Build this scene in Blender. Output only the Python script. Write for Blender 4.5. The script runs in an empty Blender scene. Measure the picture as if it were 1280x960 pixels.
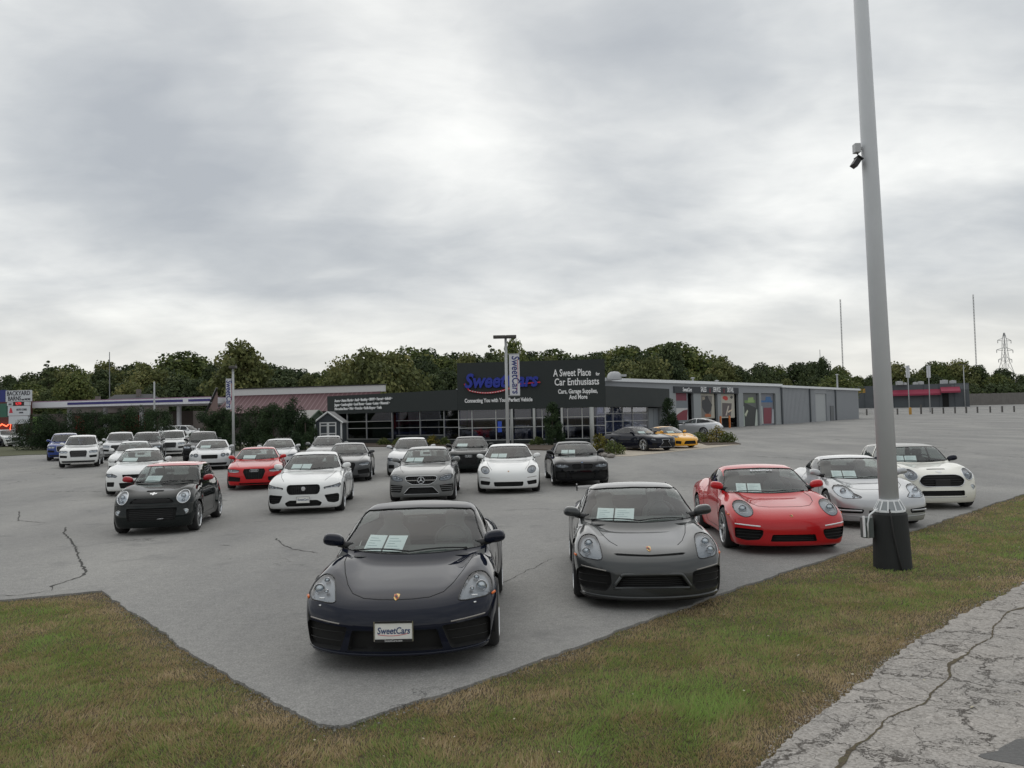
import bpy, bmesh, math, random
import numpy as np
from mathutils import Vector, Matrix
from mathutils.bvhtree import BVHTree
random.seed(7); RNG = np.random.default_rng(11)
S = bpy.context.scene; COL = S.collection
R = math.radians
# ---------------------------------------------------------------- camera
CAM_H, PITCH, ROLL, FPX, CX, CY = 2.26, R(2.405), R(-1.25), 1036.0, 640.0, 480.0
CM = Matrix.Rotation(R(90) + PITCH, 3, 'X') @ Matrix.Rotation(ROLL, 3, 'Z')
cd = bpy.data.cameras.new('camera'); cam = bpy.data.objects.new('camera', cd); COL.objects.link(cam)
cd.sensor_width = 36; cd.lens = FPX / 1280 * 36; cd.clip_start = 0.1; cd.clip_end = 6000
cam.matrix_world = Matrix.Translation((0, 0, CAM_H)) @ CM.to_4x4()
S.camera = cam
# ---------------------------------------------------------------- world: overcast sky
SUN_EL, SUN_AZ = R(48), R(-8)      # azimuth measured from +Y towards +X
w = bpy.data.worlds.new('World'); S.world = w; w.use_nodes = True
nt = w.node_tree; nt.nodes.clear(); N = nt.nodes.new; L = nt.links.new
out = N('ShaderNodeOutputWorld'); bg = N('ShaderNodeBackground'); L(bg.outputs[0], out.inputs[0])
sky = N('ShaderNodeTexSky'); sky.sky_type = 'NISHITA'; sky.sun_disc = False
sky.sun_elevation = SUN_EL; sky.sun_rotation = SUN_AZ; sky.dust_density = 3; sky.air_density = 1.2
tc = N('ShaderNodeTexCoord'); sep = N('ShaderNodeSeparateXYZ'); L(tc.outputs['Generated'], sep.inputs[0])
def wm(op, a, b=None, c=None):
    n = N('ShaderNodeMath'); n.operation = op
    for i, v in enumerate((a, b, c)):
        if v is None: continue
        if isinstance(v, (int, float)): n.inputs[i].default_value = v
        else: L(v, n.inputs[i])
    return n.outputs[0]
zc = wm('MAXIMUM', sep.outputs[2], 0.0)
zz = wm('ADD', zc, 0.26)
cmb = N('ShaderNodeCombineXYZ'); L(wm('DIVIDE', sep.outputs[0], zz), cmb.inputs[0]); L(wm('DIVIDE', sep.outputs[1], zz), cmb.inputs[1])
def wmap(sc, rot, loc):
    m_ = N('ShaderNodeMapping'); L(cmb.outputs[0], m_.inputs[0]); m_.inputs['Scale'].default_value = sc; m_.inputs['Rotation'].default_value = (0, 0, rot); m_.inputs['Location'].default_value = loc; return m_.outputs[0]
def wnoise(scale, detail, rough, dist, src, o=0):
    n = N('ShaderNodeTexNoise'); n.inputs['Scale'].default_value = scale; n.inputs['Detail'].default_value = detail
    n.inputs['Roughness'].default_value = rough; n.inputs['Distortion'].default_value = dist; L(src, n.inputs['Vector']); return n.outputs[o]
n1 = wnoise(1.15, 5, 0.5, 0.35, wmap((1, 1, 1), R(20), (3.1, 1.7, 0)))
n2 = wnoise(1.9, 7, 0.55, 0.5, wmap((.9, 1.7, 1), R(-24), (.2, 5, 0)))
n3 = wnoise(5.5, 6, 0.6, 0.4, wmap((1, 1.3, 1), R(8), (1.2, 2, 0)))
base = wm('ADD', wm('ADD', wm('MULTIPLY', n1, 0.60), wm('MULTIPLY', n2, 0.27)), wm('MULTIPLY', n3, 0.13))
# broad cloud masses: thin bright spots and heavier grey ones, at their bearings
wob = N('ShaderNodeTexNoise'); wob.inputs['Scale'].default_value = 3.2; wob.inputs['Detail'].default_value = 4; L(tc.outputs['Generated'], wob.inputs['Vector'])
wv = N('ShaderNodeVectorMath'); wv.operation = 'MULTIPLY_ADD'; L(wob.outputs['Color'], wv.inputs[0]); wv.inputs[1].default_value = (.28, .28, .16)
sbv = N('ShaderNodeVectorMath'); sbv.operation = 'SUBTRACT'; L(tc.outputs['Generated'], sbv.inputs[0]); sbv.inputs[1].default_value = (.14, .14, .08); L(sbv.outputs[0], wv.inputs[2])
mass = base
for (px_, py_, sx_, sz_, amp) in ((500, 140, .22, .12, .20), (180, 150, .16, .09, -.13), (420, 320, .17, .05, -.11), (830, 330, .16, .05, -.11), (1230, 310, .10, .05, -.08), (700, 60, .28, .06, -.07), (1180, 190, .22, .07, .07), (980, 380, .14, .025, .10), (300, 425, .30, .015, .04), (900, 60, .30, .10, -.04)):
    d_ = (CM @ Vector(((px_ - CX) / FPX, -(py_ - CY) / FPX, -1))).normalized()
    df = N('ShaderNodeVectorMath'); df.operation = 'SUBTRACT'; L(wv.outputs[0], df.inputs[0]); df.inputs[1].default_value = d_
    sc_ = N('ShaderNodeVectorMath'); sc_.operation = 'MULTIPLY'; L(df.outputs[0], sc_.inputs[0]); sc_.inputs[1].default_value = (1 / sx_, 1 / (sx_ * 1.4), 1 / sz_)
    dt = N('ShaderNodeVectorMath'); dt.operation = 'DOT_PRODUCT'; L(sc_.outputs[0], dt.inputs[0]); L(sc_.outputs[0], dt.inputs[1])
    mass = wm('ADD', mass, wm('MULTIPLY', wm('POWER', 2.718, wm('MULTIPLY', dt.outputs['Value'], -1.0)), amp))
cr = N('ShaderNodeValToRGB'); L(mass, cr.inputs[0])
e = cr.color_ramp.elements
e[0].position = 0.30; e[0].color = (0.355, 0.382, 0.415, 1)
e[1].position = 0.70; e[1].color = (0.88, 0.885, 0.86, 1)
q = e.new(0.42); q.color = (0.450, 0.474, 0.496, 1)
q = e.new(0.52); q.color = (0.585, 0.602, 0.608, 1)
# warmer, brighter band towards the horizon
hz = N('ShaderNodeMapRange'); L(sep.outputs[2], hz.inputs[0]); hz.inputs[1].default_value = 0.0; hz.inputs[2].default_value = 0.15; hz.inputs[3].default_value = 0.55; hz.inputs[4].default_value = 0.0
hm = N('ShaderNodeMixRGB'); L(hz.outputs[0], hm.inputs[0]); L(cr.outputs[0], hm.inputs[1]); hm.inputs[2].default_value = (0.80, 0.77, 0.68, 1)
sm = N('ShaderNodeMixRGB'); sm.inputs[0].default_value = 0.004; L(hm.outputs[0], sm.inputs[1]); L(sky.outputs[0], sm.inputs[2])
L(sm.outputs[0], bg.inputs[0]); bg.inputs[1].default_value = 1.0
sd = bpy.data.lights.new('sun', 'SUN'); sd.energy = 0.6; sd.angle = R(100); sd.color = (1, 0.96, 0.9)
so = bpy.data.objects.new('sun', sd); COL.objects.link(so)
sv = Vector((math.sin(SUN_AZ) * math.cos(SUN_EL), math.cos(SUN_AZ) * math.cos(SUN_EL), math.sin(SUN_EL)))
so.rotation_euler = (-sv).to_track_quat('-Z', 'Y').to_euler()
S.view_settings.view_transform = 'Standard'; S.view_settings.look = 'None'; S.view_settings.exposure = 0.27; S.view_settings.gamma = 1
S.cycles.max_bounces = 8; S.cycles.transparent_max_bounces = 16
# ---------------------------------------------------------------- ground height and survey helpers
def gz(x, y):
    return 0.0117 * max(0.0, y - 26) + 0.0123 * max(0.0, y - 124)
def ray(px, py):
    return CM @ Vector(((px - CX) / FPX, -(py - CY) / FPX, -1))
def G(px, py, h=0.0):                 # surveyed point of the ground (plus h) in that direction
    d = ray(px, py); t = 10.0
    for _ in range(60):
        z = gz(d.x * t, d.y * t) + h
        if d.z >= -1e-5: t = 400; break
        t2 = (z - CAM_H) / d.z
        if t2 <= 0: t2 = t * 1.3
        t = t * 0.5 + t2 * 0.5
    return Vector((d.x * t, d.y * t, z))
def D(px, py, y):                     # surveyed point at a known distance
    d = ray(px, py); t = y / d.y
    return Vector((d.x * t, y, CAM_H + d.z * t))
# ---------------------------------------------------------------- materials
MATS = {}
class NB:
    def __init__(s, name):
        s.m = bpy.data.materials.new(name); s.m.use_nodes = True; s.t = s.m.node_tree
        s.b = s.t.nodes['Principled BSDF']; s.o = s.t.nodes['Material Output']
    def n(s, kind, **kw):
        x = s.t.nodes.new(kind)
        for k, v in kw.items():
            if k in x.inputs.keys() if not k.startswith('_') else False: x.inputs[k].default_value = v
            else: setattr(x, k.lstrip('_'), v)
        return x
    def l(s, a, b): s.t.links.new(a, b)
    def noise(s, scale, detail=4, rough=0.55, vec=None, dist=0.0, stretch=None):
        x = s.n('ShaderNodeTexNoise', Scale=scale, Detail=detail, Roughness=rough, Distortion=dist)
        if vec is None: vec = s.pos()
        if stretch:
            mpn = s.n('ShaderNodeMapping'); mpn.inputs['Scale'].default_value = stretch; s.l(vec, mpn.inputs[0]); vec = mpn.outputs[0]
        s.l(vec, x.inputs['Vector']); return x.outputs[0]
    def pos(s):
        if not hasattr(s, '_p'): s._p = s.n('ShaderNodeNewGeometry').outputs['Position']
        return s._p
    def obj(s):
        if not hasattr(s, '_o'): s._o = s.n('ShaderNodeTexCoord').outputs['Object']
        return s._o
    def ramp(s, f, stops):
        x = s.n('ShaderNodeValToRGB'); s.l(f, x.inputs[0]); el = x.color_ramp.elements
        while len(el) > 1: el.remove(el[0])
        el[0].position = stops[0][0]; el[0].color = (*stops[0][1], 1) if len(stops[0][1]) == 3 else stops[0][1]
        for p, c in stops[1:]: q = el.new(p); q.color = (*c, 1)
        return x.outputs[0]
    def mixc(s, f, a, b, mode='MIX'):
        x = s.n('ShaderNodeMixRGB'); x.blend_type = mode
        for i, v in enumerate((f, a, b)):
            if isinstance(v, (int, float)): x.inputs[i].default_value = v if i == 0 else (v, v, v, 1)
            elif isinstance(v, tuple): x.inputs[i].default_value = (*v, 1)
            else: s.l(v, x.inputs[i])
        return x.outputs[0]
    def mth(s, op, a, b=None):
        x = s.n('ShaderNodeMath'); x.operation = op
        for i, v in enumerate((a, b)):
            if v is None: continue
            if isinstance(v, (int, float)): x.inputs[i].default_value = v
            else: s.l(v, x.inputs[i])
        return x.outputs[0]
    def bump(s, h, strength=0.3, dist=0.02):
        x = s.n('ShaderNodeBump', Strength=strength, Distance=dist); s.l(h, x.inputs['Height']); s.l(x.outputs[0], s.b.inputs['Normal'])
    def set(s, **kw):
        for k, v in kw.items():
            k = k.replace('_', ' ')
            if isinstance(v, tuple) and len(v) == 3: v = (*v, 1)
            if hasattr(v, 'links'): s.l(v, s.b.inputs[k])
            else: s.b.inputs[k].default_value = v
        return s
def simple(name, col, rough=0.5, metal=0.0, var=0.06, scale=8.0, bump=0.0, spec=0.5, coat=0.0):
    if name in MATS: return MATS[name]
    n = NB(name)
    f = n.noise(scale, 5, 0.6, n.obj())
    c = n.mixc(f, tuple(max(0, x * (1 - var * 2)) for x in col), tuple(min(1, x * (1 + var * 2)) for x in col))
    n.set(Base_Color=c, Roughness=rough, Metallic=metal, Specular_IOR_Level=spec, Coat_Weight=coat)
    n.l(n.mth('ADD', n.mth('MULTIPLY', f, 0.16), rough - 0.08), n.b.inputs['Roughness'])
    if bump: n.bump(f, bump, 0.01)
    MATS[name] = n.m; return n.m
def paint(name, col, metal=0.0, rough=0.35, coat=1.0):
    k = 'paint ' + name
    if k in MATS: return MATS[k]
    n = NB(k)
    d = n.noise(2.2, 6, 0.65, n.obj())
    fl = n.noise(900, 1, 0.5, n.obj())
    c = n.mixc(n.mth('MULTIPLY', fl, 0.25 * metal), col, tuple(min(1, x * 1.8 + 0.03) for x in col))
    dust = n.ramp(d, [(0.45, (0, 0, 0)), (0.75, (1, 1, 1))])
    c = n.mixc(n.mth('MULTIPLY', dust, 0.006), c, (0.35, 0.33, 0.3))
    n.set(Base_Color=c, Roughness=rough, Metallic=metal * 0.7, Coat_Weight=coat, Coat_Roughness=0.04, Specular_IOR_Level=0.0 if max(col) < .05 else .2, Coat_IOR=1.36)
    n.l(n.mth('ADD', n.mth('MULTIPLY', dust, 0.03), 0.015), n.b.inputs['Coat Roughness'])
    MATS[k] = n.m; return n.m
def glassm(name, tint=(0.42, 0.47, 0.45), refl=1.0, rough=0.02, ior=1.5, gcol=(1, 1, 1)):
    if name in MATS: return MATS[name]
    n = NB(name); t = n.t
    tr = n.n('ShaderNodeBsdfTransparent'); tr.inputs[0].default_value = (*tint, 1)
    gl = n.n('ShaderNodeBsdfGlossy', Roughness=rough); gl.inputs[0].default_value = (*gcol, 1)
    fr = n.n('ShaderNodeFresnel', IOR=ior); gb = n.n('ShaderNodeNewGeometry'); n.l(n.mth('ADD', n.mth('MULTIPLY', gb.outputs['Backfacing'], 1 / ior - ior), ior), fr.inputs['IOR']); ms = n.n('ShaderNodeMixShader')
    n.l(n.mth('MINIMUM', n.mth('MULTIPLY', fr.outputs[0], refl), 1.0), ms.inputs[0]); n.l(tr.outputs[0], ms.inputs[1]); n.l(gl.outputs[0], ms.inputs[2]); n.l(ms.outputs[0], n.o.inputs[0])
    MATS[name] = n.m; return n.m
# ---------------------------------------------------------------- object helpers
def tag(o, label=None, cat=None, group=None, kind=None):
    if label: o['label'] = label
    if cat: o['category'] = cat
    if group: o['group'] = group
    if kind: o['kind'] = kind
    return o
def empty(name, loc, rz=0.0, label=None, cat=None, group=None):
    o = bpy.data.objects.new(name, None); COL.objects.link(o); o.location = loc; o.rotation_euler = (0, 0, rz); o.empty_display_size = 0.3
    return tag(o, label, cat, group)
def link(name, me, parent=None, mat=None, loc=None):
    o = bpy.data.objects.new(name, me); COL.objects.link(o)
    if mat is not None and not me.materials: me.materials.append(mat)
    if parent is not None: o.parent = parent
    if loc is not None: o.location = loc
    return o
def mesh(name, vs, fs, mat, parent=None, smooth=False, loc=None):
    me = bpy.data.meshes.new(name); me.from_pydata([tuple(v) for v in vs], [], fs)
    if smooth: me.polygons.foreach_set('use_smooth', [True] * len(me.polygons))
    me.update(); return link(name, me, parent, mat, loc)
def children(o): return [c for c in o.children]
def copy_tree(o, parent=None):
    c = o.copy(); COL.objects.link(c)
    if parent is not None: c.parent = parent
    for ch in list(o.children): copy_tree(ch, c)
    return c
class MB:                               # a small mesh collector
    def __init__(s): s.v = []; s.f = []; s.m = []
    def add(s, vs, fs, mi=0):
        b = len(s.v); s.v += [tuple(v) for v in vs]; s.f += [tuple(i + b for i in f) for f in fs]; s.m += [mi] * len(fs); return s
    def box(s, x0, x1, y0, y1, z0, z1, mi=0, M=None):
        vs = [Vector((x, y, z)) for z in (z0, z1) for y in (y0, y1) for x in (x0, x1)]
        if M is not None: vs = [M @ v for v in vs]
        return s.add(vs, [(0, 2, 3, 1), (4, 5, 7, 6), (0, 1, 5, 4), (2, 6, 7, 3), (0, 4, 6, 2), (1, 3, 7, 5)], mi)
    def tube(s, pts, r, n=8, mi=0, cap=True):
        pts = [Vector(p) for p in pts]; rs = r if isinstance(r, (list, tuple)) else [r] * len(pts); rings = []
        for i, p in enumerate(pts):
            t = (pts[min(i + 1, len(pts) - 1)] - pts[max(i - 1, 0)]).normalized()
            a = t.cross(Vector((0, 0, 1)))
            if a.length < 0.05: a = t.cross(Vector((1, 0, 0)))
            a.normalize(); b = t.cross(a)
            rings.append([p + (a * math.cos(2 * math.pi * k / n) + b * math.sin(2 * math.pi * k / n)) * rs[i] for k in range(n)])
        vs = [v for rg in rings for v in rg]; fs = []
        for i in range(len(pts) - 1):
            for k in range(n): k2 = (k + 1) % n; fs.append((i * n + k, i * n + k2, (i + 1) * n + k2, (i + 1) * n + k))
        if cap: fs.append(tuple(range(n - 1, -1, -1))); fs.append(tuple((len(pts) - 1) * n + k for k in range(n)))
        return s.add(vs, fs, mi)
    def lathe(s, prof, n=24, M=None, mi=0):      # profile of (radius, height) round z
        vs = [Vector((r * math.cos(2 * math.pi * k / n), r * math.sin(2 * math.pi * k / n), z)) for r, z in prof for k in range(n)]
        if M is not None: vs = [M @ v for v in vs]
        fs = [(i * n + k, i * n + (k + 1) % n, (i + 1) * n + (k + 1) % n, (i + 1) * n + k) for i in range(len(prof) - 1) for k in range(n)]
        return s.add(vs, fs, mi)
    def build(s, name, mats, parent=None, smooth=False, loc=None):
        me = bpy.data.meshes.new(name); me.from_pydata(s.v, [], s.f)
        for m in (mats if isinstance(mats, (list, tuple)) else [mats]): me.materials.append(m)
        if len(set(s.m)) > 1: me.polygons.foreach_set('material_index', s.m)
        if smooth: me.polygons.foreach_set('use_smooth', [True] * len(me.polygons))
        me.update(); o = link(name, me, parent, None, loc)
        return o
def bevel(o, w=0.01, seg=2):
    bm = bmesh.new(); bm.from_mesh(o.data)
    bmesh.ops.bevel(bm, geom=bm.edges[:], offset=w, segments=seg, affect='EDGES', profile=0.6)
    bm.to_mesh(o.data); bm.free(); o.data.polygons.foreach_set('use_smooth', [False] * len(o.data.polygons)); return o
_tc = {}
def textmesh(s, size=1.0, extrude=0.004, shear=0.0, xs=1.0, bold=0.0, align='CENTER', spacing=1.0):
    k = (s, size, extrude, shear, xs, bold, align)
    if k in _tc: return _tc[k]
    c = bpy.data.curves.new('lettering', 'FONT'); c.body = s; c.size = size; c.extrude = extrude; c.shear = shear; c.offset = bold
    c.align_x = align; c.space_character = spacing; c.resolution_u = 3
    o = bpy.data.objects.new('lettering', c); COL.objects.link(o)
    dg = bpy.context.evaluated_depsgraph_get(); dg.update()
    me = bpy.data.meshes.new_from_object(o.evaluated_get(dg)); me.materials.clear()
    COL.objects.unlink(o); bpy.data.objects.remove(o)
    if xs != 1.0: me.transform(Matrix.Diagonal((xs, 1, 1, 1)))
    _tc[k] = me; return me
def frame_matrix(origin, xdir, up=Vector((0, 0, 1))):   # x along the wall, y up, z out of it
    x = Vector(xdir).normalized(); z = x.cross(Vector(up)).normalized(); y = z.cross(x)
    return Matrix(((x.x, y.x, z.x, origin[0]), (x.y, y.y, z.y, origin[1]), (x.z, y.z, z.z, origin[2]), (0, 0, 0, 1)))
def text_on(parent, s, M, mat, name='lettering', **kw):
    me = textmesh(s, **kw).copy(); me.transform(M); me.materials.append(mat)
    return link(name, me, parent)
# ================================================================ cars
# body coordinates: u = metres back from the nose, y = to one side, z = up
def curve(pts, sig=0.07, lo=-0.5, hi=6.5):
    xs = np.arange(lo, hi, 0.01); v = np.interp(xs, [p[0] for p in pts], [p[1] for p in pts])
    if sig > 0:
        k = np.exp(-0.5 * (np.arange(-60, 61) * 0.01 / sig) ** 2); k /= k.sum()
        v = np.convolve(np.pad(v, 60, mode='edge'), k, 'valid')
    d = np.gradient(v, 0.01)
    return (lambda q: np.interp(q, xs, v)), (lambda q: np.interp(q, xs, d))
def smax(a, b, k):
    h = np.clip(0.5 + 0.5 * (a - b) / k, 0, 1); return b + (a - b) * h + k * h * (1 - h)
def smin(a, b, k): return -smax(-a, -b, k)
def car_field(P):
    Lc, hw, zb = P['L'], P['W'] / 2, P['zb']
    T0, dT = curve(P['top'], 0.06); sec, _ = curve(P['sec'], 0.05); pl, _ = curve(P['plan'], 0.14)
    Fz, dF = curve(P['nose'], P.get('nsig', 0.035)); Rz, _ = curve(P['tail'], 0.04)
    RG, dRG = curve(P['roof'], 0.05); sg, _ = curve(P['side'], 0.04); pg, _ = curve(P['gplan'], 0.12)
    uw1, uw2 = P['oh'], P['oh'] + P['wb']; wr = P['wr']
    fa, fy, fs, fu = P.get('fender', (0.0, 0.7, 0.15, 0.6))
    ra = P.get('haunch', 0.0)
    def f(u, y, z):
        ay = np.abs(y); yy = ay / hw
        ub = u - P.get('bowl', 0.06) * yy ** 2
        top = T0(ub) - P.get('crown', 0.04) * yy ** 2 + fa * np.exp(-((ay - fy) / fs) ** 2) * np.exp(-((u - uw1 + 0.08) / fu) ** 4) \
            + ra * np.exp(-((ay - fy) / fs) ** 2) * np.exp(-((u - uw2) / fu) ** 2)
        s = dT(ub); a = (z - top) / np.sqrt(1 + s * s)
        fl = P.get('flare', 0.025) * (np.exp(-(((u - uw1) / 0.42) ** 4)) + P.get('rflare', 1.2) * np.exp(-(((u - uw2) / 0.45) ** 4))) * np.exp(-(((z - wr - 0.12) / 0.30) ** 2))
        hwz = hw - 0.02 - sec(z) - pl(u) + fl
        b = ay - hwz
        pn, cn = P.get('pn', 3.0), P.get('cn', 0.35)
        c = (Fz(z) + cn * np.clip(yy, 0, 1.2) ** pn - u) / np.sqrt(1 + dF(z) ** 2 * 0.8 + (cn * pn * np.clip(yy, 0, 1) ** (pn - 1) / hw) ** 2 * 0.6)
        d = u - (Lc - Rz(z) - P.get('cr', 0.28) * np.clip(yy, 0, 1.2) ** P.get('pr', 3.5))
        lo = smax(smax(a, b, P.get('k1', 0.10)), smax(c, d, 0.02), P.get('k2', 0.07))
        lo = smax(lo, zb - z + P.get('lift', 0.0) * np.clip(0.5 - u, 0, 1), 0.03)
        # greenhouse
        us = u - P.get('bow', 0.28) * yy ** 2 * np.clip((P['um'] - u) / 0.5, -0.6, 1)
        s = dRG(us); g = (z - (RG(us) - P.get('gcrown', 0.05) * (ay / 0.6) ** 2)) / np.sqrt(1 + s * s)
        h = ay - (hw - sg(z) - pg(u))
        up = smax(smax(g, h, P.get('k3', 0.09)), 0.6 - z, 0.05)
        up = smax(up, np.maximum(P['roof'][0][0] + 0.15 - u, u - P['roof'][-1][0]), 0.05)
        return smin(lo, up, P.get('k4', 0.035))
    return f
def surface_nets(f, lo, hi, h):
    ax = [np.arange(lo[i], hi[i] + h, h) for i in range(3)]
    X, Y, Z = np.meshgrid(*ax, indexing='ij'); V = f(X, Y, Z); ins = V < 0
    nx, ny, nz = V.shape
    cnt = np.zeros((nx - 1, ny - 1, nz - 1)); acc = np.zeros((nx - 1, ny - 1, nz - 1, 3))
    corners = [(i, j, k) for i in (0, 1) for j in (0, 1) for k in (0, 1)]
    sl = lambda c: V[c[0]:nx - 1 + c[0], c[1]:ny - 1 + c[1], c[2]:nz - 1 + c[2]]
    for a in corners:
        for d in range(3):
            if a[d]: continue
            b = list(a); b[d] = 1; va, vb = sl(a), sl(b); m = (va < 0) != (vb < 0)
            t = np.where(m, va / np.where(m, va - vb, 1), 0)
            for q in range(3): acc[..., q] += np.where(m, a[q] + (t if q == d else 0), 0)
            cnt += m
    act = cnt > 0; idx = -np.ones(act.shape, int); idx[act] = np.arange(act.sum())
    ii = np.argwhere(act); P = (ii + acc[act] / cnt[act][:, None]) * h + np.array(lo)
    for _ in range(4):
        e = 0.004; x, y, z = P.T; v = f(x, y, z)
        gr = np.stack([f(x + e, y, z) - f(x - e, y, z), f(x, y + e, z) - f(x, y - e, z), f(x, y, z + e) - f(x, y, z - e)], 1) / (2 * e)
        st = gr * (v / (np.sum(gr * gr, 1) + 1e-6))[:, None]
        ln = np.linalg.norm(st, axis=1, keepdims=True); st *= np.minimum(1, 0.4 * h / (ln + 1e-9)); P = P - st
    F = []
    for d in range(3):
        a, b = [q for q in range(3) if q != d]
        s0 = [slice(1, -1)] * 3; s1 = [slice(1, -1)] * 3; s0[d] = slice(0, -1); s1[d] = slice(1, None)
        A = ins[tuple(s0)]; B = ins[tuple(s1)]; m = A != B; e = np.argwhere(m)
        off = np.ones(3, int); off[d] = 0; e2 = e + off
        def at(da, db):
            q = e2.copy(); q[:, a] -= da; q[:, b] -= db; return idx[q[:, 0], q[:, 1], q[:, 2]]
        qd = np.stack([at(1, 1), at(0, 1), at(0, 0), at(1, 0)], 1)
        flip = A[m] ^ (d == 1); qd[~flip] = qd[~flip][:, ::-1]; F.append(qd)
    return P, np.concatenate(F)
AX = {'f': (1, 2), 's': (0, 2), 't': (0, 1)}     # front / side / top projections of (u, y, z)
def cut(bm, poly, ax, cond, clip=True):
    """cut the outline into the surface and return the faces inside it"""
    a, b = AX[ax]; xs = [p[0] for p in poly]; ys = [p[1] for p in poly]; m = 0.06
    x0, x1, y0, y1 = min(xs) - m, max(xs) + m, min(ys) - m, max(ys) + m
    work = set()
    for f in bm.faces:
        c = f.calc_center_median()
        if x0 < c[a] < x1 and y0 < c[b] < y1 and cond(f, c): work.add(f)
    n = len(poly)
    for i in range(n):
        p, q = poly[i], poly[(i + 1) % n]
        dx, dy = q[0] - p[0], q[1] - p[1]; l = math.hypot(dx, dy)
        if l < 1e-6: continue
        lo = (min(p[0], q[0]) - 0.003, min(p[1], q[1]) - 0.003); hi = (max(p[0], q[0]) + 0.003, max(p[1], q[1]) + 0.003)
        loc = []
        for f in work:
            co = [v.co for v in f.verts]
            if max(c[a] for c in co) > lo[0] and min(c[a] for c in co) < hi[0] and max(c[b] for c in co) > lo[1] and min(c[b] for c in co) < hi[1]: loc.append(f)
        if not loc: continue
        no = [0, 0, 0]; no[a] = dy / l; no[b] = -dx / l; co = [0, 0, 0]; co[a] = p[0]; co[b] = p[1]
        g = set(loc)
        for f in loc: g.update(f.edges); g.update(f.verts)
        r = bmesh.ops.bisect_plane(bm, geom=list(g), dist=1e-5, plane_co=co, plane_no=no)
        work = {f for f in work if f.is_valid}
        work.update(x for x in r['geom'] if isinstance(x, bmesh.types.BMFace))
    res = []
    for f in work:
        c = f.calc_center_median()
        if inpoly(c[a], c[b], poly): res.append(f)
    return res
def inpoly(x, y, poly):
    r = False; j = len(poly) - 1
    for i in range(len(poly)):
        xi, yi = poly[i]; xj, yj = poly[j]
        if (yi > y) != (yj > y) and x < (xj - xi) * (y - yi) / (yj - yi) + xi: r = not r
        j = i
    return r
def pull(bm, faces, off=None, vec=None, rim=True, keep=False):
    """lift faces off the body as their own surface, displaced along the normal or a vector, with a rim"""
    vs = []; mp = {}; fs = []
    fset = set(faces)
    def vid(v, moved):
        k = (v, moved)
        if k not in mp:
            co = v.co.copy()
            if moved: co = co + (Vector(vec) if vec is not None else v.normal * off)
            mp[k] = len(vs); vs.append(co)
        return mp[k]
    for f in faces: fs.append([vid(v, True) for v in f.verts])
    if rim:
        for f in faces:
            for lp in f.loops:
                ed = lp.edge
                if sum(1 for g in ed.link_faces if g in fset) == 1:
                    v0, v1 = lp.vert, lp.link_loop_next.vert
                    fs.append([vid(v1, True), vid(v0, True), vid(v0, False), vid(v1, False)])
    if not keep: bmesh.ops.delete(bm, geom=list(faces), context='FACES')
    return vs, fs
def mirror(poly): return [(-p[0], p[1]) for p in poly]
def mirror_t(poly): return [(p[0], -p[1]) for p in poly]
def ell(cx, cz, rx, rz, n=20, rot=0.0):
    return [(cx + rx * math.cos(t) * math.cos(rot) - rz * math.sin(t) * math.sin(rot), cz + rx * math.cos(t) * math.sin(rot) + rz * math.sin(t) * math.cos(rot)) for t in [2 * math.pi * k / n for k in range(n)]]
def rnd(poly, r=0.03, n=3):               # round the corners of an outline
    o = []; m = len(poly)
    for i in range(m):
        p0, p, p1 = [Vector((*poly[j], 0)) for j in (i - 1, i, (i + 1) % m)]
        a = (p0 - p); b = (p1 - p); ra = min(r, a.length * 0.45); rb = min(r, b.length * 0.45)
        s = p + a.normalized() * ra; e_ = p + b.normalized() * rb
        for k in range(n + 1):
            t = k / n; q = s.lerp(p, t).lerp(p.lerp(e_, t), t); o.append((q.x, q.y))
    return o
WHEEL = {}
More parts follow.
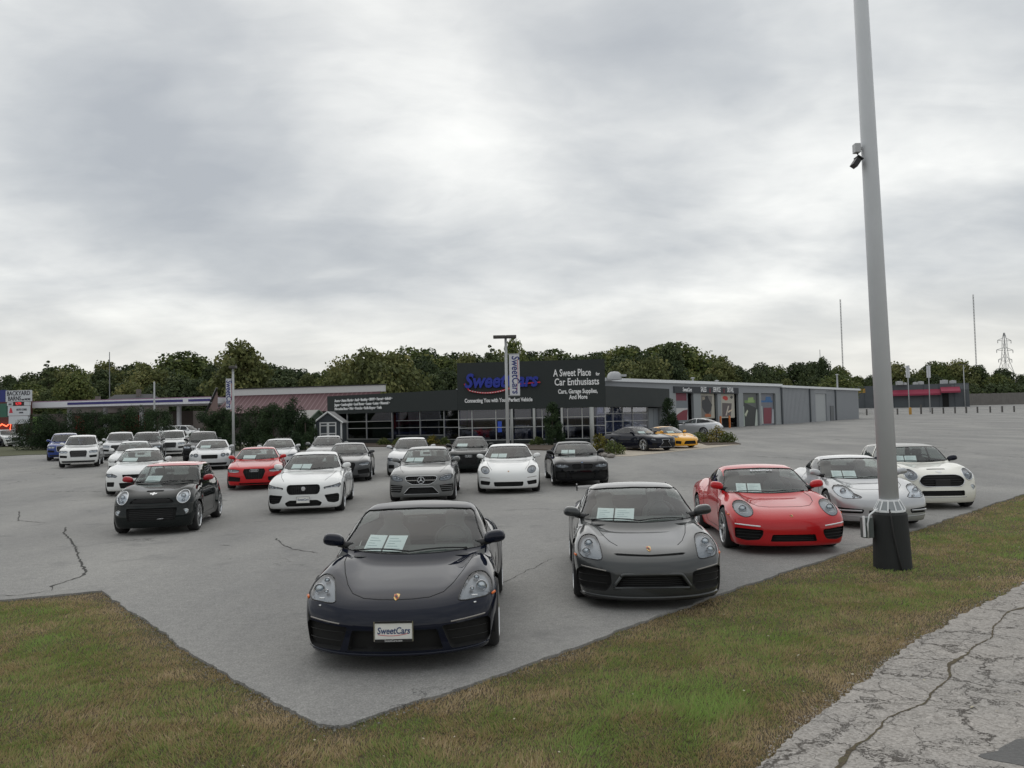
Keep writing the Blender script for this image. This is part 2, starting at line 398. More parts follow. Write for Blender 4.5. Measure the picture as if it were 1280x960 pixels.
def wheel_meshes(r, wd, style):
    k = (r, wd, style)
    if k in WHEEL: return WHEEL[k]
    rr = r * 0.76 if style != 'suv' else r * 0.70
    h = wd / 2; M = Matrix.Rotation(R(90), 4, 'Y')        # axle along x; outer face at +x
    t = MB(); t.lathe([(rr, -h), (rr + 0.02, -h * 1.02), (r - 0.03, -h), (r - 0.006, -h * 0.8), (r, -h * 0.4), (r, h * 0.4), (r - 0.006, h * 0.8), (r - 0.03, h), (rr + 0.02, h * 1.02), (rr, h)], 36, M)
    ty = bpy.data.meshes.new('tyre'); ty.from_pydata(t.v, [], t.f); ty.materials.append(simple('tyre rubber', (0.022, 0.022, 0.023), 0.75)); ty.polygons.foreach_set('use_smooth', [True] * len(ty.polygons))
    q = MB(); q.lathe([(rr + 0.004, h), (rr - 0.012, h + 0.004), (rr - 0.022, h - 0.02), (rr - 0.03, -h)], 36, M)
    ns = {'five': 5, 'ten': 10, 'twin': 5, 'suv': 6, 'mini': 8}[style]
    for i in range(ns):
        for dd in ((-0.16, 0.16) if style == 'twin' else (0,)):
            a = 2 * math.pi * (i / ns) + dd
            wd_ = {'five': 0.045, 'ten': 0.02, 'twin': 0.02, 'suv': 0.04, 'mini': 0.022}[style]
            a0 = 2 * math.pi * (i / ns) + dd * 0.4
            er = Vector((0, math.cos(a), math.sin(a))); e0 = Vector((0, math.cos(a0), math.sin(a0))); et = Vector((0, -math.sin(a), math.cos(a)))
            p0 = e0 * 0.045; p1 = er * (rr - 0.012)
            vs = []
            for p, ww, xo in ((p0, wd_ * 0.9, h - 0.03), (p1, wd_ * 1.25, h - 0.004)):
                for sx, st in ((0, -1), (0, 1), (-0.035, 1), (-0.035, -1)): vs.append(p + et * ww * st * 0.8 + Vector((xo + sx, 0, 0)))
            q.add(vs, [(0, 1, 5, 4), (1, 2, 6, 5), (2, 3, 7, 6), (3, 0, 4, 7)])
    q.lathe([(0.06, h - 0.05), (0.06, h - 0.02), (0.045, h - 0.01), (0.0, h - 0.008)], 16, M)
    rm = bpy.data.meshes.new('rim'); rm.from_pydata(q.v, [], q.f)
    dsc = MB(); dsc.lathe([(0.0, h * 0.1), (rr * 0.82, h * 0.1), (rr * 0.82, h * -0.1), (0, h * -0.1)], 24, M); dsc.lathe([(rr - 0.03, -h * 0.2), (0.0, -h * 0.2)], 24, M, 1)
    dm = bpy.data.meshes.new('wheel'); dm.from_pydata(dsc.v, [], dsc.f); dm.materials.append(simple('brake steel', (0.25, 0.25, 0.25), 0.35, 0.9)); dm.materials.append(simple('dark well', (0.012, 0.012, 0.012), 0.9)); dm.polygons.foreach_set('material_index', dsc.m)
    WHEEL[k] = (ty, rm, dm); return WHEEL[k]
BLK = lambda: simple('black trim plastic', (0.012, 0.012, 0.013), 0.45)
DARK = lambda: simple('dark well', (0.012, 0.012, 0.012), 0.9)
GRAPH = lambda: simple('panel shut line', (0.008, 0.008, 0.008), 0.8)
CHR = lambda: simple('chrome trim', (0.62, 0.63, 0.64), 0.12, 1.0, 0.02)
def build_car(P, paintm, roofm=None, mirrorm=None, loc=(0, 0, 0), yaw=0.0, name='parked_car', label='', group=None, lod=0):
    Lc, hw = P['L'], P['W'] / 2; f = car_field(P)
    h = P.get('cell', 0.042)
    V, F = surface_nets(f, (-0.1, -hw - 0.12 + 0.013, P['zb'] - 0.1), (Lc + 0.1, hw + 0.12, P['H'] + 0.1), h)
    bm = bmesh.new(); vv = [bm.verts.new(p) for p in V]
    for q in F:
        try: bm.faces.new([vv[i] for i in q])
        except ValueError: pass
    bm.normal_update()
    # outward normals: the belly must face down
    if sum(f_.normal.z * f_.calc_area() for f_ in bm.faces if f_.calc_center_median().z < P['zb'] + 0.04) > 0:
        bmesh.ops.reverse_faces(bm, faces=bm.faces[:])
    bm.normal_update()
    bvh = BVHTree.FromBMesh(bm)
    root = empty(name, loc, yaw, label, 'car', group)
    def T(v): return Vector((v[1], v[0] - Lc / 2, v[2]))     # the nose faces local -Y
    def put(nm, vs, fs, mat, parent=root, smooth=True):
        if not fs: return None
        me = bpy.data.meshes.new(nm); me.from_pydata([T(v) for v in vs], [], [list(q_)[::-1] for q_ in fs]); me.materials.append(mat)
        me.polygons.foreach_set('use_smooth', [smooth] * len(me.polygons)); me.update(); return link(nm, me, parent)
    def on(ax, a, b, off=0.0, side=1):                       # a point of the body surface, seen from the front / side / top
        if ax == 'f': o, d = Vector((-1, a, b)), Vector((1, 0, 0))
        elif ax == 's': o, d = Vector((a, 3 * side, b)), Vector((0, -side, 0))
        else: o, d = Vector((a, b, 3)), Vector((0, 0, -1))
        hit = bvh.ray_cast(o, d)
        if hit[0] is None: return None
        return hit[0] + hit[1] * off
    front = lambda f_, c: f_.normal.x < -0.12 and c.x < P['um'] + 0.1
    lowfront = lambda f_, c: f_.normal.x < -0.02 and c.x < P['oh'] + 0.35
    def side(sg): return lambda f_, c: c.y * sg > 0.35 and f_.normal.y * sg > 0.25
    rear = lambda f_, c: f_.normal.x > 0.02 and f_.normal.z > .1 and c.x > P['um'] + 0.2
    belt = P['belt']
    GL = glassm('car glass', (.70, .78, .75), 1.05); SG = glassm('side glass', (0.38, 0.42, 0.42))
    # wheel arches
    uw = (P['oh'], P['oh'] + P['wb']); wr = P['wr']; yo = P.get('track', hw - 0.015)
    tw = P.get('tw', 0.235)
    for sg in (1, -1):
        for u0 in uw:
            ar = wr + P.get('gap', 0.045)
            pol = [(u0 + ar * math.cos(t), wr + ar * math.sin(t)) for t in [math.pi * k / 18 for k in range(-2, 21)]] + [(u0 - ar, P['zb'] - 0.1), (u0 + ar, P['zb'] - 0.1)]
            fs = cut(bm, pol, 's', lambda f_, c: c.y * sg > hw - 0.34)
            bmesh.ops.delete(bm, geom=fs, context='FACES')
    bm.normal_update()
    for sg in (1, -1):
        for u0 in uw:
            ln = MB()
            ar = wr + P.get('gap', 0.045) + 0.004; n = 16
            vs = []; fs = []
            for yy_ in (hw - 0.045, hw - 0.40):
                for k in range(n + 1):
                    t = math.pi * (-0.1 + 1.2 * k / n); vs.append((u0 + ar * math.cos(t), sg * yy_, wr + ar * math.sin(t)))
            for k in range(n): fs.append((k, k + 1, n + 2 + k, n + 1 + k))
            fs.append(tuple(range(n + 1, 2 * n + 2)))
            ln.add([T(v) for v in vs], fs); ln.build('wheel_arch_liner', DARK(), root)
    ty, rm, dm = wheel_meshes(wr, tw, P.get('rim', 'five')); rimm = P.get('rimm') or simple('silver alloy', (0.55, 0.56, 0.57), 0.25, 0.9)
    if not rm.materials: rm.materials.append(rimm)
    for sg in (1, -1):
        for u0 in uw:
            wo = link('wheel', dm, root); wo.location = T((u0, sg * (yo - tw / 2), wr))
            wo.rotation_euler = (random.uniform(0, 6), 0, 0 if sg > 0 else math.pi)
            link('tyre', ty, wo); ro = link('rim', rm, wo)
            if rm.materials[0] != rimm: ro.material_slots[0].link = 'OBJECT'; ro.material_slots[0].material = rimm
    # glazing
    def glaze(nm, pol, ax, cond, g, frame=0.016):
        fs = cut(bm, pol, ax, cond)
        if not fs: return
        bm.normal_update()
        c = sum((f_.calc_center_median() for f_ in fs), Vector()) / len(fs)
        v_, f_ = pull(bm, fs, off=-0.006, rim=False); put(nm, v_, f_, g)
        bm.normal_update()
    glaze('windscreen', P['ws'], 'f', lambda f_, c: front(f_, c) and c.z > P['ws_z'] - 0.05 and c.x > P['wsu'] - 0.25, GL)
    for sg in (1, -1):
        for wp in P['sw']: glaze('side_window', wp, 's', side(sg), SG)
    if P.get('rw'): glaze('rear_window', P['rw'], 'f', rear, SG)
    if roofm:                                   # contrasting roof: faces above the gutter line
        rp = P['roofcut']; fs = cut(bm, rp, 's', lambda f_, c: c.z > belt + 0.1)
        v_, f_ = pull(bm, fs, off=0.0, rim=False); put('roof', v_, f_, roofm); bm.normal_update()
    # features of the nose
    for ft in P['feat']:
        kind, pol = ft[0], ft[1]; opt = ft[2] if len(ft) > 2 else {}
        mats = {'intake': DARK(), 'grille': DARK(), 'trim': BLK(), 'chrome': CHR(), 'badgeplate': BLK()}
        ax = opt.get('ax', 'f')
        pols = [pol] if opt.get('c') else [pol, mirror(pol) if ax == 'f' else (mirror_t(pol) if ax == 't' else pol)]
        for pi, pp in enumerate(pols):
            sgn = 1 if pi == 0 else -1
            if ax == 'f': cond = lowfront if not opt.get('rear') else rear
            elif ax == 't': cond = lambda f_, c: f_.normal.z > 0.3 and c.z > 0.4
            else: cond = side(sgn)
            if not opt.get('c') and ax == 'f': cond = (lambda cnd, s_: (lambda f_, c: cnd(f_, c) and c.y * s_ > -0.02))(cond, sgn)
            fs = cut(bm, pp, ax, cond)
            if not fs: continue
            bm.normal_update()
            if kind == 'headlight':
                # lens outline is kept as clear cover, the bowl sits behind it
                rec = Vector((opt.get('d', 0.05), 0, -0.01))
                v_, f_ = pull(bm, fs, vec=rec, rim=True, keep=True)
                bowl = put('headlight', v_, f_, opt.get('mat') or simple('lamp bowl', (0.24, 0.25, 0.26), 0.3, 0.6))
                tg = sum((Vector(v) for v in v_), Vector()) / len(v_)
                for (cy, cz, rr_) in opt.get('lamps', []):
                    b2 = MB()
                    p = on('f', sgn * cy, cz)
                    if p is None: continue
                    p = T(p + Vector((0.012, 0, 0))); Mx = Matrix.Translation(p) @ Matrix.Rotation(R(90), 4, 'X')
                    b2.lathe([(rr_, -0.02), (rr_ * 1.06, 0.004), (rr_ * 0.9, 0.006), (rr_ * 0.8, -0.01)], 20, Mx, 0)
                    b2.lathe([(rr_ * 0.8, -0.012), (rr_ * 0.6, 0.004), (rr_ * 0.3, 0.011), (0.0, 0.013)], 16, Mx, 1)
                    b2.build('projector_lamp', [simple('lamp ring', (0.5, 0.5, 0.52), 0.15, 1.0), simple('lamp bulb glass', (0.55, 0.6, 0.64), 0.08, 0.3)], bowl, True)
                if 'strip' in opt:
                    pts = [on('f', sgn * a, b, 0.002) for a, b in opt['strip']]; pts = [T(p) for p in pts if p is not None]
                    if len(pts) > 1: m_ = MB(); m_.tube(pts, opt.get('sr', 0.008), 6); m_.build('running_light', simple('white lamp strip', (0.85, 0.86, 0.88), 0.25), bowl, True)
                rp_ = [on('f', a, b, 0.0) for a, b in pp + [pp[0]]]; rp_ = [T(p) for p in rp_ if p is not None]
                m_ = MB(); m_.tube(rp_, .010 if opt.get('ring') else .0065, 6); m_.build('headlight_ring', CHR() if opt.get('ring') else BLK(), bowl, True)
                v_, f_ = pull(bm, fs, off=-0.001, rim=False)
                put('lens', v_, f_, glassm('lamp cover', (0.82, 0.85, 0.88), 1.0, 0.02, 1.45), bowl)
            else:
                dpt = opt.get('d', 0.05 if kind in ('intake', 'grille') else -0.004)
                if kind in ('intake', 'grille'):
                    v_, f_ = pull(bm, fs, vec=Vector((dpt, 0, 0)), rim=True)
                elif kind == 'scoop': v_, f_ = pull(bm, fs, vec=Vector((0.02, 0, -0.03)), rim=True)
                else: v_, f_ = pull(bm, fs, off=-dpt, rim=True)
                nm = opt.get('nm') or {'intake': 'air_intake', 'grille': 'grille', 'scoop': 'hood_scoop'}.get(kind, 'trim_panel')
                g = put(nm, v_, f_, opt.get('mat') or mats.get(kind) or DARK())
                # mesh or bars inside the opening, following its bounds
                if opt.get('bars'):
                    xs = [p[0] for p in pp]; zs = [p[1] for p in pp]; b3 = MB(); nb = opt['bars']
                    for i in range(nb):
                        zb_ = min(zs) + (max(zs) - min(zs)) * (i + 1) / (nb + 1)
                        run = []; K = 14
                        for k in range(K + 1):
                            a_ = min(xs) + (max(xs) - min(xs)) * k / K
                            if inpoly(a_, zb_, pp): 
                                p = on('f', a_, zb_, 0)
                                if p is not None: run.append(T(p + Vector((opt.get('bd', 0.02), 0, 0))))
                        if len(run) > 1: b3.tube(run, opt.get('br', 0.005), 5)
                    if b3.v: b3.build('grille_bars', opt.get('bmat') or BLK(), g, True)['kind'] = 'stuff'
                if opt.get('vbars'):
                    xs = [p[0] for p in pp]; zs = [p[1] for p in pp]; b3 = MB(); nb = opt['vbars']
                    for i in range(nb):
                        a_ = min(xs) + (max(xs) - min(xs)) * (i + 1) / (nb + 1); run = []
                        for k in range(9):
                            z_ = min(zs) + (max(zs) - min(zs)) * k / 8
                            if inpoly(a_, z_, pp):
                                p = on('f', a_, z_, 0)
                                if p is not None: run.append(T(p + Vector((0.015, 0, 0))))
                        if len(run) > 1: b3.tube(run, 0.006, 5)
                    if b3.v: b3.build('grille_bars', opt.get('bmat') or BLK(), g, True)['kind'] = 'stuff'
                if opt.get('ring'):
                    rp_ = [on('f', a, b, 0.002) for a, b in pp + [pp[0]]]; rp_ = [T(p) for p in rp_ if p is not None]
                    m_ = MB(); m_.tube(rp_, opt.get('rr', 0.009), 6); m_.build('grille_frame', opt.get('rmat') or CHR(), g, True)
    # seams, mouldings, wipers: thin lines laid on the skin
    def line(nm, ax, pts, r, mat, sgs=(1, -1), off=0.0, parent=root, dens=0.05):
        runs = []
        for sg in sgs:
            run = []
            for i in range(len(pts) - 1):
                (a0, b0), (a1, b1) = pts[i], pts[i + 1]; K = max(1, int(math.hypot(a1 - a0, b1 - b0) / dens))
                for k in range(K + (i == len(pts) - 2)):
                    t = k / K; a_ = a0 + (a1 - a0) * t; b_ = b0 + (b1 - b0) * t
                    if ax == 'f': a_ *= sg
                    if ax == 't': b_ *= sg
                    p = on(ax, a_, b_, off, sg)
                    if p is not None: run.append(T(p))
            if len(run) > 1: runs.append(run)
        if len(runs) == 2:
            if (runs[0][0] - runs[1][0]).length < .02: runs = [runs[1][::-1] + runs[0][1:]]
            elif (runs[0][-1] - runs[1][-1]).length < .02: runs = [runs[0] + runs[1][::-1][1:]]
        for run in runs: m_ = MB(); m_.tube(run, r, 5); ob_ = m_.build(nm, mat, parent, True)
        return None
    if lod < 2:
        for (ax, pts) in P.get('seams', []): line('panel_gap', ax, pts, 0.0048 if lod == 0 else 0.005, GRAPH(), off=-0.001)
    for (nm, ax, pts, r, mt, sgs) in P.get('lines', []): line(nm, ax, pts, r, mt, sgs)
    w_ = P['ws']; zlo = min(p[1] for p in w_)
    # window surround
    line('windscreen_seal', 'f', [p for p in w_] + [w_[0]], 0.007, BLK(), (1,))
    # body skin
    me = bpy.data.meshes.new('body')
    for v in bm.verts: v.co = T(v.co)
    bmesh.ops.reverse_faces(bm, faces=bm.faces[:])
    bm.to_mesh(me); me.materials.append(paintm); me.polygons.foreach_set('use_smooth', [True] * len(me.polygons)); me.update()
    link('body', me, root)
    # lining of the cabin
    lv = []; lf = []; mpv = {}
    bm.normal_update()
    for f_ in bm.faces:
        c = f_.calc_center_median()
        if c.z > 0.55:
            ids = []
            for v in f_.verts:
                if v not in mpv: mpv[v] = len(lv); lv.append(v.co - v.normal * 0.014)
                ids.append(mpv[v])
            lf.append(ids)
    lm = bpy.data.meshes.new('cabin_lining'); lm.from_pydata(lv, [], lf); lm.materials.append(P.get('lining') or simple('cabin lining', (0.055, 0.056, 0.058), 0.85)); lm.polygons.foreach_set('use_smooth', [True] * len(lm.polygons)); link('cabin_lining', lm, root)
    bm.free()
    # cabin
    seatm = P.get('seatm') or simple('seat leather', (0.12, 0.122, 0.12), 0.6)
    us = P['wsu']; fl_ = 0.30; dm_ = simple('dashboard', (0.05, 0.054, 0.054), 0.7)
    d_ = MB(); zt = belt - 0.015
    d_.add([T(v) for v in [(us - 0.02, -hw + .16, zt - .05), (us - 0.02, hw - .16, zt - .05), (us + 0.42, hw - .16, zt), (us + 0.42, -hw + .16, zt), (us + .55, hw - .16, zt - .1), (us + .55, -hw + .16, zt - .1), (us + .5, hw - .16, .35), (us + .5, -hw + .16, .35)]],
           [(0, 1, 2, 3), (3, 2, 4, 5), (5, 4, 6, 7)])
    d_.box(-hw + .13, hw - .13, us - Lc / 2, P['ue'] - Lc / 2, 0.27, 0.31)
    d_.build('dashboard', dm_, root)
    def seat(y0, u0):
        m_ = MB(); w2 = .23
        def ring(u_, z_, w_2, t_): return [(y0 - w_2, u_, z_), (y0 + w_2, u_, z_), (y0 + w_2 * .9, u_ + t_, z_), (y0 - w_2 * .9, u_ + t_, z_)]
        sec_ = [(0, .40, .22, .14), (.04, .62, .24, .13), (.12, .86, .20, .11), (.15, .93, .12, .1), (.155, .96, .11, .09), (.17, 1.06, .13, .09), (.18, 1.09, .09, .07)]
        hs = (P['H'] - 0.13) / 1.10
        pv = [];
        for (du, z_, w_2, t_) in sec_: pv += [Vector((a, b + u0 - Lc / 2, c * (hs if c > .5 else 1))) for a, b, c in ring(du, z_, w_2, t_)]
        fs_ = []
        for i in range(len(sec_) - 1):
            for k in range(4): fs_.append((i * 4 + k, i * 4 + (k + 1) % 4, (i + 1) * 4 + (k + 1) % 4, (i + 1) * 4 + k))
        fs_.append(tuple((len(sec_) - 1) * 4 + k for k in range(4)))
        m_.add(pv, fs_); m_.box(y0 - w2, y0 + w2, u0 - .45 - Lc / 2, u0 + .05 - Lc / 2, .32, .5)
        o = m_.build('seat', seatm, root); return bevel(o, 0.03, 2) if lod == 0 else o
    for y0 in (-.37, .37): seat(y0, P['us'])
    if P.get('rearseat'):
        m_ = MB(); m_.box(-.6, .6, P['rearseat'] - Lc / 2, P['rearseat'] + .2 - Lc / 2, .4, .9)
        for yy_ in (-.37, .37): m_.box(yy_ - .12, yy_ + .12, P['rearseat'] + .06 - Lc / 2, P['rearseat'] + .16 - Lc / 2, .93, P['H'] - .33)
        m_.build('rear_seat', seatm, root)
    sw_ = MB(); c0 = T((us + .72, .37, belt - .02)); tl = Matrix.Translation(c0) @ Matrix.Rotation(R(68), 4, 'X')
    ring_ = [tl @ Vector((.18 * math.cos(2 * math.pi * k / 20), .18 * math.sin(2 * math.pi * k / 20), 0)) for k in range(21)]
    sw_.tube(ring_, .014, 6, cap=False); sw_.box(-.17, .17, -.02, .02, -.01, .01, 0, tl); sw_.box(-.02, .02, -.17, 0, -.01, .01, 0, tl)
    sw_.build('steering_wheel', BLK(), root, True)
    # rear-view mirror on the glass
    top_ = max(p[1] for p in w_); p = on('f', 0, top_ - .06, -.06)
    if p is not None:
        m_ = MB(); pt = T(p); m_.box(pt.x - .11, pt.x + .11, pt.y, pt.y + .03, pt.z - .035, pt.z + .03); bevel(m_.build('inner_mirror', BLK(), root), .008)
    # door mirrors
    mm = mirrorm or paintm
    mu, my, mz = P['mir']
    for sg in (1, -1):
        q = MB(); n1_, n2_ = 10, 12
        vs = []
        for i in range(n1_ + 1):
            th = math.pi * i / n1_
            for k in range(n2_):
                ph = 2 * math.pi * k / n2_
                x = math.sin(th) * math.cos(ph); y_ = math.sin(th) * math.sin(ph); z_ = math.cos(th)
                x, y_, z_ = [math.copysign(abs(c) ** 0.75, c) for c in (x, y_, z_)]
                sx = .115 * (1 - .12 * (z_)); 
                if y_ > 0: y_ *= 0.35
                vs.append(Vector((sg * (my + .085) + x * sx, mu - Lc / 2 + y_ * .10, mz + .035 + z_ * .068 + x * sg * .012)))
        fs = [(i * n2_ + k, i * n2_ + (k + 1) % n2_, (i + 1) * n2_ + (k + 1) % n2_, (i + 1) * n2_ + k) for i in range(n1_) for k in range(n2_)]
        if sg < 0: pass
        q.add(vs, fs); mo = q.build('door_mirror', mm, root, True)
        q = MB(); q.tube([(sg * (my - .14), mu + .02 - Lc / 2, mz - .05), (sg * (my + .04), mu - Lc / 2, mz - .01)], [.045, .036], 8)
        q.build('mirror_arm', BLK(), mo, True)
    # wipers
    for (y0, y1) in ((-.62, -.02), (-.02, .58)):
        q = MB()
        zl = zlo + P.get('wip', 0.012)
        pts = [on('f', y0 + (y1 - y0) * k / 6, zl + .02 * math.sin(k / 6 * 3), .012) for k in range(7)]
        pts = [T(p) for p in pts if p is not None]
        if len(pts) > 1: q.tube(pts, .008, 5); q.build('wiper', BLK(), root, True)
    # extras that sit on the nose
    for ex in P.get('extra', []): ex(root, on, T, put, line)
    # door handles
    for (hu, hz_) in P.get('handles', []):
        for sg in (1, -1):
            p = on('s', hu, hz_, .012, sg)
            if p is None: continue
            q = MB(); pt = T(p); q.box(pt.x - .012, pt.x + .012, pt.y - .09, pt.y + .09, pt.z - .014, pt.z + .014); bevel(q.build('door_handle', P.get('handlem') or paintm, root), .008)
    return root, on, T
SHEET = lambda: simple('printed paper', (0.86, 0.86, 0.90), 0.6, 0, 0.03)
def sheets(car, on, T, P, ys, label, z0=None, hgt=0.13):
    """price sheets stuck inside the windscreen"""
    out = []
    for i, (ya, yb) in enumerate(ys):
        zl = (z0 or min(p[1] for p in P['ws']) + 0.035); q = MB(); vs = []; nx_, nz_ = 4, 4; ok = True
        for d_ in (-.022, -.026):
            for b in range(nz_ + 1):
                for a in range(nx_ + 1):
                    sk = 0.04 * b / nz_ * 1
                    p = on('f', ya + (yb - ya) * a / nx_ + sk, zl + hgt * b / nz_, d_)
                    if p is None: ok = False; break
                    vs.append(T(p))
        if not ok: continue
        nn = (nx_ + 1) * (nz_ + 1)
        for s_ in (0, nn):
            q_f = [(s_ + b * (nx_ + 1) + a, s_ + b * (nx_ + 1) + a + 1, s_ + (b + 1) * (nx_ + 1) + a + 1, s_ + (b + 1) * (nx_ + 1) + a) for b in range(nz_) for a in range(nx_)]
            q.add([], []); q.f += q_f; q.m += [0] * len(q_f)
        q.v = [tuple(v) for v in vs]
        o = q.build('price_sheet', SHEET(), None); o.location = car.location; o.rotation_euler = car.rotation_euler
        # printed lines
        if P.get('cell', .042) < 0.045:
            m_ = MB()
            for r_ in range(5):
                b = (0.16 + 0.16 * r_); a0_ = 0.12; a1_ = 0.85 - (r_ * 37 % 5) * 0.09
                run = []
                for k in range(4):
                    a = a0_ + (a1_ - a0_) * k / 3; p = on('f', ya + (yb - ya) * a + 0.04 * b, zl + hgt * b, -.0205)
                    if p is not None: run.append(T(p))
                if len(run) > 1: m_.tube(run, .0022, 4)
            if m_.v: m_.build('printed_lines', simple('faded print', (0.35, 0.45, 0.5), 0.7), o)
        tag(o, label[i] if isinstance(label, (list, tuple)) else label, 'sheet', 'price sheets inside the windscreens'); out.append(o)
    return out
def flat_on(root, on, T, cy, cz, vsfs, mat, nm, off=0.004, parent=None):
    """lay a small flat badge (list of (dy,dz) outlines) on the nose"""
    q = MB()
    for poly in vsfs:
        a = []; 
        for dy, dz in poly:
            p = on('f', cy + dy, cz + dz, off)
            if p is None: return None
            a.append(T(p))
        n = len(a); back = [v + Vector((0, .006, 0)) for v in a]
        q.add(a + back, [tuple(range(n))] + [(i, (i + 1) % n, n + (i + 1) % n, n + i) for i in range(n)])
    return q.build(nm, mat, parent or root)
def plate(root, on, T, z, w=.31, hh=.155, text='SweetCars', y0=0.0, full=True, fwd=0.012):
    ps = [on('f', y0, zz_) for zz_ in (z - hh / 2, z + hh / 2)]
    u = min(p.x for p in ps if p is not None) - fwd
    q = MB(); c = T((u, y0, z)); q.box(c.x - w / 2, c.x + w / 2, c.y - .006, c.y + .01, c.z - hh / 2, c.z + hh / 2)
    pl = q.build('license_plate', simple('plate white', (0.78, 0.78, 0.74), 0.35), root)
    fm = CHR() if not full else simple('plate frame chrome', (0.5, 0.5, 0.5), 0.2, 0.9)
    f_ = MB(); t = .010
    for (a, b, c2, d) in ((-w / 2 - t, w / 2 + t, hh / 2, hh / 2 + t), (-w / 2 - t, w / 2 + t, -hh / 2 - t, -hh / 2), (-w / 2 - t, -w / 2, -hh / 2, hh / 2), (w / 2, w / 2 + t, -hh / 2, hh / 2)):
        f_.box(c.x + a, c.x + b, c.y - .012, c.y + .008, c.z + c2, c.z + d)
    f_.build('plate_frame', fm, pl)
    M = Matrix.Translation((c.x, c.y - .0075, c.z - hh * .14)) @ Matrix.Rotation(R(90), 4, 'X')
    text_on(pl, text, M, simple('plate blue ink', (0.03, 0.06, 0.16), 0.5), size=w * .245, extrude=.001, shear=.15, xs=.82, bold=.0015)
    if full:
        sw = MB(); pts = [(c.x - w * .42 + w * .8 * t_, c.y - .0085, c.z - hh * .13 - .022 * math.sin(math.pi * (t_ * .8 + .1)) + .006 * t_) for t_ in [k / 10 for k in range(11)]]
        sw.tube(pts, .0022, 4); sw.build('swoosh', simple('sign red', (0.55, 0.03, 0.05), 0.5), pl)
        b = MB(); b.box(c.x - w / 2, c.x + w / 2, c.y - .0145, c.y - .011, c.z - hh / 2 - t * 1.6, c.z - hh / 2 + t); b.box(c.x - w / 2, c.x + w / 2, c.y - .0145, c.y - .011, c.z + hh / 2 - t * .6, c.z + hh / 2 + t * 1.2)
        b.build('frame_band', BLK(), pl)
        M2 = Matrix.Translation((c.x, c.y - .0165, c.z - hh / 2 - .011)) @ Matrix.Rotation(R(90), 4, 'X')
        text_on(pl, 'SweetCars.com', M2, simple('lettering white', (0.8, 0.8, 0.8), 0.5), size=.026, extrude=.0006, xs=.95)
    return pl
# ================================================================ car shapes
def sym(p): return p + [(-a, b) for a, b in reversed(p) if a > 1e-6]
def wsp(yb, zb_c, zb_e, yt, zt_c, zt_e):      # windscreen outline seen from the front
    r_ = [(0, zb_c), (yb * .4, zb_c + (zb_e - zb_c) * .16), (yb * .75, zb_c + (zb_e - zb_c) * .56), (yb * .97, zb_e), (yb, zb_e + .02), (yt + (yb - yt) * .58, zb_e + (zt_e - zb_e) * .45), (yt + .03, zt_e - .03), (yt - .01, zt_e), (yt * .6, zt_e + (zt_c - zt_e) * .64), (0, zt_c)]
    return r_ + [(-a, b) for a, b in reversed(r_) if a > 1e-6]
PORSCHE = dict(L=4.38, W=1.80, H=1.295, zb=.14, cell=.036, oh=.93, wb=2.475, wr=.335, tw=.25, rim='five',
    top=[(0, .56), (.12, .62), (.35, .675), (.65, .725), (.95, .765), (1.3, .81), (1.6, .86), (2.2, .90), (3.0, .91), (3.7, .92), (4.1, .90), (4.38, .82)],
    sec=[(.12, .07), (.25, .035), (.4, .01), (.6, 0), (.75, .015), (.86, .07), (.95, .16)],
    plan=[(0, .05), (.5, .02), (.93, 0), (1.7, .035), (2.4, .045), (3.0, .01), (3.5, 0), (4.38, .06)],
    nose=[(.1, .10), (.16, .035), (.24, .015), (.38, 0), (.46, .005), (.56, .05), (.64, .14), (.72, .3), (.85, .6)], cn=.40, pn=2.6,
    tail=[(.12, .12), (.3, .02), (.6, 0), (.85, .06), (.95, .12)], fender=(.085, .70, .17, .62), haunch=.05,
    roof=[(.7, .58), (1.16, .825), (1.5, 1.0), (2.0, 1.205), (2.25, 1.268), (2.5, 1.293), (2.8, 1.27), (3.2, 1.17), (3.7, 1.0), (4.1, .86), (4.4, .6)],
    side=[(.7, .08), (.90, .12), (1.05, .18), (1.2, .27), (1.3, .36)], gplan=[(0, 0), (2.6, 0), (3.4, .12), (4.2, .34)], um=2.45, belt=.90,
    ws=wsp(.765, .862, .885, .60, 1.243, 1.215), ws_z=.82, wsu=1.30, gcrown=.035, bow=.26,
    sw=[rnd([(1.72, .985), (2.16, 1.17), (2.42, 1.215), (2.85, 1.20), (3.12, 1.13), (3.30, 1.0)], .05)],
    rw=wsp(.48, .99, .99, .42, 1.2, 1.19), mir=(1.62, .785, .94), us=2.45, ue=3.1, k1=.11, k2=.08)
def hood_t(pts): return [('t', pts)]
CAYMAN = dict(PORSCHE)
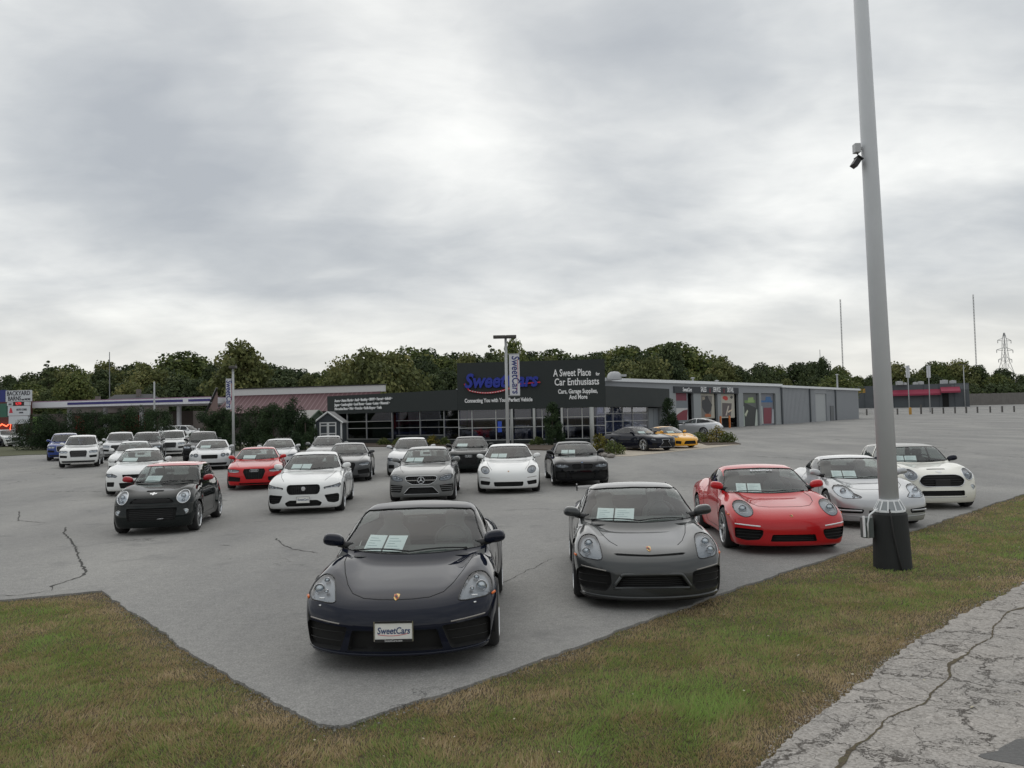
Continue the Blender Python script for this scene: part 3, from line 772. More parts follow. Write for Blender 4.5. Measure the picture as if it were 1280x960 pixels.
CAYMAN.update(W=1.855,
    seams=[('t', [(1.27, .66), (1.05, .64), (.75, .575), (.50, .50), (.32, .42), (.22, .30), (.185, .15), (.175, 0)]),
           ('s', [(1.50, .25), (1.46, .45), (1.55, .75), (1.60, .94)]), ('s', [(2.62, .25), (2.75, .5), (2.85, .8), (2.80, .95)]), ('s', [(1.5, .25), (2.62, .25)])],
    feat=[('headlight', rnd([(.66, .765), (.735, .775), (.80, .755), (.86, .69), (.868, .63), (.82, .598), (.62, .592), (.555, .598), (.575, .645), (.61, .715)], .035), dict(d=.06, lamps=[(.765, .675, .050), (.715, .735, .026), (.68, .665, .020)], strip=[(.68, .622), (.73, .617)], sr=.007)),
          ('intake', rnd([(.42, .41), (.82, .435), (.85, .40), (.845, .235), (.80, .20), (.50, .195), (.46, .30)], .025), dict(d=.10, bars=2, br=.004, bd=.05)),
          ('intake', rnd([(-.38, .385), (.38, .385), (.43, .20), (-.43, .20)], .02), dict(c=1, d=.09))],
    lines=[('running_light', 'f', [(.50, .438), (.80, .462)], .007, simple('smoked lamp', (.30, .28, .26), .25), (1, -1)),
           ('bumper_lip', 'f', [(0, .165), (.3, .168), (.55, .172), (.72, .18), (.82, .195)], .014, paint('black car', (.008, .0105, .021)), (1, -1)),
           ('washer_jet', 'f', [(.70, .565), (.72, .565)], .010, CHR(), (1, -1))])
def crest(cz, s=1.0):
    def g(root, on, T, put, line):
        k = .6
        flat_on(root, on, T, 0, cz, [[(-.026 * s, .025 * s * k), (0, .03 * s * k), (.026 * s, .025 * s * k), (.024 * s, -.008 * s * k), (.012 * s, -.026 * s * k), (0, -.034 * s * k), (-.012 * s, -.026 * s * k), (-.024 * s, -.008 * s * k)]], simple('crest gold', (.62, .42, .16), .3, .6), 'crest_badge')
        flat_on(root, on, T, 0, cz, [[(-.022 * s, .002 * s * k), (-.022 * s, .020 * s * k), (-.002 * s, .022 * s * k), (-.002 * s, .002 * s * k)], [(.002 * s, -.002 * s * k), (.021 * s, -.002 * s * k), (.01 * s, -.022 * s * k), (.002 * s, -.028 * s * k)]], simple('crest red', (.35, .03, .03), .4), 'crest_field', off=.008)
        flat_on(root, on, T, 0, cz, [[(-.009 * s, -.008 * s * k), (-.009 * s, .008 * s * k), (.009 * s, .008 * s * k), (.009 * s, -.008 * s * k), (0, -.014 * s * k)]], BLK(), 'crest_shield', off=.0095)
    return g
def marker(u, z, col=(.75, .16, .02)):
    def g(root, on, T, put, line): line('side_marker', 's', [(u - .035, z), (u + .04, z + .005)], .014, simple('amber marker', col, .3), (1, -1))
    return g
def pl_(z, **k):
    def g(root, on, T, put, line): plate(root, on, T, z, **k)
    return g
CAYMAN['extra'] = [crest(.635), pl_(.385, w=.33, hh=.155), marker(.50, .60)]
def glasstext(root, on, T, put, line):
    p = on('f', 0, 1.195)
    if p is not None:
        q_ = on('f', 0, 1.225); d_ = T(q_) - T(p); a = math.atan2(d_.z, d_.y); M = Matrix.Translation(T(p) + Vector((0, -.006, .006))) @ Matrix.Rotation(a, 4, 'X')
        text_on(root, 'SweetCars', M, simple('decal white', (.75, .75, .78), .5), 'windscreen_lettering', size=.095, extrude=.001, shear=.15, xs=.95, bold=.002)
GT4 = dict(PORSCHE); GT4.update(H=1.27, zb=.11,
    seams=[('t', [(1.27, .58), (.9, .52), (.62, .44), (.46, .36)]), ('s', [(1.50, .25), (1.46, .45), (1.55, .75), (1.60, .94)]), ('s', [(2.62, .25), (2.75, .5), (2.85, .8), (2.80, .95)])],
    feat=[('headlight', rnd([(.60, .775), (.69, .795), (.77, .77), (.825, .70), (.83, .625), (.78, .575), (.62, .562), (.555, .572), (.555, .64), (.57, .71)], .035), dict(d=.07, lamps=[(.70, .715, .05), (.735, .64, .045)])),
          ('intake', rnd([(.47, .44), (.80, .475), (.855, .43), (.845, .27), (.78, .22), (.52, .215), (.46, .31)], .03), dict(d=.11, bars=2, br=.004, bd=.07)),
          ('intake', rnd([(-.34, .42), (.34, .42), (.45, .26), (-.45, .26)], .03), dict(c=1, d=.10, bars=6, vbars=0, br=.003, bd=.03, ring=1, rr=.020, rmat=paint('grey car', (.050, .053, .054), .5, .28))),
          ('intake', rnd([(-.42, .628), (-.38, .612), (0, .602), (.38, .612), (.42, .628), (.38, .632), (0, .62), (-.38, .632)], .004), dict(c=1, d=.05))],
    lines=[('running_light', 'f', [(.52, .455), (.80, .487)], .007, simple('smoked lamp', (.30, .28, .26), .25), (1, -1)),
           ('front_splitter', 'f', [(0, .148), (.3, .15), (.55, .152), (.72, .16), (.84, .175)], .022, paint('grey car', (.050, .053, .054), .5, .28), (1, -1)),
           ('splitter_edge', 'f', [(0, .122), (.3, .123), (.6, .125), (.8, .135)], .014, BLK(), (1, -1))])
def rearwing(root, on, T, put, line):
    q = MB()
    for k in range(12):
        pass
    pts = [(-.72 + 1.44 * k / 12) for k in range(13)]
    vs = []
    for y in pts:
        for (du, dz) in ((0, 0), (.10, .022), (.24, .03), (.24, .018), (.10, -.012)): vs.append(T((4.02 + du, y, 1.09 + dz - .02 * (y / .72) ** 2)))
    n = 5; fs = [(i * n + k, i * n + (k + 1) % n, (i + 1) * n + (k + 1) % n, (i + 1) * n + k) for i in range(12) for k in range(n)] + [tuple(range(n)), tuple(12 * n + k for k in range(n))[::-1]]
    q.add(vs, fs)
    for s in (1, -1):
        a = T((4.0, s * .735, 1.04)); q.box(a.x - .008, a.x + .008, a.y, a.y + .27, a.z, a.z + .10)
        q.tube([T((4.05, s * .4, .88)), T((4.12, s * .4, 1.08))], .015, 6)
    q.build('rear_wing', simple('wing black', (.02, .02, .022), .35), root)
GT4['extra'] = [crest(.665), rearwing, marker(.52, .58)]
N911 = dict(PORSCHE); N911.update(L=4.50, W=1.81, H=1.30, oh=.97, wb=2.45, cn=.36, fender=(.10, .69, .16, .66),
    top=[(0, .56), (.10, .625), (.35, .69), (.65, .74), (.95, .78), (1.35, .83), (1.7, .88), (2.2, .93), (3.0, .93), (3.7, .95), (4.2, .90), (4.5, .80)],
    roof=[(.7, .58), (1.2, .835), (1.55, 1.01), (2.0, 1.20), (2.25, 1.27), (2.5, 1.298), (2.8, 1.28), (3.2, 1.19), (3.7, 1.03), (4.1, .90), (4.5, .6)],
    seams=[('t', [(1.36, .56), (1.0, .56), (.75, .52), (.58, .42), (.50, .25), (.48, 0)]), ('s', [(1.55, .25), (1.5, .45), (1.6, .75), (1.66, .94)]), ('s', [(2.66, .25), (2.8, .5), (2.9, .8), (2.86, .95)]), ('s', [(1.55, .25), (2.66, .25)])],
    feat=[('headlight', ell(.685, .70, .135, .112, 24), dict(d=.06, lamps=[(.695, .70, .062)], strip=[(.64, .645), (.75, .645)], sr=.004)),
          ('intake', rnd([(.46, .40), (.86, .425), (.85, .26), (.70, .225), (.52, .245), (.47, .32)], .03), dict(d=.08, bars=3, br=.006, bd=.03)),
          ('intake', rnd([(-.33, .33), (.33, .33), (.36, .22), (-.36, .22)], .02), dict(c=1, d=.07, bars=3, br=.005, bd=.02))],
    lines=[('running_light', 'f', [(.50, .455), (.85, .48)], .012, simple('white lamp strip', (.85, .86, .88), .25), (1, -1))],
    extra=[crest(.605, .85), marker(.55, .60, (.5, .05, .03)), glasstext], wsu=1.35, mir=(1.66, .785, .95), rim='twin')
N996 = dict(N911); N996.update(L=4.43, W=1.77, H=1.305, cn=.34,
    feat=[('headlight', [(.56, .755), (.62, .79), (.69, .80), (.76, .785), (.81, .735), (.815, .67), (.79, .615), (.73, .58), (.66, .572), (.56, .578), (.44, .585), (.42, .60), (.46, .63), (.52, .66), (.53, .71)], dict(d=.05, lamps=[(.68, .70, .055), (.55, .61, .025)], mat=simple('pale lamp bowl', (.6, .61, .62), .25, .6))),
          ('intake', rnd([(.42, .38), (.83, .405), (.82, .30), (.44, .30)], .03), dict(d=.07, bars=1, br=.018, bd=.0, bmat=paint('silver car', (.42, .43, .44), .7))),
          ('intake', rnd([(-.34, .36), (.34, .36), (.34, .28), (-.34, .28)], .02), dict(c=1, d=.06, bars=1, br=.008))],
    lines=[('bumper_crease', 'f', [(0, .235), (.4, .24), (.8, .26)], .010, paint('silver car', (.42, .43, .44), .7), (1, -1))], extra=[crest(.6, .8)], rim='five')
MINI = dict(L=3.82, W=1.73, H=1.415, zb=.15, cell=.036, oh=.72, wb=2.495, wr=.315, tw=.215, rim='mini',
    top=[(0, .70), (.1, .80), (.3, .87), (.6, .92), (.95, .965), (1.2, .985), (2.2, 1.0), (3.5, 1.0), (3.82, .98)],
    sec=[(.12, .06), (.25, .02), (.4, 0), (.65, 0), (.85, .03), (.97, .09)],
    plan=[(0, .09), (.35, .03), (.8, 0), (1.3, .02), (2.2, .02), (3.0, 0), (3.82, .1)],
    nose=[(.1, .12), (.18, .04), (.28, 0), (.42, 0), (.5, .03), (.62, .045), (.74, .07), (.82, .15), (.9, .35)], cn=.27, pn=3.0,
    tail=[(.12, .1), (.4, 0), (.7, .02), (1.0, .08)], fender=(.055, .60, .17, .5), flare=.03,
    roof=[(.6, .7), (1.15, .985), (1.42, 1.19), (1.66, 1.345), (1.9, 1.395), (2.4, 1.412), (3.2, 1.385), (3.5, 1.35), (3.66, 1.2), (3.78, 1.0), (3.85, .8)],
    side=[(.9, .10), (1.0, .13), (1.2, .20), (1.38, .27)], gplan=[(0, 0), (2.2, 0), (3.2, .05), (3.8, .12)], um=2.4, belt=.99,
    ws=wsp(.675, 1.0, 1.03, .56, 1.35, 1.335), ws_z=.95, wsu=1.2, gcrown=.03, bow=.16,
    sw=[rnd([(1.52, 1.03), (1.74, 1.31), (2.40, 1.345), (2.44, 1.03)], .04), rnd([(2.50, 1.03), (2.48, 1.345), (3.35, 1.31), (3.45, 1.06)], .05)],
    rw=wsp(.58, 1.03, 1.03, .5, 1.3, 1.29), mir=(1.55, .77, 1.04), us=2.2, ue=3.4, rearseat=3.0, k1=.10, k2=.08, crown=.03, wip=.015,
    seams=[('t', [(1.15, .66), (.8, .70), (.5, .705)]), ('s', [(1.28, .3), (1.25, .6), (1.3, .98)]), ('s', [(2.45, .3), (2.46, .98)]), ('s', [(1.28, .3), (2.45, .3)])],
    roofcut=[(1.2, 1.325), (1.72, 1.345), (3.40, 1.335), (3.9, 1.28), (3.9, 1.6), (1.2, 1.6)])
def wings(cz, s=1):
    def g(root, on, T, put, line):
        flat_on(root, on, T, 0, cz, [ell(0, 0, .026 * s, .026 * s, 12), [(-.075 * s, .012 * s), (-.028 * s, .012 * s), (-.028 * s, -.01 * s), (-.06 * s, -.008 * s)], [(.028 * s, .012 * s), (.075 * s, .012 * s), (.06 * s, -.008 * s), (.028 * s, -.01 * s)]], CHR(), 'winged_badge', off=.006)
    return g
def foglamps(y, z, r, ringm=None):
    def g(root, on, T, put, line):
        for s in (1, -1):
            p = on('f', s * y, z)
            if p is None: continue
            q = MB(); M = Matrix.Translation(T(p)) @ Matrix.Rotation(R(90), 4, 'X')
            q.lathe([(r * 1.25, -.03), (r * 1.25, .012), (r, .016), (r, .0)], 18, M, 0); q.lathe([(r, .002), (r * .5, .010), (0, .012)], 18, M, 1)
            q.build('fog_lamp', [ringm or CHR(), simple('lamp bulb glass', (.55, .6, .64), .08, .3)], root, True)
    return g
MINIW = dict(MINI); MINIW['feat'] = [('headlight', ell(.615, .775, .125, .125, 24), dict(d=.05, lamps=[(.615, .775, .055)], ring=1)),
     ('grille', rnd([(-.42, .745), (-.30, .775), (.30, .775), (.42, .745), (.50, .64), (.44, .545), (.36, .515), (-.36, .515), (-.44, .545), (-.50, .64)], .05), dict(c=1, d=.04, bars=4, br=.008, bd=.0, ring=1, rr=.012)),
     ('intake', rnd([(-.46, .43), (.46, .43), (.46, .315), (-.46, .315)], .03), dict(c=1, d=.05, bars=2)),
     ('scoop', rnd([(.44, -.20), (.44, .20), (.38, .20), (.38, -.20)], .015), dict(c=1, ax='t'))]
MINIW['lines'] = [('chin_chrome', 'f', [(0, .285), (.5, .29)], .009, CHR(), (1, -1))]
def chinblock(root, on, T, put, line):
    p = on('f', 0, .6); 
    q = MB(); c = T((.035, 0, .60)); q.box(c.x - .16, c.x + .16, c.y, c.y + .03, c.z - .075, c.z + .07); bevel(q.build('plate_holder', BLK(), root), .006)
MINIW['extra'] = [wings(.83, .9), foglamps(.665, .50, .048), chinblock]
MINIB = dict(MINI); MINIB.update(L=3.72, W=1.685, oh=.70, wb=2.467, rim='mini')
MINIB['feat'] = [('headlight', ell(.60, .765, .115, .128, 24), dict(d=.045, lamps=[(.60, .785, .05), (.61, .70, .03)], ring=1, mat=simple('pale lamp bowl', (.6, .61, .62), .25, .6))),
     ('grille', rnd([(-.42, .70), (-.34, .755), (.34, .755), (.42, .70), (.44, .655), (-.44, .655)], .03), dict(c=1, d=.04, bars=4, br=.007, bd=.0)),
     ('intake', rnd([(-.50, .56), (.50, .56), (.47, .30), (-.47, .30)], .03), dict(c=1, d=.06, bars=6, br=.006, bd=.01)),
     ('scoop', rnd([(.45, -.17), (.45, .17), (.36, .17), (.36, -.17)], .02), dict(c=1, ax='t'))]
MINIB['lines'] = [('chin_chrome', 'f', [(.12, .335), (.25, .34)], .008, CHR(), (1,)), ('bumper_edge', 'f', [(0, .61), (.5, .615), (.78, .62)], .008, BLK(), (1, -1))]
MINIB['extra'] = [wings(.835), foglamps(.66, .47, .042)]
SEDAN = dict(L=4.95, W=1.88, H=1.457, zb=.15, cell=.045, oh=.86, wb=2.96, wr=.345, tw=.245, rim='ten',
    top=[(0, .70), (.10, .78), (.4, .86), (.9, .93), (1.4, .98), (1.65, .995), (2.4, 1.0), (3.6, 1.03), (4.3, 1.06), (4.8, 1.04), (4.95, .98)],
    sec=[(.12, .06), (.25, .02), (.45, 0), (.68, 0), (.85, .03), (.98, .10)],
    plan=[(0, .06), (.5, .02), (1.0, 0), (2.5, .015), (3.8, .0), (4.95, .1)],
    nose=[(.1, .12), (.18, .03), (.28, 0), (.5, 0), (.62, .015), (.74, .05), (.82, .13), (.9, .3)], cn=.27, pn=3.4,
    tail=[(.12, .1), (.4, 0), (.8, .02), (1.05, .1)], fender=(.035, .66, .18, .7), flare=.02,
    roof=[(1.0, .7), (1.5, .95), (1.9, 1.17), (2.25, 1.345), (2.5, 1.42), (2.8, 1.452), (3.3, 1.44), (3.8, 1.36), (4.2, 1.21), (4.6, 1.03), (4.8, .8)],
    side=[(.9, .10), (1.0, .14), (1.2, .24), (1.42, .37)], gplan=[(0, 0), (2.8, 0), (3.8, .06), (4.6, .22)], um=2.9, belt=1.0,
    ws=wsp(.73, 1.005, 1.045, .565, 1.385, 1.36), ws_z=.96, wsu=1.6, gcrown=.03, bow=.24,
    sw=[rnd([(1.98, 1.045), (2.40, 1.31), (2.75, 1.385), (2.95, 1.39), (2.95, 1.045)], .04), rnd([(3.02, 1.045), (3.02, 1.39), (3.55, 1.36), (4.0, 1.24), (4.2, 1.10)], .05)],
    rw=wsp(.56, 1.09, 1.09, .48, 1.35, 1.34), mir=(1.98, .81, 1.06), us=2.75, ue=3.9, rearseat=3.55, k1=.09, k2=.07, crown=.05,
    seams=[('t', [(1.5, .68), (1.0, .66), (.55, .60), (.25, .50)]), ('s', [(1.75, .3), (1.8, .95)]), ('s', [(2.95, .3), (2.98, 1.0)]), ('s', [(1.75, .3), (3.8, .3)]), ('s', [(3.75, .6), (4.05, 1.0)])],
    handles=[(2.78, .86), (3.72, .89)])
XF = dict(SEDAN); XF['feat'] = [('headlight', rnd([(.49, .66), (.62, .685), (.86, .745), (.88, .70), (.84, .645), (.50, .625)], .012), dict(d=.05, lamps=[(.75, .675, .028), (.66, .66, .024)], strip=[(.52, .635), (.70, .642), (.82, .66)], sr=.006)),
    ('grille', rnd([(-.375, .725), (.375, .725), (.40, .62), (.35, .505), (-.35, .505), (-.40, .62)], .055), dict(c=1, d=.06, bars=7, vbars=16, br=.004, bd=.012, ring=1, rr=.010, rmat=BLK())),
    ('intake', rnd([(.50, .475), (.82, .50), (.85, .46), (.84, .30), (.74, .27), (.58, .30)], .03), dict(d=.07, bars=4)),
    ('intake', rnd([(-.45, .295), (-.33, .36), (.33, .36), (.45, .295), (.40, .21), (-.40, .21)], .03), dict(c=1, d=.05, bars=3))]
def roundel(cz, r, m=None, m2=None):
    def g(root, on, T, put, line):
        p = on('f', 0, cz)
        c = T((p.x - .0 if p is not None else 0, 0, cz)); q = MB(); M = Matrix.Translation(c) @ Matrix.Rotation(R(90), 4, 'X')
        q.lathe([(r, -.03), (r, .02), (r * .86, .024), (r * .84, .016)], 24, M, 0); q.lathe([(r * .84, .016), (0, .017)], 24, M, 1)
        q.build('roundel_badge', [m or CHR(), m2 or simple('badge red', (.25, .02, .02), .4)], root)
    return g
XF['extra'] = [roundel(.635, .052, CHR(), simple('badge silver', (.5, .5, .52), .3, .8)), pl_(.375, w=.30, hh=.14, full=False, fwd=.05)]
RS5 = dict(SEDAN); RS5.update(L=4.65, W=1.86, H=1.37, oh=.87, wb=2.75, cell=.045,
    roof=[(1.0, .7), (1.45, .93), (1.8, 1.12), (2.15, 1.275), (2.4, 1.345), (2.7, 1.368), (3.1, 1.35), (3.6, 1.23), (4.1, 1.06), (4.4, .9), (4.5, .8)],
    top=[(0, .68), (.10, .76), (.4, .82), (.9, .89), (1.4, .93), (1.65, .945), (2.4, .95), (3.6, .98), (4.2, .98), (4.65, .93)],
    side=[(.85, .10), (.95, .14), (1.15, .25), (1.33, .37)], belt=.95, ws=wsp(.72, .95, .985, .545, 1.305, 1.285), ws_z=.91, wsu=1.55, um=2.75, mir=(1.92, .80, 1.0), us=2.65, ue=3.5, rearseat=3.3,
    sw=[rnd([(1.95, .99), (2.35, 1.23), (2.65, 1.295), (3.05, 1.285), (3.55, 1.16), (3.75, 1.02)], .05)], rw=wsp(.52, 1.03, 1.03, .44, 1.26, 1.25), handles=[(2.95, .83)],
    seams=[('t', [(1.5, .66), (1.0, .64), (.5, .58), (.2, .5)]), ('s', [(1.72, .3), (1.76, .9)]), ('s', [(3.05, .3), (3.1, .95)])],
    feat=[('headlight', rnd([(.47, .655), (.62, .69), (.86, .71), (.87, .66), (.82, .595), (.62, .585), (.50, .60)], .02), dict(d=.05, lamps=[(.73, .64, .032)], strip=[(.50, .61), (.62, .596), (.80, .61)], sr=.009)),
          ('grille', rnd([(-.33, .70), (.33, .70), (.36, .60), (.26, .35), (-.26, .35), (-.36, .60)], .03), dict(c=1, d=.06, bars=9, vbars=12, br=.004, bd=.012)),
          ('intake', rnd([(.44, .42), (.84, .47), (.86, .30), (.46, .28)], .03), dict(d=.07, bars=3)),
          ('intake', rnd([(-.5, .23), (.5, .23), (.48, .18), (-.48, .18)], .01), dict(c=1, d=.05))])
def rings(cz, s=1.0):
    def g(root, on, T, put, line):
        q = MB()
        for k in range(4):
            y0 = (-.096 + .064 * k) * s
            pts = [on('f', y0 + .04 * s * math.cos(t), cz + .04 * s * math.sin(t), .012) for t in [2 * math.pi * j / 16 for j in range(17)]]
            if all(p is not None for p in pts): q.tube([T(p) for p in pts], .006 * s, 5)
        if q.v: q.build('four_ring_badge', CHR(), root, True)
    return g
RS5['extra'] = [rings(.635)]
MERC = dict(SEDAN); MERC.update(L=4.93, W=1.86, H=1.46, oh=.84, wb=2.94,
    feat=[('headlight', rnd([(.49, .63), (.56, .72), (.68, .765), (.84, .76), (.86, .70), (.80, .63), (.66, .59), (.52, .60)], .03), dict(d=.05, lamps=[(.62, .665, .026), (.71, .685, .026)], strip=[(.54, .70), (.68, .748), (.82, .745)], sr=.006)),
          ('grille', rnd([(-.44, .70), (-.36, .725), (.36, .725), (.44, .70), (.40, .585), (.24, .50), (-.24, .50), (-.40, .585)], .04), dict(c=1, d=.05, vbars=13, ring=1, rr=.009)),
          ('intake', rnd([(.50, .475), (.86, .50), (.85, .30), (.56, .29)], .03), dict(d=.06, bars=3, br=.009, bd=0, bmat=paint('warm grey car', (.16, .165, .165), .6))),
          ('intake', rnd([(-.32, .43), (.32, .43), (.50, .24), (-.50, .24)], .03), dict(c=1, d=.06, bars=5, ring=1, rr=.007))])
def star(cz, r):
    def g(root, on, T, put, line):
        p = on('f', 0, cz)
        c = T((p.x - .02 if p is not None else 0, 0, cz)); q = MB()
        q.tube([c + Vector((r * math.cos(t), 0, r * math.sin(t))) for t in [2 * math.pi * k / 24 for k in range(25)]], r * .1, 6, cap=False)
        for k in range(3):
            a = math.pi / 2 + 2 * math.pi * k / 3; q.tube([c, c + Vector((r * .98 * math.cos(a), 0, r * .98 * math.sin(a)))], [r * .16, r * .04], 6)
        q.build('star_badge', CHR(), root)
        q = MB(); 
        for s in (1, -1): q.box(*sorted((c.x + s * r, c.x + s * .40)), c.y + .01, c.y + .03, c.z - .012, c.z + .012)
        q.build('grille_blade', CHR(), root)
    return g
MERC['extra'] = [star(.615, .09)]
PANA = dict(SEDAN); PANA.update(L=4.97, W=1.93, H=1.418, oh=.94, wb=2.92, cn=.38, pn=2.8, wr=.36, fender=(.065, .70, .18, .7), rim='five',
    top=[(0, .60), (.12, .68), (.4, .76), (.9, .85), (1.4, .92), (1.7, .95), (2.4, .97), (3.6, .99), (4.3, 1.0), (4.97, .92)],
    nose=[(.1, .10), (.18, .03), (.28, 0), (.42, 0), (.52, .02), (.64, .08), (.74, .2), (.84, .4)],
    roof=[(1.0, .66), (1.5, .93), (1.9, 1.13), (2.25, 1.30), (2.5, 1.38), (2.8, 1.415), (3.3, 1.40), (3.9, 1.28), (4.5, 1.06), (4.8, .9), (4.9, .8)],
    side=[(.9, .10), (1.0, .15), (1.2, .26), (1.40, .39)], belt=.98, ws=wsp(.75, .975, 1.015, .575, 1.345, 1.325), ws_z=.93, rw=None, mir=(1.98, .82, 1.02),
    sw=[rnd([(1.98, 1.015), (2.40, 1.27), (2.75, 1.35), (2.95, 1.355), (2.95, 1.015)], .04), rnd([(3.02, 1.015), (3.02, 1.355), (3.55, 1.32), (4.1, 1.16), (4.2, 1.08)], .05)],
    feat=[('headlight', ell(.70, .70, .135, .10, 22, .35), dict(d=.05, lamps=[(.71, .70, .045)])),
          ('intake', rnd([(-.45, .36), (.45, .36), (.42, .225), (-.42, .225)], .04), dict(c=1, d=.07, bars=3)),
          ('intake', rnd([(.54, .37), (.84, .40), (.84, .28), (.58, .26)], .03), dict(d=.06, bars=2))],
    lines=[('running_light', 'f', [(.56, .475), (.84, .50)], .010, simple('smoked lamp', (.30, .28, .26), .25), (1, -1))], extra=[crest(.66, .9)], handles=[(2.78, .84), (3.72, .86)])
BMW = dict(RS5); BMW.update(L=4.67, W=1.87, H=1.38, oh=.84, wb=2.81, rim='twin',
    feat=[('headlight', rnd([(.40, .615), (.50, .69), (.84, .70), (.86, .66), (.78, .60), (.60, .585)], .02), dict(d=.045, lamps=[(.56, .645, .036), (.70, .655, .036)])),
          ('grille', rnd([(.03, .70), (.33, .70), (.36, .64), (.30, .545), (.06, .53), (.03, .58)], .03), dict(d=.05, vbars=7, ring=1, rr=.008, rmat=BLK())),
          ('intake', rnd([(-.44, .42), (.44, .42), (.40, .23), (-.40, .23)], .03), dict(c=1, d=.06, bars=4)),
          ('intake', rnd([(.54, .47), (.84, .47), (.84, .26), (.50, .24)], .03), dict(d=.06, bars=3))], extra=[roundel(.745, .04, BLK(), simple('badge blue white', (.35, .45, .62), .4))])
A7 = dict(PANA); A7.update(W=1.91, H=1.42, cell=.055, fender=(.02, .66, .18, .7), top=SEDAN['top'][:3] + [(.9, .90), (1.4, .95), (1.7, .965)] + PANA['top'][6:], nose=SEDAN['nose'], extra=[rings(.66)], lines=[],
    feat=[('headlight', rnd([(.46, .64), (.60, .70), (.86, .73), (.87, .68), (.80, .61), (.52, .59)], .02), dict(d=.05, lamps=[(.72, .66, .03)], strip=[(.50, .61), (.80, .625)], sr=.008)),
          ('grille', rnd([(-.36, .73), (.36, .73), (.40, .62), (.30, .33), (-.30, .33), (-.40, .62)], .03), dict(c=1, d=.06, bars=7)),
          ('intake', rnd([(.50, .45), (.84, .48), (.85, .28), (.50, .26)], .03), dict(d=.06, bars=3))])
GEN = dict(SEDAN); GEN.update(cell=.06, seams=[], extra=[], L=4.7, W=1.83, wb=2.8,
    feat=[('headlight', rnd([(.50, .64), (.66, .71), (.85, .72), (.86, .66), (.78, .60), (.54, .59)], .02), dict(d=.05, lamps=[(.70, .66, .035)])),
          ('grille', rnd([(-.36, .68), (.36, .68), (.32, .56), (-.32, .56)], .03), dict(c=1, d=.05, bars=3)),
          ('intake', rnd([(-.45, .42), (.45, .42), (.40, .24), (-.40, .24)], .03), dict(c=1, d=.06, bars=3)), ('intake', rnd([(.58, .45), (.82, .45), (.82, .30), (.60, .30)], .03), dict(d=.05))])
BENT = dict(RS5); BENT.update(L=4.8, W=1.92, H=1.39, cell=.055, wr=.36, extra=[], fender=(.05, .68, .18, .6), rim='ten',
    feat=[('headlight', ell(.60, .68, .105, .085, 20), dict(d=.05, lamps=[(.60, .68, .05)])), ('headlight', ell(.79, .69, .055, .055, 16), dict(d=.04, lamps=[(.79, .69, .03)])),
          ('grille', rnd([(-.38, .70), (.38, .70), (.36, .50), (-.36, .50)], .06), dict(c=1, d=.05, bars=5, vbars=12, ring=1, rr=.012)),
          ('intake', rnd([(-.78, .33), (.78, .33), (.74, .21), (-.74, .21)], .04), dict(c=1, d=.06, bars=3))])
SUV = dict(SEDAN); SUV.update(L=4.63, W=1.90, H=1.655, zb=.22, cell=.055, oh=.89, wb=2.81, wr=.37, rim='suv', seams=[], extra=[],
    top=[(0, .86), (.10, .93), (.4, 1.0), (.9, 1.05), (1.3, 1.09), (2.4, 1.12), (4.63, 1.12)],
    sec=[(.2, .07), (.35, .02), (.55, 0), (.8, 0), (1.0, .03), (1.12, .09)], nose=[(.18, .14), (.28, .04), (.4, 0), (.6, 0), (.76, .02), (.88, .06), (.96, .15), (1.05, .3)], cn=.22, pn=3.4,
    tail=[(.2, .12), (.5, 0), (.9, .0), (1.15, .06)],
    roof=[(.9, .8), (1.35, 1.09), (1.7, 1.33), (2.0, 1.53), (2.25, 1.615), (2.8, 1.65), (3.6, 1.63), (4.1, 1.56), (4.35, 1.38), (4.55, 1.12), (4.7, .9)],
    side=[(1.0, .10), (1.12, .13), (1.35, .21), (1.6, .31)], gplan=[(0, 0), (2.6, 0), (3.8, .04), (4.5, .14)], um=2.7, belt=1.12, ws=wsp(.74, 1.12, 1.155, .60, 1.56, 1.545), ws_z=1.07, wsu=1.45,
    sw=[rnd([(1.80, 1.16), (2.12, 1.47), (2.3, 1.54), (2.75, 1.56), (2.75, 1.16)], .04), rnd([(2.82, 1.16), (2.82, 1.56), (3.55, 1.54), (3.65, 1.18)], .04), rnd([(3.75, 1.2), (3.68, 1.52), (4.0, 1.47), (4.15, 1.25)], .05)],
    rw=wsp(.62, 1.15, 1.15, .55, 1.5, 1.49), mir=(1.80, .82, 1.17), us=2.5, ue=4.2, rearseat=3.4, handles=[(2.62, .98), (3.5, 1.0)],
    feat=[('headlight', rnd([(.48, .83), (.60, .87), (.86, .88), (.88, .80), (.80, .75), (.52, .75)], .03), dict(d=.05, lamps=[(.70, .81, .04)], mat=simple('pale lamp bowl', (.6, .61, .62), .25, .6))),
          ('grille', rnd([(-.37, .88), (.37, .88), (.41, .80), (.36, .54), (-.36, .54), (-.41, .80)], .04), dict(c=1, d=.06, bars=7, vbars=0, ring=1, rr=.012, bmat=simple('grille grey', (.2, .2, .2), .4))),
          ('intake', rnd([(.50, .62), (.86, .65), (.85, .52), (.52, .50)], .03), dict(d=.05, bars=2)),
          ('trim', rnd([(-.78, .36), (.78, .36), (.74, .27), (-.74, .27)], .03), dict(c=1))])
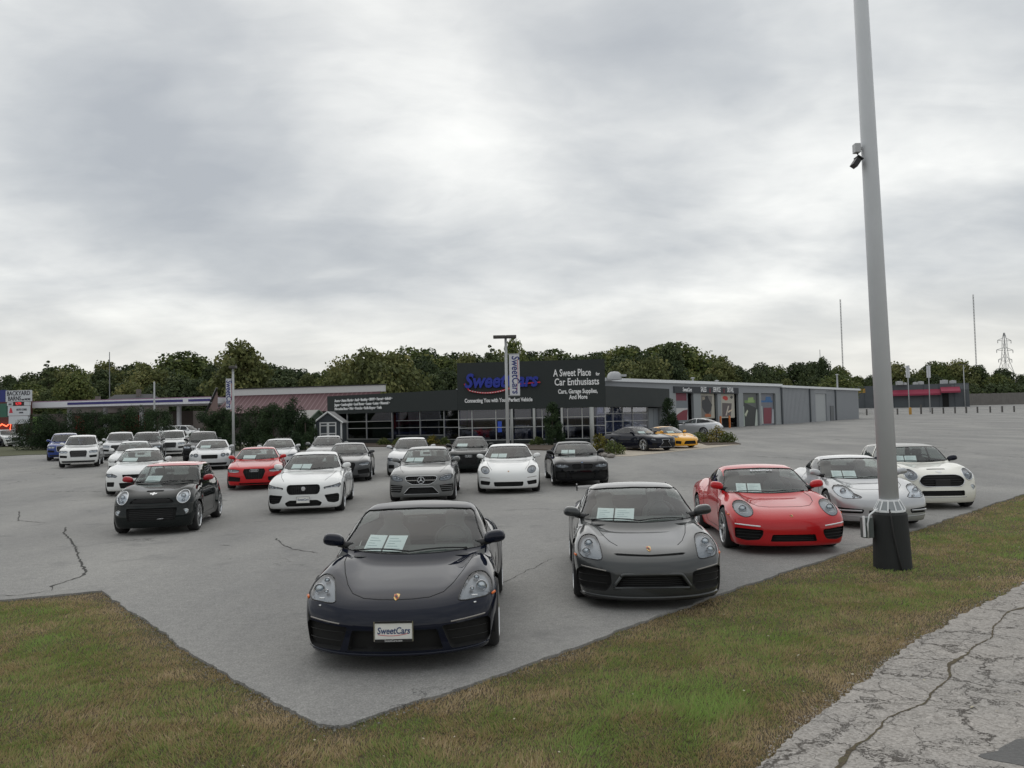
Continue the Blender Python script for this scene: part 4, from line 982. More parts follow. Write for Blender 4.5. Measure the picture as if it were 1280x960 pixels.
LOTUS = dict(PORSCHE); LOTUS.update(L=4.37, W=1.85, H=1.23, cell=.055, oh=.95, wb=2.575, seams=[], lines=[], extra=[], fender=(.10, .70, .17, .6),
    feat=[('headlight', rnd([(.56, .66), (.66, .76), (.80, .76), (.84, .68), (.76, .62)], .03), dict(d=.05, lamps=[(.72, .69, .04)])),
          ('intake', rnd([(-.36, .44), (.36, .44), (.46, .24), (-.46, .24)], .04), dict(c=1, d=.08, bars=3)),
          ('intake', rnd([(.58, .42), (.84, .46), (.84, .28), (.60, .24)], .03), dict(d=.07))])
COUPE = dict(RS5); COUPE.update(L=4.75, W=1.92, H=1.345, cell=.055, wr=.36, extra=[], rim='five', fender=(.05, .7, .18, .6),
    feat=[('headlight', rnd([(.56, .60), (.66, .68), (.86, .72), (.87, .64), (.74, .59)], .02), dict(d=.05, lamps=[(.72, .645, .03)])),
          ('grille', rnd([(-.28, .64), (.28, .64), (.20, .48), (.46, .22), (-.46, .22), (-.20, .48)], .02), dict(c=1, d=.06, bars=7, ring=1, rr=.010)),
          ('intake', rnd([(.58, .42), (.86, .46), (.85, .28), (.62, .26)], .03), dict(d=.05))])
WANT = lambda k: True
# ================================================================ ground
def nbm(name): return NB(name)
def asphalt_mat():
    n = NB('asphalt'); p = n.pos()
    fine = n.noise(75, 6, 0.8, p); med = n.noise(9, 6, 0.7, p); big = n.noise(0.16, 5, 0.55, p, 0.4); band = n.noise(0.35, 4, 0.6, p, 0.3, (1, .35, 1))
    vor = n.n('ShaderNodeTexVoronoi', Scale=52.0); n.l(p, vor.inputs['Vector'])
    c = n.ramp(fine, [(0.34, (.10, .098, .096)), (0.5, (.285, .282, .274)), (0.66, (.54, .535, .515))])
    c2 = n.ramp(vor.outputs['Distance'], [(0.05, (.44, .43, .42)), (0.35, (.285, .281, .272)), (0.7, (.18, .178, .173))])
    c = n.mixc(.45, c, c2)
    c = n.mixc(n.ramp(big, [(0.35, (.0, .0, .0)), (0.7, (.5, .5, .5))]), c, (.30, .293, .28))
    c = n.mixc(1.0, c, n.ramp(band, [(0.3, (.76, .76, .77)), (0.7, (1.14, 1.13, 1.11))]), 'MULTIPLY')
    c = n.mixc(1.0, c, n.ramp(med, [(0.3, (.88, .88, .88)), (0.7, (1.10, 1.10, 1.09))]), 'MULTIPLY')
    oil = n.noise(0.9, 4, 0.65, p, .2); c = n.mixc(n.ramp(oil, [(0.58, (0, 0, 0)), (0.72, (.45, .45, .45))]), c, (.13, .13, .13))
    # a few long thin shrinkage cracks
    cv = n.n('ShaderNodeTexVoronoi', Scale=0.085); cv.feature = 'DISTANCE_TO_EDGE'
    wob = n.n('ShaderNodeTexNoise', Scale=1.1, Detail=7.0, Roughness=0.65); n.l(p, wob.inputs['Vector'])
    ad = n.n('ShaderNodeVectorMath'); ad.operation = 'MULTIPLY_ADD'; n.l(wob.outputs['Color'], ad.inputs[0]); ad.inputs[1].default_value = (2.2, 2.2, 0); n.l(p, ad.inputs[2]); n.l(ad.outputs[0], cv.inputs['Vector'])
    brk = n.noise(0.28, 2, .5, p)
    wid = n.mth('MULTIPLY', n.ramp(brk, [(0.5, (0, 0, 0)), (0.58, (1, 1, 1))]), 0.0022)
    crack = n.mth('LESS_THAN', cv.outputs['Distance'], wid)
    c = n.mixc(n.mth('MULTIPLY', crack, .75), c, (.05, .05, .05))
    n.set(Base_Color=c, Roughness=.88, Specular_IOR_Level=.35)
    n.bump(n.mth('SUBTRACT', fine, n.mth('MULTIPLY', crack, 1.0)), .35, .006); return n.m
def patch_color(n, p, tint=None):
    g1 = n.noise(0.55, 5, 0.62, p, .5); g2 = n.noise(2.3, 5, 0.6, p, .3); g3 = n.noise(11, 4, 0.6, p)
    f = n.mth('ADD', n.mth('MULTIPLY', g1, .55), n.mth('ADD', n.mth('MULTIPLY', g2, .32), n.mth('MULTIPLY', g3, .13)))
    return f
GRASS_STOPS = [(0.36, (.085, .115, .032)), (0.44, (.10, .12, .038)), (0.50, (.125, .118, .050)), (0.56, (.15, .115, .06)), (0.64, (.17, .115, .07))]
def soil_mat():
    n = NB('turf soil'); p = n.pos(); f = patch_color(n, p); fine = n.noise(60, 5, .7, p); f2 = n.noise(17, 5, .7, p, 1.0)
    c = n.ramp(n.mth('ADD', f, 0.0), GRASS_STOPS)
    c = n.mixc(n.ramp(fine, [(0.35, (.2, .2, .2)), (0.6, (.95, .95, .95))]), c, (.125, .098, .07))
    c = n.mixc(1.0, c, n.ramp(f2, [(0.3, (.62, .62, .62)), (0.7, (1.15, 1.15, 1.15))]), 'MULTIPLY')
    n.set(Base_Color=c, Roughness=.95, Specular_IOR_Level=.2); n.bump(n.mth('ADD', fine, f2), .7, .03); return n.m
def grass_mat():
    n = NB('grass blades'); p = n.pos(); f = patch_color(n, p)
    at = n.n('ShaderNodeAttribute'); at.attribute_name = 'tint'
    f = n.mth('ADD', f, n.mth('MULTIPLY', n.mth('SUBTRACT', at.outputs['Fac'], .5), .36))
    c = n.ramp(f, [(0.26, (.31, .46, .12)), (0.38, (.26, .37, .10)), (0.47, (.28, .33, .11)), (0.54, (.38, .33, .15)), (0.62, (.46, .34, .19)), (0.76, (.64, .52, .34))])
    n.set(Base_Color=c, Roughness=.7, Specular_IOR_Level=.25)
    tl = n.n('ShaderNodeBsdfTranslucent'); n.l(c, tl.inputs[0]); ms = n.n('ShaderNodeMixShader'); ms.inputs[0].default_value = .3
    n.l(n.b.outputs[0], ms.inputs[1]); n.l(tl.outputs[0], ms.inputs[2]); n.l(ms.outputs[0], n.o.inputs[0]); return n.m
def road_mat():
    n = NB('old cracked road'); p = n.pos()
    fine = n.noise(150, 3, .7, p); med = n.noise(14, 5, .65, p); big = n.noise(.8, 4, .6, p)
    vor = n.n('ShaderNodeTexVoronoi', Scale=55.0); n.l(p, vor.inputs['Vector'])
    c = n.ramp(vor.outputs['Color'], [(0.2, (.25, .235, .215)), (0.5, (.37, .35, .325)), (0.85, (.50, .475, .445))])
    c = n.mixc(.4, c, n.ramp(fine, [(0.3, (.20, .19, .18)), (0.7, (.50, .47, .44))]))
    c = n.mixc(1.0, c, n.ramp(big, [(0.3, (.88, .88, .88)), (0.7, (1.08, 1.06, 1.04))]), 'MULTIPLY')
    c = n.mixc(1.0, c, n.ramp(med, [(0.3, (.86, .86, .86)), (0.7, (1.06, 1.06, 1.06))]), 'MULTIPLY')
    wob = n.n('ShaderNodeTexNoise', Scale=2.3, Detail=8.0, Roughness=0.7); n.l(p, wob.inputs['Vector'])
    def cr(scale, amp, w, stretch, seed):
        ad = n.n('ShaderNodeVectorMath'); ad.operation = 'MULTIPLY_ADD'; n.l(wob.outputs['Color'], ad.inputs[0]); ad.inputs[1].default_value = (amp, amp, 0); n.l(p, ad.inputs[2])
        mp = n.n('ShaderNodeMapping'); mp.inputs['Scale'].default_value = stretch; mp.inputs['Location'].default_value = (seed, seed * 2, 0); mp.inputs['Rotation'].default_value = (0, 0, R(40)); n.l(ad.outputs[0], mp.inputs[0])
        v = n.n('ShaderNodeTexVoronoi', Scale=scale); v.feature = 'DISTANCE_TO_EDGE'; n.l(mp.outputs[0], v.inputs['Vector'])
        return n.ramp(v.outputs['Distance'], [(0.0, (1, 1, 1)), (w * .55, (.85, .85, .85)), (w, (0, 0, 0))])
    k1 = cr(.9, .9, .010, (1, 1.7, 1), 3); k3 = cr(4.6, .35, .012, (1, 1.2, 1), 5); k2 = cr(2.3, .6, .009, (1, 1.3, 1), 9)
    msk = n.ramp(n.noise(.9, 3, .5, p), [(0.42, (.0, .0, .0)), (0.6, (1, 1, 1))])
    msk3 = n.ramp(n.noise(1.7, 3, .5, p, .4), [(0.50, (0, 0, 0)), (0.62, (.8, .8, .8))]); k = n.mixc(1.0, n.mixc(1.0, k1, n.mixc(1.0, k2, msk, 'MULTIPLY'), 'LIGHTEN'), n.mixc(1.0, k3, msk3, 'MULTIPLY'), 'LIGHTEN')
    c = n.mixc(n.mth('MULTIPLY', k, .78), c, (.075, .062, .05))
    n.set(Base_Color=c, Roughness=.93, Specular_IOR_Level=.3)
    n.bump(n.mth('SUBTRACT', n.mth('MULTIPLY', vor.outputs['Distance'], .35), n.mth('MULTIPLY', k, 2.0)), .8, .012); return n.m
def V2(v): return Vector((v.x, v.y))
# terrain: one sheet to the horizon
xs = sorted(set([-3000, -1500, -700, -400] + list(range(-260, 261, 20)) + [400, 700, 1500, 3000])); ys = [-2500, -600, -60, -20, 26, 40, 60, 80, 100, 124, 150, 180, 220, 260, 320, 420, 600, 1000, 2000, 4000]
def gzf(x, y): return gz(x, min(y, 260)) + (0 if y <= 260 else (y - 260) * .006)
vs = [(x, y, gzf(x, y) - .006) for y in ys for x in xs]; nx_ = len(xs)
SOIL = soil_mat()
tag(mesh('ground', vs, [(j * nx_ + i, j * nx_ + i + 1, (j + 1) * nx_ + i + 1, (j + 1) * nx_ + i) for j in range(len(ys) - 1) for i in range(nx_ - 1)], SOIL), kind='structure')
# lot: outline surveyed along the broken asphalt edge
ASPH = asphalt_mat(); LZ = .022
def wobble(a, b, step, amp, rng=random):
    n = max(1, int((b - a).length / step)); t = (b - a).normalized(); nn = Vector((-t.y, t.x)); o = []
    for k in range(n):
        s_ = (a.x + b.y) * 3 + k * step; env = min(1, k / 12, (n - k) / 12)
        o.append(a.lerp(b, k / n) + nn * (rng.uniform(-amp, amp) * .7 + env * (.016 * math.sin(s_ * 2.1) + .010 * math.sin(s_ * 6.3) + .008 * math.sin(s_ * 15))) + t * rng.uniform(-step * .3, step * .3) * env)
    return o
eL = V2(G(0, 752)); eM = V2(G(128, 740)); eC0 = V2(G(388, 903)); eC = V2(G(411, 915)); eC1 = V2(G(436, 908)); e1 = V2(G(640, 840)); e2 = V2(G(905, 742)); e3 = V2(G(1085, 683)); e4 = V2(G(1280, 618))
dL = (eL - eM).normalized(); dR = (e4 - e3).normalized()
far_l = eL + dL * 40; far_r = e4 + dR * ((26.0 - e4.y) / dR.y)
edge = wobble(far_l, eL, 1.5, .1) + wobble(eL, eM, .10, .02) + wobble(eM, V2(G(250, 826)), .05, .016) + wobble(V2(G(250, 826)), eC0, .05, .016) + [eC0.lerp(eC, t_).lerp(eC.lerp(eC1, t_), t_) + Vector((random.uniform(-.012, .012), random.uniform(-.012, .012))) for t_ in [k_ / 14 for k_ in range(14)]] + wobble(eC1, e1, .05, .015) + wobble(e1, e2, .09, .022) + wobble(e2, e3, .12, .03) + wobble(e3, e4, .15, .035) + wobble(e4, far_r, .5, .08)[:-1] + [far_r]
from mathutils.geometry import delaunay_2d_cdt
def sheet_with_skirt(name, outline, z, mat, drop=.07):
    pts_ = [Vector((p.x, p.y)) for p in outline]; n = len(pts_)
    vo, eo, fo, *_ = delaunay_2d_cdt(pts_, [], [list(range(n))], 1, 1e-5)
    vs_ = [(p.x, p.y, z) for p in vo] + [(p.x, p.y, z) for p in pts_] + [(p.x, p.y, z - drop) for p in pts_]; k = len(vo)
    me = bpy.data.meshes.new(name); me.from_pydata(vs_, [], [tuple(f) for f in fo] + [(k + i, k + n + i, k + n + (i + 1) % n, k + (i + 1) % n) for i in range(n)]); me.update(); me.materials.append(mat)
    return tag(link(name, me), kind='structure')
lot_outline = edge + [Vector((-90, 26)), Vector((-90, far_l.y))]
sheet_with_skirt('parking_lot', lot_outline, LZ, ASPH)
fx = [-260, -150, -90] + list(range(-80, 81, 20)) + [110, 150, 200, 260]; fx = sorted(set(fx + [far_r.x])); fy = [26, 30, 40, 50, 60, 70, 80, 90, 100, 112, 124, 150, 180, 220, 255]
tag(mesh('parking_lot', [(x, y, gz(x, y) + LZ) for y in fy for x in fx], [(j * len(fx) + i, j * len(fx) + i + 1, (j + 1) * len(fx) + i + 1, (j + 1) * len(fx) + i) for j in range(len(fy) - 1) for i in range(len(fx) - 1)], ASPH), kind='structure')
# old road in the corner
r0 = V2(G(950, 960)); r1 = V2(G(1030, 890)); r2 = V2(G(1150, 800)); r3 = V2(G(1280, 730)); dr = (r3 - r2).normalized(); nr = Vector((dr.y, -dr.x))
d0 = (r1 - r0).normalized()
redge = wobble(r0 - d0 * 5, r0, .1, .03) + wobble(r0, r1, .05, .022) + wobble(r1, r2, .05, .03) + wobble(r2, r3, .07, .035) + wobble(r3, r3 + dr * 24, .3, .05) + [r3 + dr * 24]
road_outline = redge + [r3 + dr * 24 + nr * 9, r0 - d0 * 5 + nr * 9]
sheet_with_skirt('road', road_outline, .018, road_mat(), .06)
CRK = simple('dark crack', (.045, .043, .04), .95)  # even dark tone of the crack strips
def crack(pix, wdt, z=None):
    P0 = [V2(G(a, b)) for a, b in pix]; ln_ = []
    for a, b in zip(P0, P0[1:]):
        ln_ += wobble(a, b, .09, .028)
    ln_.append(P0[-1]); q = MB(); L1 = []; L2 = []; n_ = len(ln_)
    for i, p in enumerate(ln_):
        t_ = (ln_[min(i + 1, n_ - 1)] - ln_[max(i - 1, 0)]); t_ = t_.normalized() if t_.length > 0 else Vector((1, 0)); nn = Vector((-t_.y, t_.x)); w_ = wdt * random.uniform(.3, 1.2) * min(1, (i + 1) / 4, (n_ - i) / 4); L1.append(p + nn * w_); L2.append(p - nn * w_)
    q.add([(p.x, p.y, gz(p.x, p.y) + LZ + .0035) for p in L1 + L2], [(i, i + 1, n_ + i + 1, n_ + i) for i in range(n_ - 1)])
    tag(q.build('asphalt_crack', CRK), kind='structure')
crack([(66, 740), (64, 735), (103, 722), (107, 716), (98, 697), (92, 682), (80, 668), (82, 660)], .022); crack([(345, 674), (352, 682), (366, 688), (398, 693)], .020); crack([(24, 640), (23, 652), (60, 655)], .016); crack([(275, 683), (288, 684)], .03)
crack([(620, 640), (668, 637), (735, 640), (790, 634)], .012); crack([(-60, 742), (20, 747), (66, 740)], .012); crack([(1100, 556), (1150, 560), (1210, 559)], .05); crack([(1150, 547), (1190, 545)], .04); crack([(560, 760), (630, 730), (690, 700)], .006)
c = V2(G(1318, 955)); pts = [c + Vector((.34 * math.cos(t) * (1 + .25 * math.sin(3 * t) + .12 * math.sin(7 * t) + random.uniform(-.07, .07)), .30 * math.sin(t) * (1 + .2 * math.cos(4 * t)))) for t in [2 * math.pi * k / 40 for k in range(40)]]
sheet_with_skirt('road_patch', pts, .022, simple('worn tar patch', (.13, .128, .125), .95, var=.25, scale=40, bump=.5), .004)
# dirt filled joint along the road edge
joint = NB('joint dirt'); jf = joint.noise(30, 5, .7); joint.set(Base_Color=joint.ramp(jf, [(0.35, (.06, .05, .035)), (0.55, (.11, .085, .05)), (.7, (.08, .10, .035))]), Roughness=.95); joint.bump(jf, .8, .02)
q = MB()
ja = [r0 + nr * .30 - d0 * .6]; L_ = (r3 - r0).length; n = 70
lft = []; rgt = []; n = 200
for k in range(n + 1):
    t = k / n; p = (r0.lerp(r1, t * 3) if t < .2 else r1.lerp(r3, (t - .2) / .8)) if False else r0.lerp(r3, t * 1.35)
    off = .33 + .06 * math.sin(t * 9) + .04 * math.sin(t * 31 + 1) + .02 * math.sin(t * 77) + random.uniform(-.008, .008)
    wd = .003 + .018 * max(0, math.sin(t * 23 + .6)) ** 4 * random.uniform(.5, 1) + .007 * random.random()
    lft.append(p + nr * (off - wd)); rgt.append(p + nr * (off + wd))
q.add([(p.x, p.y, 0.0215) for p in lft + rgt], [(i, n + 1 + i, n + 2 + i, i + 1) for i in range(n)])
tag(q.build('road_crack_fill', joint.m), kind='structure')
# ---- turf: single blades, thinning with distance
def inside(P, poly):
    x, y = P[:, 0], P[:, 1]; r_ = np.zeros(len(P), bool); j = len(poly) - 1
    for i in range(len(poly)):
        xi, yi = poly[i]; xj, yj = poly[j]
        if yi != yj:
            r_ ^= ((yi > y) != (yj > y)) & (x < (xj - xi) * (y - yi) / (yj - yi) + xi)
        j = i
    return r_
def field(x, y, s, seed):
    r_ = np.random.default_rng(seed); o = 0
    for _ in range(7):
        a = r_.uniform(0, 6.28); k = s * r_.uniform(.6, 1.8); o = o + np.sin(k * (x * np.cos(a) + y * np.sin(a)) + r_.uniform(0, 6.28))
    return o / 3.7
def ray_ok(x, y):
    u = (x / np.maximum(y, .1)); return (np.abs(u) < .70 + .02)
pts = []
for (y0, y1, dens) in ((4.7, 6.5, 8600), (6.5, 8.5, 6400), (8.5, 11, 4200), (11, 15, 2000), (15, 20, 1100), (20, 27, 600)):
    w2 = y1 * .72 + .3; n = int(dens * (y1 - y0) * w2 * 2); P_ = np.stack([RNG.uniform(-w2, w2, n), RNG.uniform(y0, y1, n)], 1)
    P_ = P_[ray_ok(P_[:, 0], P_[:, 1])]; P_ = P_[~inside(P_, [tuple(v) for v in lot_outline])]
    P_ = P_[~inside(P_, [tuple(v) for v in road_outline])]; P_ = P_[P_[:, 1] < 25.8]; pts.append(P_)
P_ = np.concatenate(pts); n = len(P_); x, y = P_.T
f1 = field(x, y, 2.2, 3); f2 = field(x, y, 14, 5); bare = (f1 * .5 + f2 * .5 + RNG.normal(0, .35, n)) > .95; P_ = P_[~bare]; x, y = P_.T; n = len(P_); f1 = field(x, y, 2.2, 3); f2 = field(x, y, 14, 5); f3 = field(x, y, 34, 8)
hgt = .46 * (.036 + .020 * f2 + .010 * f1 + .014 * f3) * RNG.uniform(.5, 1.6, n) + .018 * (RNG.random(n) < .05); hgt = np.clip(hgt, .009, .09)
tall = np.exp(-(((x - G(880, 880).x) / .55) ** 2 + ((y - G(880, 880).y) / .30) ** 2)); hgt += .03 * tall * RNG.random(n)
ee = np.array([tuple(v) for v in edge if v.y < 27] ); rr2 = np.array([tuple(v) for v in redge if v.y < 27]); ee = np.concatenate([ee, rr2]); dist = np.full(n, 9.0)
for k in range(0, len(ee)): dist = np.minimum(dist, (x - ee[k, 0]) ** 2 + (y - ee[k, 1]) ** 2)
dist = np.sqrt(dist); edgy = np.exp(-(dist / (.34 + .2 * f2)) ** 2); keep = RNG.random(n) > np.maximum(.62 * edgy * np.clip(.55 + .6 * field(x, y, 3.5, 44), 0, 1), .8 * np.clip(field(x, y, 4.5, 21) * .8 + .3 * f2 - .55, 0, 1)); x, y, f1, f2, f3, hgt, edgy, dist = [v_[keep] for v_ in (x, y, f1, f2, f3, hgt, edgy, dist)]; n = len(x); hgt = hgt * (1 - .35 * edgy)
tall = np.exp(-(((x - G(880, 880).x) / .55) ** 2 + ((y - G(880, 880).y) / .30) ** 2))
wd = .0030 + .0018 * RNG.random(n) + np.maximum(0, y - 8) * .00045; az = RNG.uniform(0, 6.283, n); ln = hgt * RNG.uniform(.2, 1.7, n); la = 3.1 * field(x, y, 5, 12) + RNG.normal(0, .9, n)
z0 = np.full(n, -.01)
A = np.stack([x - np.cos(az) * wd, y - np.sin(az) * wd, z0], 1); B = np.stack([x + np.cos(az) * wd, y + np.sin(az) * wd, z0], 1); Cc = np.stack([x + np.cos(la) * ln, y + np.sin(la) * ln, z0 + .012 + hgt], 1)
V_ = np.stack([A, B, Cc], 1).reshape(-1, 3).astype(np.float32)
me = bpy.data.meshes.new('grass'); me.vertices.add(3 * n); me.vertices.foreach_set('co', V_.ravel()); me.loops.add(3 * n); me.loops.foreach_set('vertex_index', np.arange(3 * n, dtype=np.int32)); me.polygons.add(n); me.polygons.foreach_set('loop_start', np.arange(0, 3 * n, 3, dtype=np.int32))
me.update(calc_edges=True)
at = me.attributes.new('tint', 'FLOAT', 'FACE'); at.data.foreach_set('value', np.clip(.5 + RNG.normal(0, .26, n) - .3 * tall + .45 * edgy + .17 * field(x, y, 6, 31), 0, 1).astype(np.float32)); me.materials.append(grass_mat())
tag(link('grass', me), kind='stuff'); print('blades', n)
# ---- crumbs along the broken edges and litter in the grass
def scatter(name, pts, size, mat, z, flat=1.0):
    q = MB()
    for p in pts:
        s = size * random.uniform(.4, 1.3); a = random.uniform(0, 6.28); M = Matrix.Translation((p[0], p[1], z)) @ Matrix.Rotation(a, 4, 'Z') @ Matrix.Rotation(random.uniform(-.4, .4), 4, 'X')
        v = [Vector((math.cos(t) * s * random.uniform(.6, 1), math.sin(t) * s * random.uniform(.6, 1), 0)) for t in [0, 1.3, 2.6, 3.9, 5.1]]
        q.add([M @ w_ for w_ in v] + [M @ Vector((0, 0, s * .55 * flat))] + [M @ Vector((0, 0, -s * .4 * flat))], [(i, (i + 1) % 5, 5) for i in range(5)] + [((i + 1) % 5, i, 6) for i in range(5)])
    return tag(q.build(name, mat), kind='stuff')
ep = []
for i, p in enumerate(edge):
    if p.y < 24 and abs(p.x) < p.y * .75:
        for _ in range(5 if p.y < 11 else 2): ep.append((p.x + random.gauss(0, .07), p.y + random.gauss(0, .07)))
scatter('edge_gravel', ep, .011, simple('asphalt crumbs', (.20, .195, .18), .9, var=.45, scale=9), .015)
ep2 = [(p.x + random.gauss(0, .05), p.y + random.gauss(0, .05)) for p in redge if p.y < 14 for _ in range(8)]
scatter('road_gravel', ep2, .009, simple('road crumbs', (.34, .31, .28), .9, var=.3, scale=30), .015)
lp = []
for _ in range(420):
    X_ = random.uniform(-6, 12); Y_ = random.uniform(5, 17); lp.append((X_, Y_))
lp = np.array(lp); lp = lp[~inside(lp, [tuple(v) for v in lot_outline])]
scatter('leaf_litter', lp, .014, simple('pale dry leaf', (.42, .38, .28), .8, var=.25, scale=3), .03, .15)
# ================================================================ the cars, where they stand
PT = {'black': paint('black car', (.008, .0105, .021)), 'grey': paint('grey car', (.050, .053, .054), .5, .28), 'red': paint('red car', (.50, .012, .016)),
      'silver': paint('silver car', (.42, .43, .44), .7), 'white': paint('white car', (.74, .75, .74)), 'cream': paint('cream white car', (.76, .75, .68)),
      'warm': paint('warm grey car', (.16, .165, .165), .6), 'blue': paint('blue car', (.02, .05, .22)), 'jet': paint('jet black car', (.005, .0055, .007)), 'dark': paint('dark green grey car', (.009, .012, .012)),
      'orange': paint('amber yellow car', (.78, .38, .02)), 'navy': paint('navy car', (.004, .006, .014)), 'charcoal': paint('charcoal car', (.07, .072, .075), .5), 'pale': paint('pale silver car', (.5, .51, .52), .6)}
def place(P, px, py, slope):            # survey: where the lowest edge of the nose is seen, and the lean of the car's axis
    n = G(px, py, P['zb'] + .05); a = math.atan(slope)
    return (n.x + math.sin(a) * (P['L'] / 2 - .12), n.y + math.cos(a) * (P['L'] / 2 - .12), gz(n.x, n.y + 2) + LZ), -a
CARS = {}
def car(key, P, px, py, slope, pm, label, group='cars for sale on the lot', sh=None, shl='', **kw):
    if not WANT(key): return None
    loc, yaw = place(P, px, py, slope)
    r_, on, T = build_car(P, PT[pm], loc=loc, yaw=yaw, label=label, group=group, **kw)
    CARS[key] = (r_, P)
    if sh: sheets(r_, on, T, P, sh, shl)
    return r_
car('cayman', CAYMAN, 495, 815, 0.0, 'black', 'glossy black sports coupe with a cream dealer plate, nearest to the grass corner', sh=[(-.53, -.33), (-.31, -.10)],
    shl=['bluish price sheet in the windscreen of the nearest black sports coupe, the outer one', 'white price sheet in the windscreen of the nearest black sports coupe, towards the middle'])
car('gt4', GT4, 815, 747, .05, 'grey', 'dark grey sports coupe with a rear wing and a wide mesh intake', sh=[(-.56, -.35), (-.33, -.08)],
    shl=['price sheet in the grey winged coupe, nearer the pillar', 'price sheet in the grey winged coupe, nearer the middle of the glass'])
car('red911', dict(N911, W=1.88), 991, 680, .05, 'red', 'bright red sports coupe with round headlights, between the winged and silver coupes', sh=[(-.56, -.40), (-.38, -.16)],
    shl=['price sheet in the red sports coupe, nearer the pillar', 'price sheet in the red sports coupe, nearer the middle of the glass'])
car('silver996', N996, 1108, 650, .08, 'silver', 'silver sports coupe with clear oval headlights, partly behind the big lamp pole', sh=[(-.56, -.38), (-.36, -.12)],
    shl=['price sheet in the silver sports coupe, nearer the pillar', 'price sheet in the silver sports coupe, nearer the middle of the glass'])

car('miniwhite', MINIW, 1178, 627, .08, 'cream', 'cream white small hatchback with a black grille and bonnet scoop, last in the front row', sh=[(-.56, -.36), (-.34, -.08)],
    shl=['price sheet in the cream white hatchback, nearer the pillar', 'price sheet in the cream white hatchback, nearer the middle of the glass'], roofm=simple('grey roof', (.30, .30, .29), .3), mirrorm=PT['black'])
car('miniblack', MINIB, 190, 658, -.17, 'dark', 'dark grey small hatchback with a red roof and red mirrors', sh=[(-.45, -.12)], shl='price sheet behind the windscreen of the red roofed hatchback', roofm=PT['red'], mirrorm=paint('dark red mirror', (.35, .012, .02)))
car('xf', XF, 380, 634, -.12, 'white', 'white sedan with a black oblong mesh grille and a dealer plate', sh=[(-.56, -.30), (-.28, -.04)],
    shl=['price sheet in the white sedan with the black mesh grille, outer one', 'price sheet in the white sedan with the black mesh grille, inner one'])
car('rs5', RS5, 318, 606, -.24, 'red', 'bright red coupe with a black trapezoid grille and four rings', sh=[(-.5, -.08)], shl='price sheet behind the windscreen of the red coupe with four rings')
car('merc', MERC, 527, 620, -.03, 'warm', 'warm grey sedan with a large star badge in the middle of its grille', sh=[(-.60, -.38), (-.36, -.10)],
    shl=['price sheet in the grey sedan with the star, outer one', 'price sheet in the grey sedan with the star, inner one'])
car('panamera', PANA, 636, 610, .0, 'white', 'white low wide sports sedan with oval headlights, beside the black sedan', sh=[(-.58, -.36), (-.34, -.08)],
    shl=['price sheet in the white sports sedan, outer one', 'price sheet in the white sports sedan, inner one'])
car('m4', BMW, 728, 601, -.04, 'jet', 'glossy black coupe with twin rounded grilles, right of the white sports sedan', sh=[(-.52, -.30), (-.28, -.06)],
    shl=['price sheet in the black twin grille coupe, outer one', 'price sheet in the black twin grille coupe, inner one'])
car('a7', A7, 586, 586, -.02, 'dark', 'dark green black sedan with a big trapezoid grille, behind the white sports sedan', sh=[(-.56, -.12)], shl='price sheet in the dark sedan with the big trapezoid grille')
car('sedan3', GEN, 168, 613, -.34, 'white', 'white sedan half hidden behind the red roofed hatchback', sh=[(-.56, -.1)], shl='price sheet in the white sedan behind the red roofed hatchback')
car('bentley', BENT, 262, 583, -.28, 'pale', 'silver coupe with a barred oblong grille and paired round headlights', sh=[(-.56, -.1)], shl='price sheet in the silver coupe with paired round headlights')
car('q5', SUV, 98, 579, -.42, 'white', 'white sport utility vehicle with a large dark grille, near the left end of the lot')
car('lc', COUPE, 831, 560, -.62, 'navy', 'dark navy sports coupe on the pale concrete by the entrance wall', group='cars by the building', sh=[(-.5, -.1)], shl='price sheet in the dark navy coupe by the building')
car('lotus', LOTUS, 862, 557, -.52, 'orange', 'amber yellow sports car beside the dark navy coupe', group='cars by the building', sh=[(-.5, -.1)], shl='price sheet in the amber yellow sports car')
